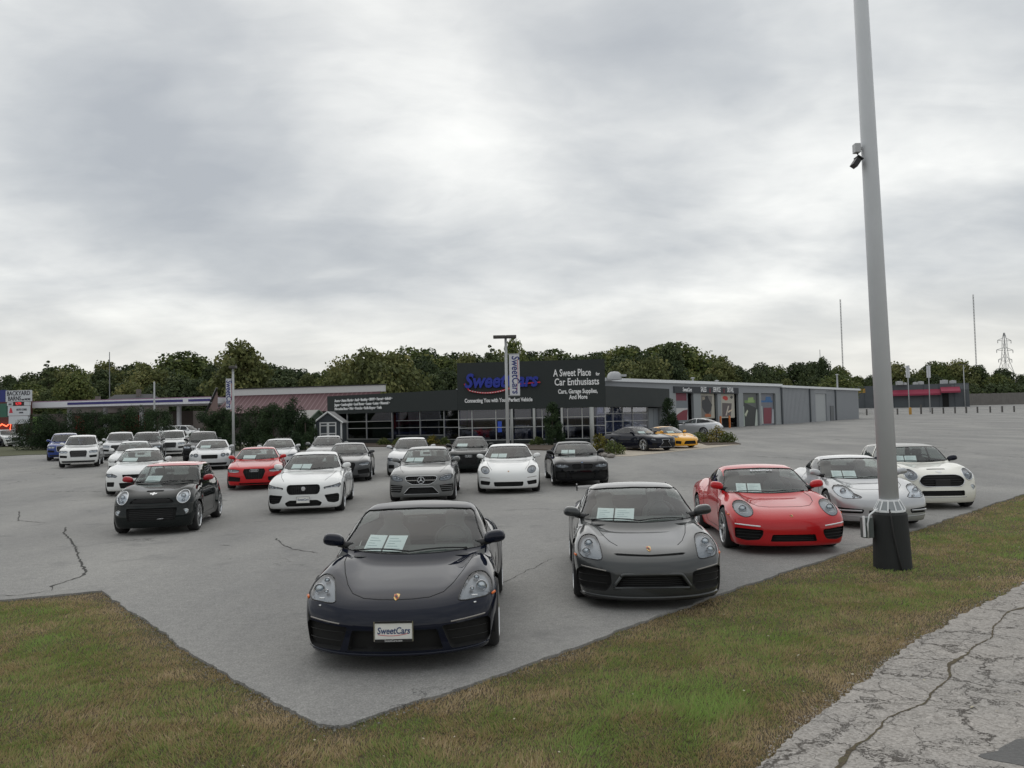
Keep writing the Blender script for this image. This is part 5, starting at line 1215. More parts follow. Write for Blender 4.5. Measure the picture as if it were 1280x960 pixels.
# far cars: share the shapes above, each with its own paint
def again(key, px, py, slope, pm, label, dh=.16, group='cars for sale on the lot', sheet=None, pos=None, mats=('body',), extra=None):
    if key not in CARS: return None
    src, P = CARS[key]; c = copy_tree(src); c['label'] = label; c['group'] = group
    if pos is None: loc, yaw = place(P, px, py, slope)
    else: loc, yaw = pos, slope
    c.location = loc; c.rotation_euler = (0, 0, yaw)
    for ch in c.children:
        b = ch.name.split('.')[0]
        if b in ('body', 'door_mirror', 'door_handle', 'roof'):
            ch.material_slots[0].link = 'OBJECT'; ch.material_slots[0].material = PT[pm]
    return c
def sheet_again(key, c, label):
    for o in list(bpy.data.objects):
        if o.name.startswith('price_sheet') and (o.location - CARS[key][0].location).length < .01 and o.parent is None:
            d = copy_tree(o); d.location = c.location; d.rotation_euler = c.rotation_euler; d['label'] = label; return d
for key, px, py, sl, pm, lab, shl in [
    ('q5', 80, 571, -.50, 'blue', 'deep blue sport utility vehicle, leftmost car of the lot', None),
    ('q5', 148, 570, -.40, 'pale', 'silver sport utility vehicle just right of the white one with the large grille', None),
    ('q5', 181, 571, -.36, 'charcoal', 'charcoal sport utility vehicle between the silver one and the white boxy one', None),
    ('q5', 212, 566, -.30, 'white', 'white boxy sport utility vehicle in front of the gap in the hedge', None),
    ('q5', 250, 572, -.28, 'jet', 'black sport utility vehicle behind the silver coupe with paired headlights', None),
    ('sedan3', 162, 590, -.36, 'white', 'white car tucked behind the white sedan by the red roofed hatchback', None),
    ('rs5', 346, 583, -.22, 'pale', 'pale silver coupe behind the red coupe', None),
    ('rs5', 432, 597, -.13, 'charcoal', 'charcoal coupe just behind the white sedan with the mesh grille', None),
    ('sedan3', 405, 581, -.14, 'warm', 'grey sedan near the dark garden shed', None),
    ('sedan3', 512, 590, -.08, 'pale', 'pale silver sedan hidden behind the grey sedan with the star', None)]:
    again(key, px, py, sl, pm, lab)
# ================================================================ buildings and street furniture
CHARC = simple('charcoal render', (.022, .028, .028), .75, var=.08, scale=2, bump=.2)
ALU = simple('aluminium frame', (.42, .43, .43), .4, .6); WHITE = simple('white letters', (.80, .81, .82), .5)
STEEL = simple('galvanised pole', (.38, .39, .40), .5, .1, .08, 3); ROOFW = simple('white roof edge', (.72, .74, .76), .5)
def wallM(p, q, z0=0.0): return frame_matrix((p[0], p[1], z0), (q[0] - p[0], q[1] - p[1], 0))
def wall_len(p, q): return math.hypot(q[0] - p[0], q[1] - p[1])
def boxw(M, x0, x1, y0, y1, z0, z1, mat, name, parent, q=None):
    m = MB(); m.box(x0, x1, y0, y1, z0, z1, 0, M); return m.build(name, mat, parent)
def P2(px, Y): v = D(px, 500, Y); return (v.x, v.y)
# ---- showroom
A_, B_, C_, D_ = P2(409, 70), P2(572, 61), P2(757, 60), P2(837, 70)
gA = .40
show = empty('showroom_building', (B_[0], B_[1], gz(*B_)), label='long charcoal showroom with a raised fascia of blue lettering and white-framed glazing', cat='building')
show_inv = Matrix.Translation((-B_[0], -B_[1], -gz(*B_)))
def sw_(M): return show_inv @ M
FT, FB, CT = 4.5, 2.98, 6.45
TH = 1.2
def fascia(p, q, z0, z1, name='fascia', x0=0, x1=None, z=(-TH, 0)):
    M = sw_(wallM(p, q)); return boxw(M, x0, x1 if x1 is not None else wall_len(p, q), z0, z1, z[0], z[1], CHARC, name, show)
fascia(A_, B_, FB, FT, x1=wall_len(A_, B_) - .02); fascia(B_, C_, FB - .02, CT, 'parapet'); fascia(C_, D_, FB, FT, x0=.02)
# return of the parapet and roof deck
poly = [A_, B_, C_, D_, (D_[0] + 2, D_[1] + 16), (A_[0] + 6, A_[1] + 22)]
m = MB(); n = len(poly); m.add([show_inv @ Vector((x, y, 3.9)) for x, y in poly], [tuple(range(n))]); m.build('roof', simple('roof membrane', (.25, .25, .25), .9), show)
m = MB(); m.add([show_inv @ Vector((x, y, FB + .02)) for x, y in poly], [tuple(range(n))]); m.build('soffit', simple('soffit', (.12, .12, .12), .9), show)
for a_, b_ in ((poly[3], poly[4]), (poly[4], poly[5]), (poly[5], poly[0])):
    M = sw_(wallM(a_, b_)); boxw(M, .05, wall_len(a_, b_) - .05, .3, FT - .05, -.25, -.02, CHARC, 'wall', show)
fl = MB(); fl.add([show_inv @ Vector((x, y, gz(x, y) + .12)) for x, y in poly], [tuple(range(n))]); fl.build('showroom_floor', simple('showroom floor', (.12, .115, .11), .25), show)
SGL = glassm('storefront glass', (.55, .58, .72), 1.6)
def storefront(p, q, x0, x1, inset, zb_, cols, rows, zt=FB, low=True):
    M = sw_(wallM(p, q)); g = gz(*p)
    gl = boxw(M, x0, x1, zb_, zt, -inset - .03, -inset - .01, SGL, 'glazing', show)
    if low: boxw(M, x0 - .05, x1 + .05, g - .3, zb_ - .03, -inset - .22, -inset + .05, CHARC, 'lower_wall', show)
    for c in cols: boxw(M, c - .028, c + .028, zb_, zt, -inset - .08, -inset + .05, ALU, 'mullion', show)
    for r_ in rows: boxw(M, x0, x1, r_ - .024, r_ + .024, -inset - .07, -inset + .04, ALU, 'transom', show)
LA = wall_len(A_, B_); LB = wall_len(B_, C_); LC = wall_len(C_, D_)
def ux(p, q, px):      # station along a wall seen at image column px
    d = ray(px, 500); den = d.x * (q[1] - p[1]) - d.y * (q[0] - p[0]); return (d.y * p[0] - d.x * p[1]) / den * wall_len(p, q)
cA = [ux(A_, B_, v) for v in (431, 455, 487)]
storefront(A_, B_, cA[0], cA[2], .25, .85, cA, [.88, 1.75, 2.30])
cB = [ux(A_, B_, v) for v in (487, 518, 552)]
storefront(A_, B_, cB[0] + .08, cB[2] - .08, .6, 1.12, cB[1:2], [1.15, 1.75, 2.3])
cC = [ux(A_, B_, 552), LA - .02]; storefront(A_, B_, cC[0], cC[1], .25, .80, [cC[0]], [.83, 1.72, 2.3])
cD = [.02] + [ux(B_, C_, v) for v in (589, 619, 637, 667, 677, 709, 727, 756)]
storefront(B_, C_, 0.02, cD[-1], .25, .70, cD, [.73, 1.65, 2.3])
cE = [.3] + [ux(C_, D_, v) for v in (775, 788, 801)]
storefront(C_, D_, .3, LC - 2.6, .9, 1.05, [.3, 1.5, 2.9, 4.6, 6.4, LC - 2.6], [1.08, 1.9, 2.5])
M = sw_(wallM(C_, D_))
bl = simple('vertical blinds', (.42, .44, .41), .8, var=.12, scale=6)
for k in range(26): boxw(M, 2.0 + k * .30, 2.0 + k * .30 + .27, 1.1, 2.9, -1.30, -1.27, bl, 'blind_slat', show) if 2.0 + k * .30 < LC - 2.9 else None
dr_ = simple('grey metal door', (.23, .25, .27), .5)
for k in range(2): boxw(M, LC - 2.4 + k * 1.0, LC - 1.45 + k * 1.0, gz(*D_) + .1, 2.9, -.95, -.88, dr_, 'door', show)
boxw(M, LC - .3, LC - .02, gz(*D_), FB, -1.1, -.02, simple('pale corner pier', (.32, .34, .35), .6), 'corner_pier', show)
for px_, r_ in ((667.5, .10), (702, .085), (739, .16), (640, .08)):
    x = ux(B_, C_, px_); q = MB(); c = sw_(wallM(B_, C_)) @ Vector((x, 0, -.02 + .35)); g = gz(*C_) - show.location.z
    q.tube([(c.x, c.y, g - .1), (c.x, c.y, FB - show.location.z)], r_, 14); q.build('column', simple('pale column', (.36, .37, .36), .5), show, True)
# lettering
BLUE = simple('sign blue', (.006, .022, .30), .35); REDS = simple('sign red', (.45, .015, .05), .4)
def wtext(p, q, s, pxc, z, size, **kw):
    x = ux(p, q, pxc) if pxc > 50 else pxc; M = sw_(wallM(p, q)) @ Matrix.Translation((x, z, kw.pop('out', .02)))
    return text_on(show, s, M, kw.pop('mat', WHITE), **dict(dict(size=size, extrude=.02, xs=.72, bold=.012), **kw))
wtext(B_, C_, 'SweetCars', 626.5, 4.62, 1.42, mat=BLUE, shear=.22, xs=.86, bold=.045, extrude=.10, out=.10)
q = MB(); xa, xb = ux(B_, C_, 581), ux(B_, C_, 676); M = sw_(wallM(B_, C_)); pts = []
for k in range(31):
    t = k / 30; pts.append(M @ Vector((xa + (xb - xa) * t, 4.60 + .28 * (t ** 1.4) - .52 * math.sin(math.pi * min(1, t * 1.35 + .02)) ** .8 * (1 - t * .3) + (.35 * max(0, .06 - t) / .06), .12)))
q.tube(pts, [.05 + .02 * math.sin(math.pi * k / 30) for k in range(31)], 6); q.build('swoosh', REDS, show)
dsh = MB()
for k in range(2, 17):
    a, b = pts[k], pts[k].lerp(pts[k + 1], .55); o = Vector((0, -.075, 0)); dsh.box(min(a.x, b.x), max(a.x, b.x), a.y - .085, a.y - .06, a.z - .02, a.z + .02)
dsh.build('swoosh_dashes', WHITE, show)['kind'] = 'stuff'
wtext(B_, C_, 'Connecting You with Your Perfect Vehicle', 623, 3.52, .40)
wtext(B_, C_, 'A Sweet Place', 716, 5.28, .72, xs=.66); wtext(B_, C_, 'for', 748, 5.28, .32)
wtext(B_, C_, 'Car Enthusiasts', 721.5, 4.62, .72); wtext(B_, C_, 'Cars, Garage Supplies,', 722.5, 4.02, .44); wtext(B_, C_, 'And More', 723, 3.60, .44)
for i, t in enumerate(('Acura \u2022 Aston Martin \u2022 Audi \u2022 Bentley \u2022 BMW \u2022 Ferrari \u2022 Infiniti \u2022', 'Jaguar \u2022 Lamborghini \u2022 Land Rover \u2022 Lexus \u2022 Lotus \u2022 Maserati \u2022', 'Mercedes-Benz \u2022 Mini \u2022 Porsche \u2022 Rolls-Royce \u2022 Tesla')):
    x = ux(A_, B_, 418.5); M = sw_(wallM(A_, B_)) @ Matrix.Translation((x, 3.98 - i * .34, .02)); text_on(show, t, M, WHITE, size=.31, extrude=.015, xs=.84, bold=.010, align='LEFT')
# showroom contents: red displays seen through the glass
for (px_, w_, h0, h1, col) in ((468, 1.9, 1.3, 2.9, (.40, .03, .02)), (452, .6, 1.2, 2.8, (.35, .03, .03)), (535, .5, 1.2, 2.8, (.45, .28, .28)), (545, .5, 1.2, 2.8, (.4, .2, .2))):
    x = ux(A_, B_, px_); c = wallM(A_, B_) @ Vector((x, 0, -4)); o = empty('display_stand', (c.x, c.y, gz(*A_) + .1), label={468: 'wide red display panel behind the left glazing of the showroom', 452: 'narrow red display panel at the far left of the glazing', 535: 'pinkish display figure behind the middle glazing, left one', 545: 'pinkish display figure behind the middle glazing, right one'}[px_], cat='display')
    q = MB(); q.box(-w_ / 2, w_ / 2, -.1, .1, h0 - .5, h1 - .5); q.build('panel', simple('display %d' % px_, col, .6), o); q = MB(); q.box(-w_ * .4, w_ * .4, -.25, .25, 0, h0 - .5); q.build('plinth', BLK(), o)
for px_, k, pm, rz, lab in ((486, 'sedan3', 'charcoal', 1.2, 'grey car inside the showroom, behind the left glazing'), (530, 'rs5', 'dark', -1.1, 'dark car inside the showroom, left of the entrance'), (612, 'lc', 'navy', 1.3, 'dark low car inside the showroom under the blue lettering'), (655, 'rs5', 'charcoal', -1.4, 'grey car inside the showroom behind the pole')):
    if k in CARS:
        p_, q_ = (A_, B_) if px_ < 572 else (B_, C_); c = wallM(p_, q_) @ Vector((ux(p_, q_, px_), 0, -3.2)); again(k, 0, 0, rz, pm, lab, pos=(c.x, c.y, gz(*B_) + .12), group='cars inside the showroom')
q = MB(); M = sw_(wallM(B_, C_)); q.box(ux(B_, C_, 621), ux(B_, C_, 621) + .30, 1.3, 2.1, -.24, -.22, 0, M); q.build('blue_notice', simple('notice blue', (.02, .08, .5), .4), show)
# rooftop units
def unit(x, y, z, w, d, h, mat, lab, round_=False):
    o = empty('rooftop_unit', (x, y, z), label=lab, cat='roof unit'); q = MB()
    if round_:
        q.lathe([(w * .5, 0), (w * .5, h * .35), (w * .44, h * .7), (w * .28, h * .93), (0, h)], 18); q.build('cowl', mat, o, True); q = MB(); q.box(w * .1, w * .8, -d * .3, d * .3, h * .35, h * .6); q.build('spout', mat, o)
    else:
        q.box(-w / 2, w / 2, -d / 2, d / 2, 0, h); bevel(q.build('case', mat, o), .04); q = MB(); q.lathe([(w * .3, h), (w * .3, h + .08), (0, h + .1)], 12); q.build('fan_cover', mat, o)
    return o
v = D(768, 472, 74); unit(v.x, v.y, 5.55, 1.3, 1.3, .75, simple('pale sheet metal', (.42, .43, .44), .5), 'round pale vent cowl at the right end of the raised fascia', True)
# ---- service building (long metal shed to the right)
S0, S1, S2 = (15.0, 81.5), P2(976, 100.5), P2(1073, 124)
svc = empty('service_building', (S1[0], S1[1], gz(*S1)), label='long grey metal service building with open bays and a white roof edge', cat='building')
svi = Matrix.Translation((-S1[0], -S1[1], -gz(*S1)))
GM = simple('grey metal siding', (.26, .275, .295), .55, .1, .05, 1.5); GP = simple('pale grey pier', (.27, .29, .30), .6); DKF = simple('dark sign band', (.028, .033, .04), .6)
SH = 5.45
def sb(p, q, x0, x1, y0, y1, z0, z1, mat, name): return boxw(svi @ wallM(p, q), x0, x1, y0, y1, z0, z1, mat, name, svc)
S00 = (S0[0] - (S1[0] - S0[0]) * .55, S0[1] - (S1[1] - S0[1]) * .55)
LS = wall_len(S00, S1); su = lambda v: ux(S00, S1, v)
bays = [(845, 867, 'left'), (876, 897, 'a'), (901.5, 923, 'b'), (929, 949, 'c'), (951.5, 969.5, 'd')]
tp = 4.62
sb(S00, S1, 0, LS, tp, SH, -.3, 0, GM, 'upper_wall')
prev = 0.0
for a, b, _ in bays:
    sb(S00, S1, prev, su(a), gz(*S0) - .4, tp - .002, -.28, 0, GP, 'pier'); prev = su(b)
sb(S00, S1, prev, LS, gz(*S0) - .4, tp - .002, -.28, 0, GP, 'pier')
sb(S00, S1, su(842), su(922.5), 4.50, 5.15, .003, .12, DKF, 'sign_board')
sb(S00, S1, -.2, LS + .1, SH + .002, SH + .30, -.5, .25, ROOFW, 'roof_edge')
def stext(t, pxc, size, mat=WHITE, xs=.62, shear=0):
    M = svi @ wallM(S00, S1) @ Matrix.Translation((su(pxc), 4.66, .13)); text_on(svc, t, M, mat, size=size, extrude=.01, xs=xs, bold=.012, shear=shear)
stext('SweetCars', 858, .56, shear=.2, xs=.72); stext('SALES', 878.5, .72); stext('|', 886.5, .5, REDS); stext('SERVICE', 895, .72); stext('|', 904, .5, REDS); stext('DETAIL', 912, .72)
def poster(px0, px1, y0, y1, layers, lab):
    x0, x1 = su(px0), su(px1); M = wallM(S00, S1); c = M @ Vector(((x0 + x1) / 2, 0, -.35)); o = empty('wall_poster', c, label=lab, cat='poster'); o.location.z = 0
    Mi = Matrix.Translation(-o.location) @ M; w_, h_ = x1 - x0, y1 - y0
    for i, (pl2, col) in enumerate(layers):
        q = MB(); vs = [Mi @ Vector((x0 + a * w_, y0 + b * h_, -.22 + .006 * i + dz)) for dz in (0, .005) for a, b in pl2]; n_ = len(pl2)
        q.add(vs, [tuple(range(n_))[::-1], tuple(range(n_, 2 * n_))] + [(k, (k + 1) % n_, n_ + (k + 1) % n_, n_ + k) for k in range(n_)])
        q.build('print_panel', simple('print %.2f %.2f %.2f' % col, col, .5), o)
R4 = [(0, 0), (1, 0), (1, 1), (0, 1)]
def blob(cx, cy, rx, ry, sd, n=9):
    r_ = random.Random(sd); return [(min(.97, max(.03, cx + rx * math.cos(t) * r_.uniform(.7, 1.1))), min(.98, max(.02, cy + ry * math.sin(t) * r_.uniform(.7, 1.1)))) for t in [2 * math.pi * k / n for k in range(n)]]
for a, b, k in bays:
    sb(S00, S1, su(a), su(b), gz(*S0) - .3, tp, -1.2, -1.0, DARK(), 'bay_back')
g0 = .75
poster(846, 862, g0 + .7, 4.5, [(R4, (.16, .18, .20)), ([(0, .75), (.9, .75), (.9, 1), (0, 1)], (.16, .015, .04)), ([(0, .1), (.95, .1), (.95, .5), (0, .5)], (.5, .5, .5)), ([(.02, .1), (.9, .1), (.95, .45), (.6, .42), (.1, .28)], (.18, .015, .03))], 'poster of a red machine in the leftmost service bay')
poster(877, 895, g0 + 1.1, 4.5, [(R4, (.40, .38, .32)), ([(.08, .05), (.75, .05), (.85, .9), (.1, .92)], (.16, .15, .14)), (blob(.45, .55, .36, .38, 2), (.03, .03, .035)), (blob(.5, .12, .3, .08, 7), (.40, .12, .04)), (blob(.25, .8, .12, .08, 9), (.3, .26, .2))], 'tall tan poster with a dark machine, left of the door with the red crest')
poster(903, 920, g0 + 1.1, 4.5, [(R4, (.42, .40, .34)), ([(.08, .05), (.7, .05), (.8, .6), (.1, .62)], (.10, .08, .08)), (blob(.35, .82, .22, .10, 4), (.50, .03, .02)), (blob(.8, .85, .1, .07, 5), (.05, .05, .05)), ([(.3, .1), (.4, .1), (.6, .5), (.5, .5)], (.5, .45, .4)), ([(.5, .2), (.8, .3), (.8, .36), (.5, .28)], (.6, .5, .38))], 'tall tan poster with a red crest near the top')
poster(930, 948, g0 + .1, 4.6, [(R4, (.10, .11, .11)), ([(.15, .70), (.9, .70), (.9, .8), (.15, .78)], (.14, .24, .07)), ([(.35, .72), (.8, .72), (.75, .88), (.4, .86)], (.26, .38, .14)), ([(0, 0), (.12, 0), (.1, .6), (0, .62)], (.35, .42, .36)), ([(.15, 0), (.8, 0), (.92, .55), (.1, .72)], (.025, .03, .03)), ([(.8, 0), (1, 0), (1, .5), (.92, .5)], (.45, .5, .45)), ([(.1, .35), (.3, .5), (.36, .46), (.2, .28)], (.45, .48, .36))], 'dark poster with a green cap shape in the fourth service bay')
poster(952, 968.5, g0 + .1, 4.6, [(R4, (.15, .16, .19)), ([(.0, .72), (.95, .72), (.95, .78), (0, .78)], (.02, .12, .30)), ([(.4, .76), (.85, .76), (.8, .9), (.45, .9)], (.02, .12, .30)), ([(.2, .05), (.8, .05), (.85, .55), (.25, .55)], (.19, .025, .045)), ([(0, .05), (.2, .05), (.15, .6), (0, .6)], (.40, .45, .42)), ([(.8, .05), (1, .05), (1, .5), (.9, .5)], (.4, .42, .45))], 'poster with a blue cap shape and a dark red block in the last bay')
for px_ in (893.5, 904.8):
    v = wallM(S00, S1) @ Vector((su(px_), 0, .6)); q = MB(); q.lathe([(.11, -.1), (.11, 1.25), (.08, 1.33), (0, 1.35)], 12)
    tag(q.build('bollard', simple('orange paint', (.55, .16, .03), .5), None, True, (v.x, v.y, gz(v.x, v.y))), 'orange bollard at the service bays, ' + ('left one' if px_ < 900 else 'right one'), 'bollard', 'orange bollards')
LT = wall_len(S1, S2); tu = lambda v: ux(S1, S2, v); e0 = .12
sb(S1, S2, .05, tu(1019.5), .2, 5.35, -.3, 0, GM, 'metal_wall'); sb(S1, S2, tu(1033), LT, .2, 5.35, -.3, 0, GM, 'metal_wall'); sb(S1, S2, tu(1019.5), tu(1033), 4.75, 5.35, -.3, 0, GM, 'metal_wall')
sb(S1, S2, tu(1019.5), tu(1033), .5, 4.75, -.2, -.12, simple('pale roller door', (.34, .36, .37), .5), 'roller_door')
sb(S1, S2, tu(1037), tu(1041), .8, 3.1, .002, .08, simple('dark personnel door', (.09, .10, .11), .5), 'side_door')
sb(S1, S2, -.05, LT + .3, 5.352, 5.62, -.6, .28, ROOFW, 'roof_edge')
for v in (976, 1011.5, 1043.5): sb(S1, S2, tu(v), tu(v) + .28, .6, 5.35, .002, .16, simple('downpipe', (.07, .08, .09), .5), 'downpipe')
for k in range(int(LT / .45)):
    x = .3 + k * .45
    if not (tu(1018.5) - .2 < x < tu(1033.5)) and x < LT - .2: sb(S1, S2, x, x + .05, .9, 5.3, .001, .025, GM, 'siding_rib')
bk = [S00, S1, S2, (S2[0] - 8, S2[1] + 9), (S00[0] - 11, S00[1] + 12)]
m = MB(); m.add([svi @ Vector((a, b, z)) for z, (a, b) in ((5.5, S00), (5.5, S1), (5.5, S2), (6.3, bk[3]), (6.3, bk[4]))], [(0, 1, 2, 3, 4)]); m.build('roof', simple('metal roof', (.5, .51, .52), .5), svc)
for a, b in ((S2, bk[3]), (bk[3], bk[4]), (bk[4], S00)):
    boxw(svi @ wallM(a, b), .02, wall_len(a, b) - .02, 0, 5.4, -.2, -.01, GM, 'back_wall', svc)
for px_, h_ in ((847, .5), (866, .9), (896, .5), (1046.5, 1.9)):
    v = D(px_, 475, 100 if px_ < 1000 else 122); q = MB(); q.lathe([(.12, 0), (.12, h_), (.26, h_ + .02), (.26, h_ + .10), (0, h_ + .16)], 10)
    tag(q.build('roof_vent', simple('pale sheet metal', (.42, .43, .44), .5), None, True, (v.x, v.y, 5.75)), {847: 'short vent pipe on the service roof, leftmost', 866: 'tallest capped vent on the service roof above the sign band', 896: 'short vent pipe on the service roof right of the tall capped one', 1046.5: 'slim white vent pipe on the far end of the metal shed'}[px_], 'roof vent')
# ---- dark building with pink awnings far right
W0, W1 = P2(1062, 200), P2(1212, 190); far = empty('awning_building', (W1[0], W1[1], gz(*W1)), label='low dark grey building with long pink awnings at the far right', cat='building'); fi = Matrix.Translation((-W1[0], -W1[1], -gz(*W1))); M = fi @ wallM(W0, W1); LW = wall_len(W0, W1)
gw = gz(*W1); tz = 2.26 + 32 / 1036 * 193
boxw(M, 0, LW, gw - .5, tz, -9, 0, simple('slate grey wall', (.085, .095, .105), .7, var=.1, scale=.6), 'wall', far)
for v in range(8): boxw(M, LW * v / 8 + .1, LW * v / 8 + .25, gw, tz - .1, .002, .08, simple('slate pilaster', (.06, .07, .08), .7), 'pilaster', far)
PK = simple('pink awning', (.27, .03, .065), .7)
wu = lambda v: ux(W0, W1, v)
za = 2.26 + 23 / 1036 * 193
for a, b, zz_, pr in ((1112, 1176, za - .4, 1.2), (1176, 1200, za, 2.2)):
    m = MB(); vs = [M @ Vector(p) for p in ((wu(a), zz_ + .9, .02), (wu(b), zz_ + .9, .02), (wu(b), zz_ - .1, pr), (wu(a), zz_ - .1, pr), (wu(a), zz_ - .5, pr), (wu(b), zz_ - .5, pr), (wu(a), zz_ + .7, .02), (wu(b), zz_ + .7, .02))]
    m.add(vs, [(0, 1, 2, 3), (3, 2, 5, 4), (4, 5, 7, 6), (0, 3, 4, 6), (1, 7, 5, 2)]); m.build('awning', PK, far)
boxw(M, wu(1178), wu(1186), gw, za - .6, .002, .1, DARK(), 'doorway', far); boxw(M, wu(1064), wu(1082), za + .1, za + 1.1, .01, .1, simple('ochre sign', (.42, .24, .05), .6), 'sign', far)
boxw(M, wu(1190), wu(1212) - .1, tz - 1.5, tz - .3, .01, .06, simple('slate panel', (.13, .14, .15), .7), 'panel', far)
for v, s_ in ((1124, 1.2), (1131, .7), (1144, .8), (1151, 1.0), (1180, 1.3), (1191, 1.1)):
    p = D(v, 480, 195); unit(p.x, p.y, tz, s_, s_, s_ * .7, simple('pale sheet metal', (.42, .43, .44), .5), 'roof unit on the dark far building, %s' % {1124: 'left end', 1131: 'small, second from left', 1144: 'small, third from left', 1151: 'fourth from left', 1180: 'large, above the doorway awning', 1191: 'rightmost'}[v])
# ---- maroon roofed building
T0, T1 = P2(253, 92), P2(463, 88); mb = empty('maroon_roof_building', (T0[0], T0[1], gz(*T0)), label='low building with a ribbed maroon roof under a white ridge band', cat='building'); ti = Matrix.Translation((-T0[0], -T0[1], -gz(*T0))); M = ti @ wallM(T0, T1); LT_ = wall_len(T0, T1)
z1 = 2.26 + (530 - 515.5) / 1036 * 90; z2 = 2.26 + (530 - 493) / 1036 * 93; z3 = 2.26 + (530 - 485) / 1036 * 93
MAR = simple('maroon metal roof', (.115, .050, .058), .5, .0, .08, 1.2); MARR = simple('lit maroon rib', (.21, .12, .125), .45)  # ribs coloured lighter than the slope to imitate light against shaded valleys
boxw(M, .6, LT_, .3, z1, -7, -.6, simple('dark brown wall', (.06, .05, .045), .8), 'wall', mb)  # wall below the roof slope, one even dark brown
m = MB(); m.add([M @ Vector(p) for p in ((1.0, z1, 0), (LT_, z1, 0), (LT_, z2, -3.2), (1.8, z2, -3.2))], [(0, 1, 2, 3)]); m.build('roof_slope', MAR, mb)
for k in range(int((LT_ - 1.6) / .55)):
    x = 1.6 + k * .55; m = MB(); m.add([M @ Vector(p) for p in ((x, z1 + .01, .10), (x + .12, z1 + .01, .10), (x + .12, z2, -3.08), (x, z2, -3.08), (x, z1 - .05, 0), (x + .12, z1 - .05, 0))], [(0, 1, 2, 3), (0, 4, 5, 1)]); m.build('roof_rib', MARR, mb)
boxw(M, 1.6, LT_ + .4, z2, z3, -3.6, -3.1, simple('white ridge band', (.60, .60, .60), .6), 'ridge_band', mb); boxw(M, 1.5, LT_ + .5, z3 + .002, z3 + .1, -3.7, -3.0, BLK(), 'ridge_cap', mb)
m = MB(); m.add([M @ Vector(p) for p in ((0, .3, -.3), (0, z1 - .4, -.3), (1.6, z3, -.3), (1.7, z2, -.3), (1.7, .3, -.3))], [(0, 1, 2, 3, 4)][::-1]); m.add([M @ Vector(p) for p in ((0, .3, -3.3), (0, z1 - .4, -3.3), (1.6, z3, -3.3), (1.7, z2, -3.3), (1.7, .3, -3.3))], [(0, 1, 2, 3, 4)]); m.build('gable_wall', simple('pinkish wall', (.20, .14, .13), .8), mb)
m = MB(); m.tube([M @ Vector((-.3, z1 - .9, -.25)), M @ Vector((1.65, z3 + .1, -.25))], .14, 4); m.build('verge_board', BLK(), mb)
boxw(M, .75, 1.3, z1 - .4, z1 + .3, -.29, -.22, simple('gable window', (.06, .03, .04), .3), 'gable_window', mb)
# ---- garden sheds
def shed(px, Ys, w_, d_, hw_, hr, rz, wallm, trimm, roofm, lab, doors=True):
    p = D(px, 540, Ys); p.z = gz(p.x, Ys) + LZ; o = empty('garden_shed', p, rz, lab, 'shed')
    q = MB(); q.box(-w_ / 2, w_ / 2, -d_ / 2, d_ / 2, 0, hw_); q.add([(-w_ / 2, -d_ / 2, hw_), (w_ / 2, -d_ / 2, hw_), (0, -d_ / 2, hr), (-w_ / 2, d_ / 2, hw_), (w_ / 2, d_ / 2, hw_), (0, d_ / 2, hr)], [(0, 1, 2), (4, 3, 5)]); q.build('wall', wallm, o)
    for s in (1, -1):
        q = MB(); e = .15; q.add([(0, -d_ / 2 - e, hr + .06), (s * (w_ / 2 + e), -d_ / 2 - e, hw_ - .08), (s * (w_ / 2 + e), d_ / 2 + e, hw_ - .08), (0, d_ / 2 + e, hr + .06), (0, -d_ / 2 - e, hr + .0), (s * (w_ / 2 + e), -d_ / 2 - e, hw_ - .14), (s * (w_ / 2 + e), d_ / 2 + e, hw_ - .14), (0, d_ / 2 + e, hr)], [(0, 1, 2, 3), (4, 7, 6, 5), (0, 4, 5, 1), (1, 5, 6, 2), (2, 6, 7, 3)]); q.build('roof', roofm, o)
        q = MB(); q.tube([(0, -d_ / 2 - e - .02, hr + .02), (s * (w_ / 2 + e), -d_ / 2 - e - .02, hw_ - .12)], .06, 4); q.build('verge_board', trimm, o)
        q = MB(); q.box(s * w_ / 2 - .06, s * w_ / 2 + .06, -d_ / 2 - .03, -d_ / 2 + .05, 0, hw_ - .05); q.build('corner_board', trimm, o)
    if doors:
        for s in (1, -1):
            q = MB(); q.box(min(0, s * .62) + .01, max(0, s * .62) - .01, -d_ / 2 - .05, -d_ / 2 - .002, min(.12, 9), 1.85); dd = q.build('door', wallm, o)
            for a in (.04, .58):
                q = MB(); q.box(s * a - .045, s * a + .045, -d_ / 2 - .08, -d_ / 2 - .052, .12, 1.85); q.build('door_trim', trimm, dd)
            for b in (.16, 1.0, 1.6, 1.81):
                q = MB(); q.box(min(s * .08, s * .54), max(s * .08, s * .54), -d_ / 2 - .079, -d_ / 2 - .052, b - .04, b + .04); q.build('door_trim', trimm, dd)
    return o
shed(414, 63, 1.95, 2.4, 1.9, 2.6, .03, simple('slate shed boards', (.045, .055, .065), .7), simple('white trim', (.62, .63, .63), .6), simple('shingle grey', (.20, .20, .20), .9), 'small slate grey garden shed with white-trimmed double doors')
shed(387, 65, 1.9, 2.6, 1.95, 2.75, .75, simple('sage green boards', (.075, .11, .075), .7), simple('sage trim', (.10, .14, .10), .6), simple('pale roof shingles', (.36, .35, .33), .9), 'sage green garden shed with a pale roof beside the hedge', False)
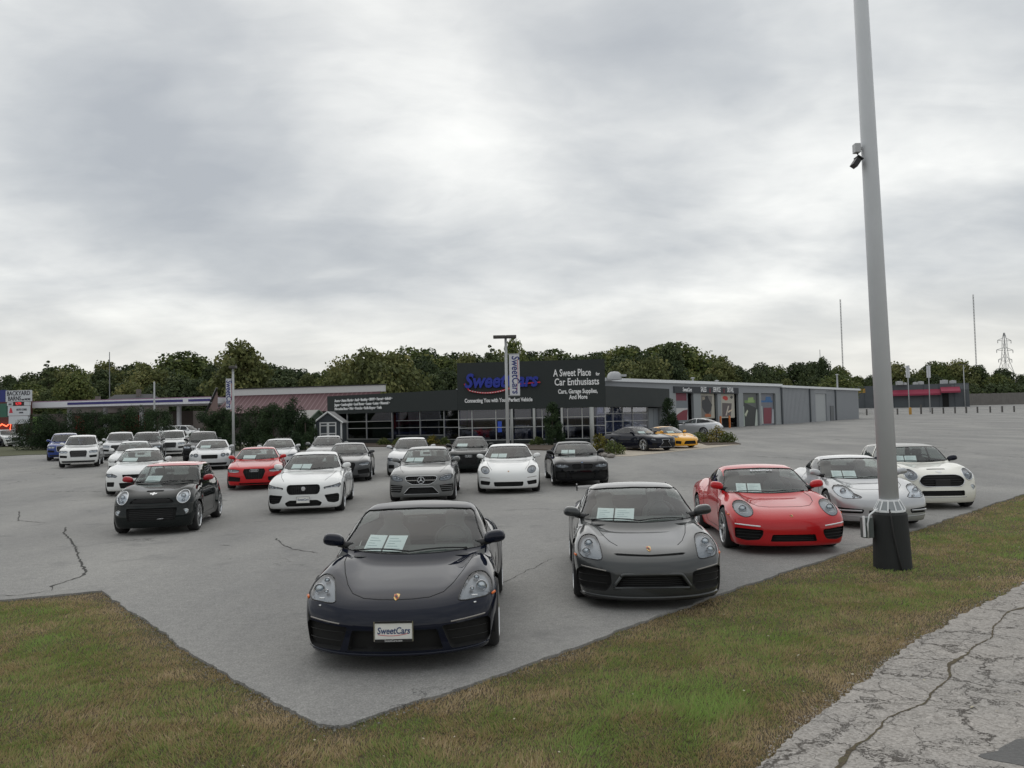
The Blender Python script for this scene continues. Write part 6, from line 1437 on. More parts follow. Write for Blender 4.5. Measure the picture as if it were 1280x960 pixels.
# ---- petrol station canopy, sign, houses beyond
K0, K1 = P2(36, 96), P2(264, 92); cn = empty('station_canopy', (K0[0], K0[1], gz(*K0)), label='long white and violet striped petrol station canopy behind the left hedge', cat='canopy'); ki = Matrix.Translation((-K0[0], -K0[1], -gz(*K0))); M = ki @ wallM(K0, K1); LK = wall_len(K0, K1)
kz = 2.26 + 26.5 / 1036 * 94
boxw(M, 0, LK, kz + .06, kz + .72, -9, 0, simple('canopy white', (.68, .69, .73), .5), 'fascia', cn); boxw(M, LK * .22, LK * .85, kz + .30, kz + .56, .002, .05, simple('canopy violet', (.035, .03, .17), .5), 'stripe', cn); boxw(M, LK * .88, LK - .1, kz + .30, kz + .56, .002, .05, simple('canopy violet', (.035, .03, .17), .5), 'stripe', cn)
boxw(M, 0, LK, kz + .722, kz + .80, -9, .02, simple('canopy red line', (.35, .2, .3), .5), 'red_line', cn)
for k in range(5):
    x = LK * (.08 + .21 * k); q = MB(); q.box(x - .18, x + .18, gz(*K0), kz - .01, -4.6, -4.2, 0, M); q.build('canopy_post', simple('canopy white', (.60, .61, .68), .5), cn)
v = D(150, 540, 102); o = empty('station_kiosk', (v.x, v.y, gz(v.x, v.y)), label='station shop with red panels and lime green end under the canopy', cat='building')
q = MB(); q.box(-14, 9, 0, 6, 0, 3.2); q.build('wall', simple('dull kiosk wall', (.12, .10, .09), .8), o)
for a, b, c, z in ((-13.5, -9.5, (.20, .34, .08), .9), (-5.5, -3.5, (.38, .035, .03), .5), (0, 3.2, (.38, .035, .03), .5), (4.5, 6.5, (.30, .28, .26), .5)):
    q = MB(); q.box(a, b, -.08, -.002, z, 2.9); q.build('panel', simple('kiosk %.2f' % c[0], c, .6), o)
# roadside sign
v = G(24, 566); v = D(24, 560, 84); o = empty('pylon_sign', (v.x, v.y, gz(v.x, v.y)), -.15, 'stack of white roadside sign boards, dark slab letters on the top board', 'sign')
zz2 = lambda py, px=24: 2.26 + (537 - py) / 1036 * 84 - o.location.z
SW = simple('sign white', (.55, .57, .60), .5); INK = simple('sign ink', (.03, .03, .04), .6)
def board(x0, x1, y0, y1, mat, nm='board'):
    q = MB(); q.box(x0, x1, -.12, .12, zz2(y1), zz2(y0)); return q.build(nm, mat, o)
board(-1.45, 1.35, 488, 502, SW); board(-2.1, -1.5, 487, 502, simple('sign blue panel', (.02, .03, .18), .5), 'blue_panel'); board(-1.3, -.62, 502.5, 507, SW); board(-.6, .62, 502.5, 507, simple('led housing', (.02, .01, .01), .5)); board(.64, 1.2, 502.5, 507, SW); board(-1.2, 1.15, 507.5, 519.5, SW); board(-1.1, 1.1, 520, 530, SW)
board(-2.1, -1.35, 504, 521, simple('sign green panel', (.03, .12, .08), .5), 'green_panel')
for s in (-.6, .6):
    q = MB(); q.box(s - .1, s + .1, -.08, .08, 0, zz2(530)); q.build('sign_post', STEEL, o)
def st(t, x, py, size, mat=INK, xs=.8):
    M = Matrix.Translation((x, -.13, zz2(py))) @ Matrix.Rotation(R(90), 4, 'X'); text_on(o, t, M, mat, size=size, extrude=.006, xs=xs, bold=.012)
st('BACKYARD', 0, 494.2, .62, xs=.82); st('BARNS', -.45, 500.6, .60); st('and MORE', .85, 500.6, .28); st('GAS', -.95, 506, .22)
LED = NB('red led text'); LED.set(Base_Color=(.5, .02, .02)); LED.b.inputs['Emission Color'].default_value = (1, .05, .06, 1); LED.b.inputs['Emission Strength'].default_value = .6
st('9.779', 0, 506.2, .36, LED.m); st('AUTO CARE', .35, 513.2, .26); st('CENTER', .3, 516.6, .16)
q = MB(); q.add([(-1.05, -.13, zz2(516)), (-.62, -.13, zz2(516)), (-.80, -.13, zz2(509.5)), (-.92, -.13, zz2(509.5))], [(0, 1, 2, 3)]); q.build('red_mark', simple('sign red', (.45, .015, .05), .4), o)
# neon at the far left
v = D(8, 534, 92); q = MB(); q.tube([(-1, 0, 0), (-.5, 0, .35), (0, 0, .1), (.5, 0, .5), (.4, 0, -.4), (-.9, 0, -.35), (-1, 0, 0)], .07, 6); ne = NB('orange neon'); ne.set(Base_Color=(.5, .1, .05)); ne.b.inputs['Emission Color'].default_value = (1, .12, .05, 1); ne.b.inputs['Emission Strength'].default_value = 2.5
tag(q.build('neon_sign', ne.m, None, False, (v.x, v.y, v.z)), 'small glowing orange red neon shape under the stacked sign boards', 'sign')
q = MB(); q.box(-2.5, 1.6, .2, 4, -2.6, 3.6); tag(q.build('brick_shop', simple('dark brick red', (.10, .035, .03), .8), None, False, (v.x - 1, v.y, v.z - .4)), 'dark red shop at the far left behind the neon shape', 'building')
# grey roofed houses under the hill
for (px0, px1, pyr, pye, Y, lab) in ((125, 188, 491, 503, 118, 'wide dark grey roofed house above the canopy, right of the thin mast'), (83, 126, 499, 505, 112, 'small grey roofed house above the canopy, left of the thin mast')):
    a, b = D(px0, pye, Y), D(px1, pye, Y); zr = 2.26 + (532 - pyr) / 1036 * (Y + 3); o = empty('house', ((a.x + b.x) / 2, Y, gz(a.x, Y)), label=lab, cat='house'); w2 = (b.x - a.x) / 2; zo = o.location.z
    ze = 2.26 + (532 - pye) / 1036 * Y - zo; zr -= zo
    q = MB(); q.box(-w2 + .3, w2 - .3, 0, 7, 0, ze); q.build('wall', simple('house wall', (.16, .14, .13), .8), o)
    q = MB(); q.add([(-w2, -.4, ze), (w2, -.4, ze), (w2 - 1.2, 3.5, zr), (-w2 + .4, 3.5, zr), (-w2, 7.4, ze), (w2, 7.4, ze)], [(0, 1, 2, 3), (3, 2, 5, 4), (0, 3, 4), (1, 5, 2)]); q.build('roof', simple('slate house roof', (.055, .055, .06), .8), o)
    q = MB(); q.box(w2 * .1, w2 * .1 + .5, 2.6, 3.2, zr - .5, zr + .7); q.build('chimney', simple('house wall', (.16, .14, .13), .8), o)
# ---- light poles
def lamp_pole(px, pyb, pyt, Y, r0_, r1_, lab, cat='lamp post', heads=None, banner=None, mat=STEEL):
    b = D(px, pyb, Y); b.z = gz(b.x, Y); t = D(px, pyt, Y).z; o = empty('lamp_post', b, 0, lab, cat); H_ = t - b.z
    q = MB(); q.tube([(0, 0, -.1), (0, 0, H_ * .5), (0, 0, H_)], [r0_, (r0_ + r1_) / 2, r1_], 12); q.build('pole', mat, o, True)
    if heads:
        for a in heads:
            q = MB(); q.box(a[0], a[1], -.22, .22, H_ - .04, H_ + .14); bevel(q.build('lamp_head', simple('bronze lamp head', (.06, .055, .05), .5), o), .04)
    if banner:
        x0, x1, zt, zb_, txt = banner
        q = MB(); q.box(x0, x1, -.03, .03, zb_ - b.z, zt - b.z); bn = q.build('banner', simple('banner cloth', (.58, .59, .62), .7), o)
        for z in (zt - b.z + .03, zb_ - b.z - .03): q = MB(); q.tube([(0, 0, z), (x1 if x1 > 0 else x0, 0, z)], .025, 6); q.build('banner_arm', STEEL, o)
        if txt:
            M = Matrix.Translation(((x0 + x1) / 2 - .14 * (1 if x1 > 0 else 1), -.036, (zt + zb_) / 2 - b.z)) @ Matrix.Rotation(R(90), 4, 'X') @ Matrix.Rotation(R(-90), 4, 'Z')
            text_on(bn, txt, M, simple('banner blue', (.02, .03, .16), .5), size=(zt - zb_) * .26, extrude=.004, xs=.82, bold=.01, shear=.1)
            q = MB(); q.tube([((x0 + x1) / 2 + .20, -.04, zt - b.z - .3), ((x0 + x1) / 2 + .22, -.04, (zt + zb_) / 2 - b.z), ((x0 + x1) / 2 + .12, -.04, zb_ - b.z + .3)], .012, 4); q.build('banner_line', REDS, bn)
    return o
Y1 = 50.0; hz_ = 523.5
bz = lambda py, px, Y: 2.26 + ((523.5 - (px - 640) * .0218) - py) / 1036 * Y
lamp_pole(635, 562, 422, Y1, .11, .075, 'lamp post with a double flat head and a white banner, in front of the showroom', heads=((-.75, .02), (.02, .65)), banner=(.18, .80, bz(443, 641, Y1), bz(494, 641, Y1), 'SweetCars'), mat=simple('pale pole', (.42, .43, .43), .45, .3))
lamp_pole(292, 566, 460, 56, .10, .07, 'lamp post with a narrow white banner in front of the maroon roofed building', heads=((-.22, .22),), banner=(-.48, -.12, bz(474, 287, 56), bz(511, 287, 56), 'SweetCars'), mat=simple('pale pole', (.42, .43, .43), .45, .3))
for px, pyt, Y, lab, bn in ((193, 477, 80, 'thin pale post rising above the left hedge', None), (1110, 458, 150, 'post with a pale grey flag board just right of the big pole', 1), (1137, 458, 150, 'post with a pale grey flag board, middle one by the cable fence', 1), (1163, 456, 150, 'post with a pale grey flag board, rightmost one by the cable fence', 1)):
    lamp_pole(px, 520, pyt, Y, .10, .07, lab, banner=(.0 - .35, .35, bz(457, px, Y), bz(472, px, Y), None) if bn else None)
lamp_pole(1207, 520, 456, 190, .12, .08, 'tall slim post with two small lamp heads at the right', heads=((-1.0, -.3), (.3, 1.0)))
# big tapered pole in the grass
p = G(1116, 709); bp = empty('big_pole', p, 0, 'tall tapered grey steel pole on a black concrete base in the grass', 'lamp post')
bp.rotation_euler = (0, R(-.9), 0); Yb = p.y; HB = .80; CB = simple('blackened concrete', (.020, .022, .022), .8, var=.2, scale=6, bump=.35)
q = MB(); q.lathe([(.0, -.1), (.265, -.1), (.262, .0), (.235, HB - .03), (.215, HB), (0, HB)], 36); q.build('concrete_base', CB, bp, False).data.polygons.foreach_set('use_smooth', [False] * len(bp.children[0].data.polygons))
q = MB(); q.tube([(0, 0, HB), (0, 0, 5), (0, 0, 12)], [.135, .118, .085], 24); q.build('pole', simple('grey painted pole', (.56, .58, .60), .5, .0, .06, 1.2), bp, True)
skm = simple('white skirt', (.82, .84, .85), .4)
q = MB(); q.lathe([(.215, HB + .005), (.215, HB + .03), (.205, HB + .035)], 12, None); q.build('skirt_ring', skm, bp)
for k in range(12):
    a0, a1 = 2 * math.pi * (k + .12) / 12, 2 * math.pi * (k + .88) / 12; q = MB(); f_ = []
    for (rr_, z_) in ((.205, HB + .035), (.145, HB + .16), (.19, HB + .035), (.132, HB + .16)):
        for a in (a0, a1): f_.append((rr_ * math.cos(a), rr_ * math.sin(a), z_))
    q.add(f_, [(0, 1, 3, 2), (4, 6, 7, 5), (0, 2, 6, 4), (1, 5, 7, 3)]); q.build('skirt_plate', simple('skirt infill', (.28, .30, .31), .4), bp)
    a = 2 * math.pi * k / 12; q = MB(); q.tube([(.212 * math.cos(a), .212 * math.sin(a), HB + .03), (.140 * math.cos(a), .140 * math.sin(a), HB + .17)], .010, 5); q.build('skirt_rib', skm, bp)
q = MB(); q.lathe([(.150, HB + .155), (.150, HB + .175), (.136, HB + .18)], 12); q.build('skirt_collar', skm, bp)
q = MB(); q.box(-.42, -.27, -.07, .05, HB - .36, HB - .07); bevel(q.build('junction_box', simple('grey green box', (.085, .10, .095), .6), bp), .01)
q = MB(); q.tube([(-.36, -.08, HB - .36), (-.37, -.10, HB - .15), (-.34, -.11, HB - .02), (-.26, -.10, HB + .03), (-.2, -.06, HB + .05)], .013, 8); q.build('conduit', skm, bp, True)
q = MB(); q.box(-.425, -.40, -.09, -.06, HB - .34, HB - .04); q.build('box_flange', skm, bp)
q = MB(); q.tube([(-.08, -.17, HB + .05), (-.09, -.235, HB - .05), (-.08, -.262, HB - .3), (-.03, -.272, HB - .6), (0, -.29, -.02)], .012, 8); q.build('cable', simple('black cable', (.02, .02, .02), .7), bp, True)
vz = D(1070, 187, Yb).z; sc = empty('security_camera', (D(1071, 187, Yb).x, Yb - .02, vz), 0, 'black camera below a pale grey box, high on the left of the big pole', 'camera')
q = MB(); q.box(-.055, .03, -.06, .05, -.06, .075); bevel(q.build('connection_box', simple('pale box', (.45, .46, .47), .5), sc), .008)
q = MB(); q.tube([(0, 0, -.06), (.01, 0, -.12), (-.01, 0, -.16)], .015, 6); q.build('bracket', BLK(), sc)
q = MB(); M = Matrix.Translation((-.03, -.02, -.19)) @ Matrix.Rotation(R(35), 4, 'Y'); q.box(-.035, .04, -.08, .06, -.09, .04, 0, M); q.box(-.045, .05, -.10, .07, .04, .055, 0, M); q.build('housing', BLK(), sc)
q = MB(); q.box(.0, .14, -.012, .012, -.01, .03); q.build('mount_arm', STEEL, sc)
# ---- cable fence along the far edge
fc = empty('cable_fence', (G(1090, 520).x, 140, 1.4), label='low cable fence on short dark posts along the far edge of the lot', cat='fence'); wood = simple('weathered post', (.10, .095, .09), .9)
pts = []
for v in [1062, 1083.5, 1102, 1122, 1151.5, 1165.5, 1179.5, 1194, 1208, 1222, 1238, 1253, 1268, 1284]:
    b = D(v, 517.5, 140); g = gz(b.x, 140) + LZ; pts.append((b.x, g)); q = MB(); hh_ = 1.05 if v != 1151.5 else 1.6
    q.box(b.x - .10 - fc.location.x, b.x + .10 - fc.location.x, -.10, .10, g - 1.4 - .1, g - 1.4 + hh_); q.build('post', wood, fc)
for z in (.55, 1.05):
    q = MB(); q.tube([(x - fc.location.x, 0, g - 1.4 + z) for x, g in pts], .025, 4); q.build('cable', STEEL, fc)
b = D(1138, 517, 139); q = MB(); q.lathe([(.22, 0), (.22, 1.1), (.15, 1.2), (0, 1.22)], 12); tag(q.build('bollard', simple('ochre paint', (.40, .22, .04), .6), None, True, (b.x, b.y, gz(b.x, b.y))), 'ochre bollard at the foot of the middle flag board post', 'bollard')
# wooden fence behind
f0, f1 = P2(1212, 205), P2(1300, 205); wf = empty('board_fence', (f0[0], f0[1], gz(*f0)), label='weathered board fence right of the far awning building', cat='fence'); wl = f1[0] - f0[0]
for k in range(40):
    q = MB(); h_ = 2.9 + random.uniform(-.06, .06); q.box(wl * k / 40 + .02, wl * (k + 1) / 40 - .02, -.03, .03, -.2, h_); q.build('board', simple('grey boards', (.17, .16, .15), .9, var=.15, scale=1), wf)
# ---- masts and pylon
for px, pt, pb, Y, lab, r_ in ((1054, 374, 470, 420, 'thin radio mast left of the big pole', .28), (1221, 368, 470, 420, 'thin radio mast near the right edge', .28), (137, 440, 500, 125, 'thin grey pole rising over the wooded hill at the left', .09), (1026, 437, 470, 230, 'short thin pole above the trees over the metal shed', .12)):
    a, b = D(px, pb, Y), D(px, pt, Y); z0_ = gzf(a.x, Y); q = MB()
    if Y > 400:
        for k in range(3):
            q.tube([(r_ * math.cos(k * 2.1), r_ * math.sin(k * 2.1), 0), (r_ * math.cos(k * 2.1), r_ * math.sin(k * 2.1), b.z - z0_)], .075, 4)
        H_ = b.z - z0_; n_ = int(H_ / 1.5)
        for k in range(n_):
            for j in range(3): q.tube([(r_ * math.cos(j * 2.1), r_ * math.sin(j * 2.1), k * 1.5), (r_ * math.cos((j + 1) * 2.1), r_ * math.sin((j + 1) * 2.1), k * 1.5 + 1.5)], .03, 3, cap=False)
    else: q.tube([(0, 0, 0), (0, 0, b.z - z0_)], [r_, r_ * .6], 6)
    o = q.build('mast', simple('mast steel', (.22, .23, .24), .6), None, False, (a.x, Y, z0_)); tag(o, lab, 'mast')
YP = 330; a = D(1258, 480, YP); zb_ = gzf(a.x, YP); top = D(1257, 416, YP).z - zb_; py = empty('pylon', (a.x, YP, zb_), .35, 'lattice electricity pylon with three pairs of arms at the right', 'pylon')
q = MB(); lev = [(0, 4.2), (.2, 3.2), (.4, 2.1), (.58, 1.05), (.72, .75), (.88, .6), (1.0, .15)]
for i in range(len(lev) - 1):
    (h0, w0), (h1, w1) = lev[i], lev[i + 1]
    for k in range(4):
        c0 = [(-1, -1), (1, -1), (1, 1), (-1, 1)][k]; c1 = [(-1, -1), (1, -1), (1, 1), (-1, 1)][(k + 1) % 4]
        q.tube([(c0[0] * w0, c0[1] * w0, h0 * top), (c0[0] * w1, c0[1] * w1, h1 * top)], .10, 4); q.tube([(c0[0] * w0, c0[1] * w0, h0 * top), (c1[0] * w1, c1[1] * w1, h1 * top)], .045, 3); q.tube([(c1[0] * w0, c1[1] * w0, h0 * top), (c0[0] * w1, c0[1] * w1, h1 * top)], .045, 3); q.tube([(c0[0] * w1, c0[1] * w1, h1 * top), (c1[0] * w1, c1[1] * w1, h1 * top)], .045, 3)
q.build('lattice_tower', STEEL, py)
for hh_, ar_ in ((.60, 3.6), (.74, 4.4), (.88, 3.6)):
    q = MB()
    for s in (1, -1):
        q.tube([(s * .9, 0, hh_ * top + 1.2), (s * ar_, 0, hh_ * top + .3)], .09, 4); q.tube([(s * .9, 0, hh_ * top), (s * ar_, 0, hh_ * top + .3)], .09, 4); q.tube([(s * ar_, 0, hh_ * top + .3), (s * ar_, 0, hh_ * top - .9)], .14, 5)
    q.build('cross_arm', STEEL, py)
# ================================================================ vegetation and beds
def leafmat(name, cols, trans=.2):
    n = NB(name); at = n.n('ShaderNodeAttribute'); at.attribute_name = 'tint'; p = n.n('ShaderNodeObjectInfo')
    f = n.mth('ADD', at.outputs['Fac'], n.mth('MULTIPLY', n.mth('SUBTRACT', p.outputs['Random'], .5), .35)); c = n.ramp(f, [(i / (len(cols) - 1), cc) for i, cc in enumerate(cols)])
    n.set(Base_Color=c, Roughness=.7, Specular_IOR_Level=.2); tl = n.n('ShaderNodeBsdfTranslucent'); n.l(c, tl.inputs[0]); ms = n.n('ShaderNodeMixShader'); ms.inputs[0].default_value = trans
    n.l(n.b.outputs[0], ms.inputs[1]); n.l(tl.outputs[0], ms.inputs[2]); n.l(ms.outputs[0], n.o.inputs[0]); return n.m
BARK = simple('bark', (.07, .055, .045), .95, var=.2, scale=2)
LM = {'green': leafmat('leaves mid green', [(.045, .064, .022), (.085, .115, .036), (.135, .160, .050), (.22, .22, .075)]),
      'olive': leafmat('leaves olive', [(.066, .078, .031), (.112, .130, .048), (.165, .175, .065), (.25, .235, .09)]),
      'dark': leafmat('leaves dark green', [(.032, .048, .022), (.052, .074, .032), (.080, .104, .043), (.12, .14, .058)], .1),
      'ever': leafmat('evergreen sprays', [(.013, .027, .012), (.024, .044, .018), (.038, .064, .025), (.055, .085, .032)], .08),
      'gold': leafmat('shrub yellow green', [(.05, .06, .012), (.10, .10, .02), (.20, .17, .03), (.30, .22, .05)])}
def leafcloud(name, centers, nleaf, size, mat, parent=None, squash=1.0, seed=0, flat=.0):
    """small leaf-sized triangles spread through ellipsoid clumps"""
    r_ = np.random.default_rng(seed); tot = sum(c[3] ** 2 for c in centers); V_ = []; T_ = []
    for (cx, cy, cz, rr_) in centers:
        k = max(12, int(nleaf * rr_ ** 2 / tot)); d = r_.normal(size=(k, 3)); d /= np.linalg.norm(d, axis=1)[:, None]
        rad = rr_ * (1 - .55 * r_.random(k) ** 2.2) * (1 + .16 * np.sin(d[:, 0] * 5 + cx) * np.cos(d[:, 2] * 6 + cz)); rad = rad * np.where(r_.random(k) < .10, r_.uniform(1.02, 1.2, k), 1.0); pos = d * rad[:, None] * [1, 1, squash] + [cx, cy, cz]
        a = r_.normal(size=(k, 3)); a /= np.linalg.norm(a, axis=1)[:, None]; b = np.cross(a, d + .3 * r_.normal(size=(k, 3))); b /= np.linalg.norm(b, axis=1)[:, None] + 1e-6
        s = size * r_.uniform(.5, 1.35, k)[:, None]
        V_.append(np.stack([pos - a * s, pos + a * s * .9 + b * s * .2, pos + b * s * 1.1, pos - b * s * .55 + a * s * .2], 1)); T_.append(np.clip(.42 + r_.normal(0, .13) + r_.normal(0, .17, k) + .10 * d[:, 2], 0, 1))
    V_ = np.concatenate(V_); T_ = np.concatenate(T_); k = len(V_); me = bpy.data.meshes.new(name); me.vertices.add(4 * k); me.vertices.foreach_set('co', V_.astype(np.float32).ravel())
    fi_ = np.arange(k)[:, None] * 4 + np.array([[0, 3, 1, 2]]); me.loops.add(4 * k); me.loops.foreach_set('vertex_index', fi_.astype(np.int32).ravel()); me.polygons.add(k); me.polygons.foreach_set('loop_start', np.arange(0, 4 * k, 4, dtype=np.int32)); me.update(calc_edges=True)
    at = me.attributes.new('tint', 'FLOAT', 'FACE'); at.data.foreach_set('value', T_.astype(np.float32)); me.materials.append(mat); return link(name, me, parent)
def tree_proto(h, w, kind, mat, seed, nleaf=2600, leaf=.26):
    rr = random.Random(seed); o = empty('tree', (0, 0, 0)); q = MB(); c = []
    th = h * .42; q.tube([(0, 0, -.5), (.1, .05, th * .5), (0, .1, th), (.1, 0, h * .75)], [h * .022 + .05, h * .018 + .03, h * .013 + .02, .04], 7)
    n = 17 if kind != 'pine' else 14
    for k in range(n):
        t = (k + .5) / n
        if kind == 'pine': z = h * (.25 + .75 * t); r_ = w * .5 * (1 - t) ** .8 * .9 + .2; a = k * 2.4; x, y = r_ * .55 * math.cos(a), r_ * .55 * math.sin(a); cr_ = r_ * .55 + .15
        else:
            z = h * (.30 + .62 * t); prof = math.sin(math.pi * min(1, .18 + .86 * t)) ** .7; a = k * 2.39996 + rr.uniform(-.4, .4); rad = w * .36 * prof * rr.uniform(.55, 1.1); x, y = rad * math.cos(a), rad * math.sin(a); cr_ = w * rr.uniform(.15, .25)
        c.append((x, y, z, cr_))
        if k % 2 == 0: q.tube([(0, 0, max(th * .5, z - h * .25)), (x * .5, y * .5, z - h * .08), (x, y, z)], [.09, .06, .03], 4)
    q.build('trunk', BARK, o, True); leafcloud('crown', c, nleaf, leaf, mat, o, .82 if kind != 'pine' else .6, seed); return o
protos = {}
for k, (h, w, kind, m_, nl, lf) in {'oak': (12, 10, 'r', 'green', 5200, .27), 'round': (11, 9, 'r', 'dark', 5200, .26), 'olive': (13, 10, 'r', 'olive', 5200, .27), 'broad': (10, 12, 'r', 'green', 5600, .27), 'darktall': (14, 9, 'r', 'dark', 5200, .27), 'olivewide': (11, 12, 'r', 'olive', 5600, .27), 'pine': (14, 7, 'pine', 'dark', 3600, .22)}.items():
    protos[k] = (tree_proto(h, w, kind, LM[m_], hash(k) % 97 if False else len(k) * 13 + ord(k[0]), nl, lf), h, w)
used = set()
WORDS = {'oak': 'mid green broadleaf tree', 'round': 'dark rounded tree', 'olive': 'olive tinted tree', 'broad': 'low spreading green tree', 'darktall': 'tall dark tree', 'olivewide': 'wide olive brown tree', 'pine': 'dark conifer'}
TOPLINE = [(0, 472), (30, 468), (55, 462), (80, 462), (110, 455), (150, 452), (200, 446), (240, 452), (262, 452), (340, 452), (385, 456), (400, 462), (425, 455), (470, 444), (510, 442), (560, 438), (600, 438), (640, 440), (690, 434), (740, 434), (790, 430), (850, 432), (870, 446), (930, 452), (990, 456), (1030, 452), (1075, 460), (1110, 456), (1150, 452), (1200, 446), (1225, 452), (1250, 462), (1300, 460)]
def tree(kind, px, Y, topy, wscale, label, group=None, ry=None):
    pr, h, w = protos[kind]
    b = D(px, 500, Y); g = gzf(b.x, Y) - .3; tz_ = D(px, topy, Y).z; s = (tz_ - g) / h
    o = pr if kind not in used else copy_tree(pr); used.add(kind)
    o.location = (b.x, Y, g); o.scale = (s * wscale, s * wscale, s); o.rotation_euler = (0, 0, random.uniform(0, 6.28) if ry is None else ry); tag(o, label, 'tree', group); return o
tree('olive', 300, 128, 428, 1.0, 'large pale olive tree standing above the left end of the maroon roof'); tree('olivewide', 462, 118, 440, .9, 'thin topped olive tree behind the right end of the white ridge band'); tree('olivewide', 490, 122, 444, .95, 'wide olive brown tree behind the left wing of the showroom'); tree('olivewide', 437, 130, 450, .8, 'pale green tree just above the right end of the maroon roof')
tree('pine', 614, 140, 430, .8, 'lone layered conifer left of the banner lamp post'); tree('oak', 642, 100, 424, .42, 'slim yellowish tree directly behind the head of the banner lamp post'); tree('olivewide', 815, 120, 450, .8, 'rounded light olive tree behind the roof right of the raised fascia'); tree('darktall', 838, 128, 428, .75, 'tall dark tree above the service sign band'); tree('darktall', 1030, 190, 446, .55, 'dark upright tree beside the short thin pole'); tree('oak', 92, 122, 467, .9, 'pale green tree above the small grey roofed house'); tree('pine', 60, 190, 450, .9, 'open branched dark tree on the skyline at the far left')
LMK = [(60, 'over the stacked signs'), (135, 'over the left end of the canopy'), (200, 'over the grey roofed houses'), (262, 'over the right end of the canopy'), (350, 'over the maroon roof, left part'), (440, 'over the maroon roof, right part'), (520, 'over the brand list'), (575, 'left of the raised fascia'), (640, 'over the blue lettering'), (757, 'over the white lettering'), (840, 'right of the raised fascia'), (925, 'over the service sign'), (1000, 'over the last service bays'), (1080, 'over the grey metal shed'), (1150, 'over the left awnings'), (1215, 'over the right awnings'), (1400, 'by the lattice pylon')]
seen_l = {}
def uniq(t):
    seen_l[t] = seen_l.get(t, 0) + 1; return t if seen_l[t] == 1 else t + (', second', ', third', ', fourth')[min(2, seen_l[t] - 2)]
rr = random.Random(5); kinds = ['oak', 'round', 'broad', 'darktall', 'olive', 'round', 'olivewide', 'round', 'darktall']
for row, (Y, dy, step) in enumerate(((250, 0, 25), (205, 6, 26), (165, 14, 30), (140, 24, 44))):
    px = -40 + row * 7
    while px < 1330:
        ty = np.interp(px, [t[0] for t in TOPLINE], [t[1] for t in TOPLINE]) + dy + rr.uniform(-3, 13)
        if row == 3 and (1050 < px or 860 < px < 1050): px += step; continue
        if row == 2 and px > 1090: ty += 4
        Yj = Y + rr.uniform(-12, 12)
        if not (row >= 2 and 1060 < px < 1300 and Yj < 215): pass
        if px > 1050: Yj = 236 + rr.uniform(0, 14) + (3 - row) * 4
        k = rr.choice(kinds); tree(k, px + rr.uniform(-6, 6), Yj, ty, rr.uniform(.85, 1.25), uniq(WORDS[k] + {0: ' on the skyline ', 1: ' below the skyline ', 2: ' in the nearer wood ', 3: ' at the foot of the wood '}[row] + next(t_ for v_, t_ in LMK if px < v_)), 'trees of the wood behind the buildings')
        px += step * rr.uniform(.8, 1.2)
# undergrowth that closes the wood below the crowns
cl = []
for k in range(150):
    X_ = -200 + 440 * k / 149 + rr.uniform(-3, 3); Y_ = rr.choice([150, 185, 232]) + rr.uniform(-8, 8)
    if 20 < X_: Y_ = 236
    cl.append((X_, Y_, gzf(X_, Y_) + 2.0, rr.uniform(3.0, 4.5)))
tag(leafcloud('undergrowth', cl, 60000, .42, LM['dark'], None, .9, 77), kind='stuff')
for k, (pr, _, _) in protos.items():
    if k not in used:
        for c in list(pr.children): bpy.data.objects.remove(c)
        bpy.data.objects.remove(pr)
# hedge of big evergreens
def bush(px, Y, w, h, mat, seed, lab, grp, n=9000, cone=.35, leaf=.042, nm='evergreen_shrub', cat='shrub', base=None):
    b = base or D(px, 560, Y); g = gz(b.x, b.y) + (0 if base is None else 0); rr_ = random.Random(seed); c = []
    for k in range(26):
        t = rr_.random(); rad = w / 2 * (1 - cone * t) * (1 - .25 * t * t); a = rr_.uniform(0, 6.28); cr_ = w * .17 * (1 - .35 * t); c.append((rad * .72 * math.cos(a), rad * .72 * math.sin(a), h * (.10 + .80 * t), cr_ + .05))
    c.append((0, 0, h * .93, w * .10 * (1 - cone) + .08)); o = empty(nm, (b.x, b.y, g), rr_.uniform(0, 6), lab, cat, grp)
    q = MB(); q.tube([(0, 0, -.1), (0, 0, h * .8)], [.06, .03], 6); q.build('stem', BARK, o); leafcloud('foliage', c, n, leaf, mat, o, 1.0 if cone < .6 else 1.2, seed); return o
hp = [(40, 70, 3.6, 3.0), (57, 69, 3.0, 3.1), (74, 69, 3.3, 3.2), (98, 68, 3.4, 3.25), (118, 68, 3.3, 3.2), (137, 67, 2.6, 2.9), (157, 66, 3.4, 3.3), (176, 66, 3.4, 3.5), (197, 65, 3.2, 3.2), (222, 64, 2.2, 1.3), (240, 64, 2.0, 1.15), (262, 62, 3.0, 3.0), (280, 62, 2.8, 3.2), (300, 61, 3.0, 3.2), (320, 61, 3.0, 3.2), (342, 60, 3.0, 3.4), (368, 59, 2.9, 3.9), (382, 58, 2.0, 2.4)]
hn = ['at the left end of the hedge, right of the stacked signs', 'second from the left in the long hedge', 'third from the left in the long hedge', 'fourth from the left in the long hedge', 'above the white vehicle with the large grille', 'low one in the dip of the hedge', 'just left of the thin pale post', 'tallest of the left hedge', 'right of the thin pale post', 'low one in the gap of the hedge, left', 'low one in the gap of the hedge, right', 'left of the banner lamp post', 'just behind the banner lamp post, left side', 'just behind the banner lamp post, right side', 'behind the red coupe', 'next to the pointed one', 'pointed and tallest, at the right end of the hedge', 'small one between the pointed one and the sage shed']
for i, (px, Y, w, h) in enumerate(hp): bush(px, Y, w, h, LM['ever'], 100 + i, 'dark evergreen shrub ' + hn[i], 'evergreen shrubs of the left hedge', cone=.28 if i != 16 else .75, n=10000)
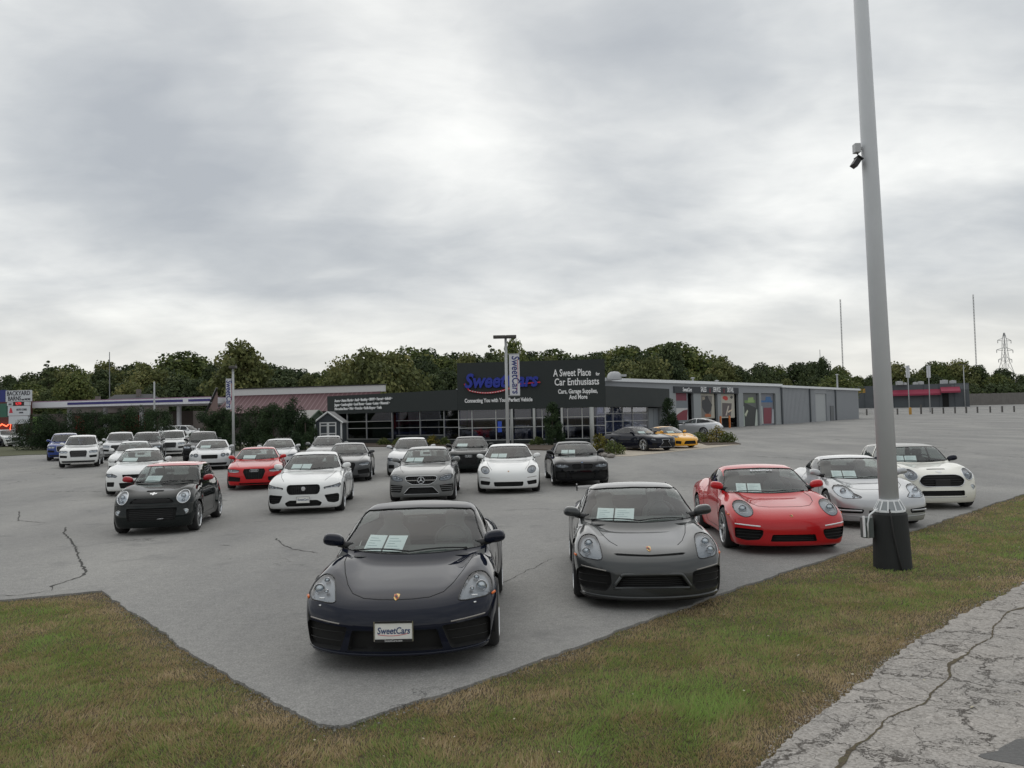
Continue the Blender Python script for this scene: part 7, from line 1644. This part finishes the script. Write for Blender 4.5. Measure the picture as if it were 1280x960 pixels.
bush(691, 57.2, 1.7, 3.1, LM['ever'], 31, 'tall narrow juniper in front of the showroom entrance', None, n=9000, cone=.6, leaf=.04, nm='juniper')
bush(836, 66, 1.9, 3.3, LM['ever'], 32, 'tall narrow conifer at the right corner of the showroom', None, n=9000, cone=.6, leaf=.04, nm='juniper')
# beds
MULCH = simple('mulch', (.07, .05, .035), .95, var=.3, scale=5, bump=.5); CONC = simple('pale concrete', (.42, .37, .30), .85, var=.08, scale=1.2)
def flat(name, pix, dz, mat, th=.10):
    pts_ = [G(a, b) for a, b in pix]; n_ = len(pts_); q = MB(); q.add([(p.x, p.y, gz(p.x, p.y) + LZ + dz) for p in pts_] + [(p.x, p.y, gz(p.x, p.y) - .05) for p in pts_], [tuple(range(n_))] + [(i, n_ + i, n_ + (i + 1) % n_, (i + 1) % n_) for i in range(n_)])
    o = q.build(name, mat); bm = bmesh.new(); bm.from_mesh(o.data); bmesh.ops.recalc_face_normals(bm, faces=bm.faces[:]); bm.to_mesh(o.data); bm.free(); return tag(o, kind='structure')
flat('planting_bed', [(425, 558.5), (560, 560), (572, 556), (430, 552)], .06, MULCH); flat('planting_bed', [(560, 560), (760, 566), (770, 559), (572, 556)], .06, MULCH)
flat('concrete_pad', [(752, 571), (790, 571), (905, 558.5), (925, 556), (880, 550), (762, 553)], .02, CONC)
flat('planting_bed', [(868, 553), (884, 557.5), (926, 556), (906, 549.5), (880, 548)], .05, MULCH)
flat('grass_verge', [(-60, 574), (36, 569), (270, 565), (395, 562), (395, 556), (200, 557), (-60, 560)], .03, SOIL_FAR := simple('verge grass', (.07, .075, .03), .95, var=.2, scale=.6, bump=.3))
flat('entrance_mulch', [(742, 569), (768, 571.5), (762, 564), (742, 562)], .08, MULCH)
for i, (px, w, h, k, lab) in enumerate(((500, 1.2, .55, 'green', 'low dull shrub left in the bed under the showroom glazing'), (524, 1.0, .5, 'gold', 'low yellowish grass tuft in the bed, left one'), (542, 1.3, .7, 'gold', 'yellowish grass clump in the bed between the silver and dark sedans'), (556, .9, .6, 'green', 'small green shrub left of the dark sedan'), (480, 1.1, .5, 'green', 'small dull shrub right of the charcoal coupe'), (672, 1.2, .5, 'green', 'low shrub at the foot of the juniper, left'), (750, 1.3, 1.0, 'gold', 'yellow and orange leaved shrub right of the black coupe'), (768, 1.2, .75, 'green', 'round green shrub at the corner of the concrete pad'), (874, 1.5, .7, 'green', 'dark green shrub left in the bed behind the amber car'), (896, 1.6, 1.1, 'gold', 'pale tufted shrub in the middle of the bed behind the amber car'), (910, 1.4, .7, 'green', 'green shrub at the right end of the bed behind the amber car'))):
    b = G(px, {750: 566, 768: 569}.get(px, 557 if px < 800 else 554)); bush(px, b.y, w, h, LM[k], 200 + i, lab, None, n=900, cone=.45, leaf=.05, nm='low_shrub', base=b)
# boulders at the entrance
for i, (px, py) in enumerate(((756, 572), (764, 573))):
    b = G(px, py); bm = bmesh.new(); bmesh.ops.create_icosphere(bm, subdivisions=2, radius=.22)
    for v in bm.verts: v.co *= random.uniform(.85, 1.1); v.co.z *= .6
    me = bpy.data.meshes.new('boulder'); bm.to_mesh(me); bm.free(); me.materials.append(simple('field stone', (.24, .22, .20), .85, bump=.3)); tag(link('boulder', me, None, None, (b.x, b.y, gz(b.x, b.y) + .12)), ['grey boulder at the edge of the pad, left one', 'small grey boulder nearest the pad'][i], 'boulder')
# parked car in the service yard, seen from behind, and cars at the far left
if 'sedan3' in CARS:
    b = G(866, 545); again('sedan3', 0, 0, math.pi + .95, 'pale', 'pale silver sedan seen from behind, next to the amber sports car', pos=(b.x, b.y, gz(b.x, b.y) + LZ), group='cars by the building')
    for px, py, lab, pm in ((8, 561, 'white car under the neon shape at the far left edge', 'white'), (-6, 566, 'dark car at the far left edge', 'black')):
        b = G(px, py); b = Vector((b.x * 80 / b.y, 80, gz(0, 80))); again('q5', 0, 0, .9, pm, lab, pos=(b.x, b.y, b.z + LZ), group='cars at the petrol station')
    for px, lab in ((222, 'white vehicle beyond the gap in the hedge, left one'), (236, 'silver vehicle beyond the gap in the hedge, right one')):
        b = D(px, 540, 84); again('q5', 0, 0, 1.3, 'white' if px < 230 else 'pale', lab, pos=(b.x, b.y, gz(b.x, b.y) + .02), group='cars at the petrol station')
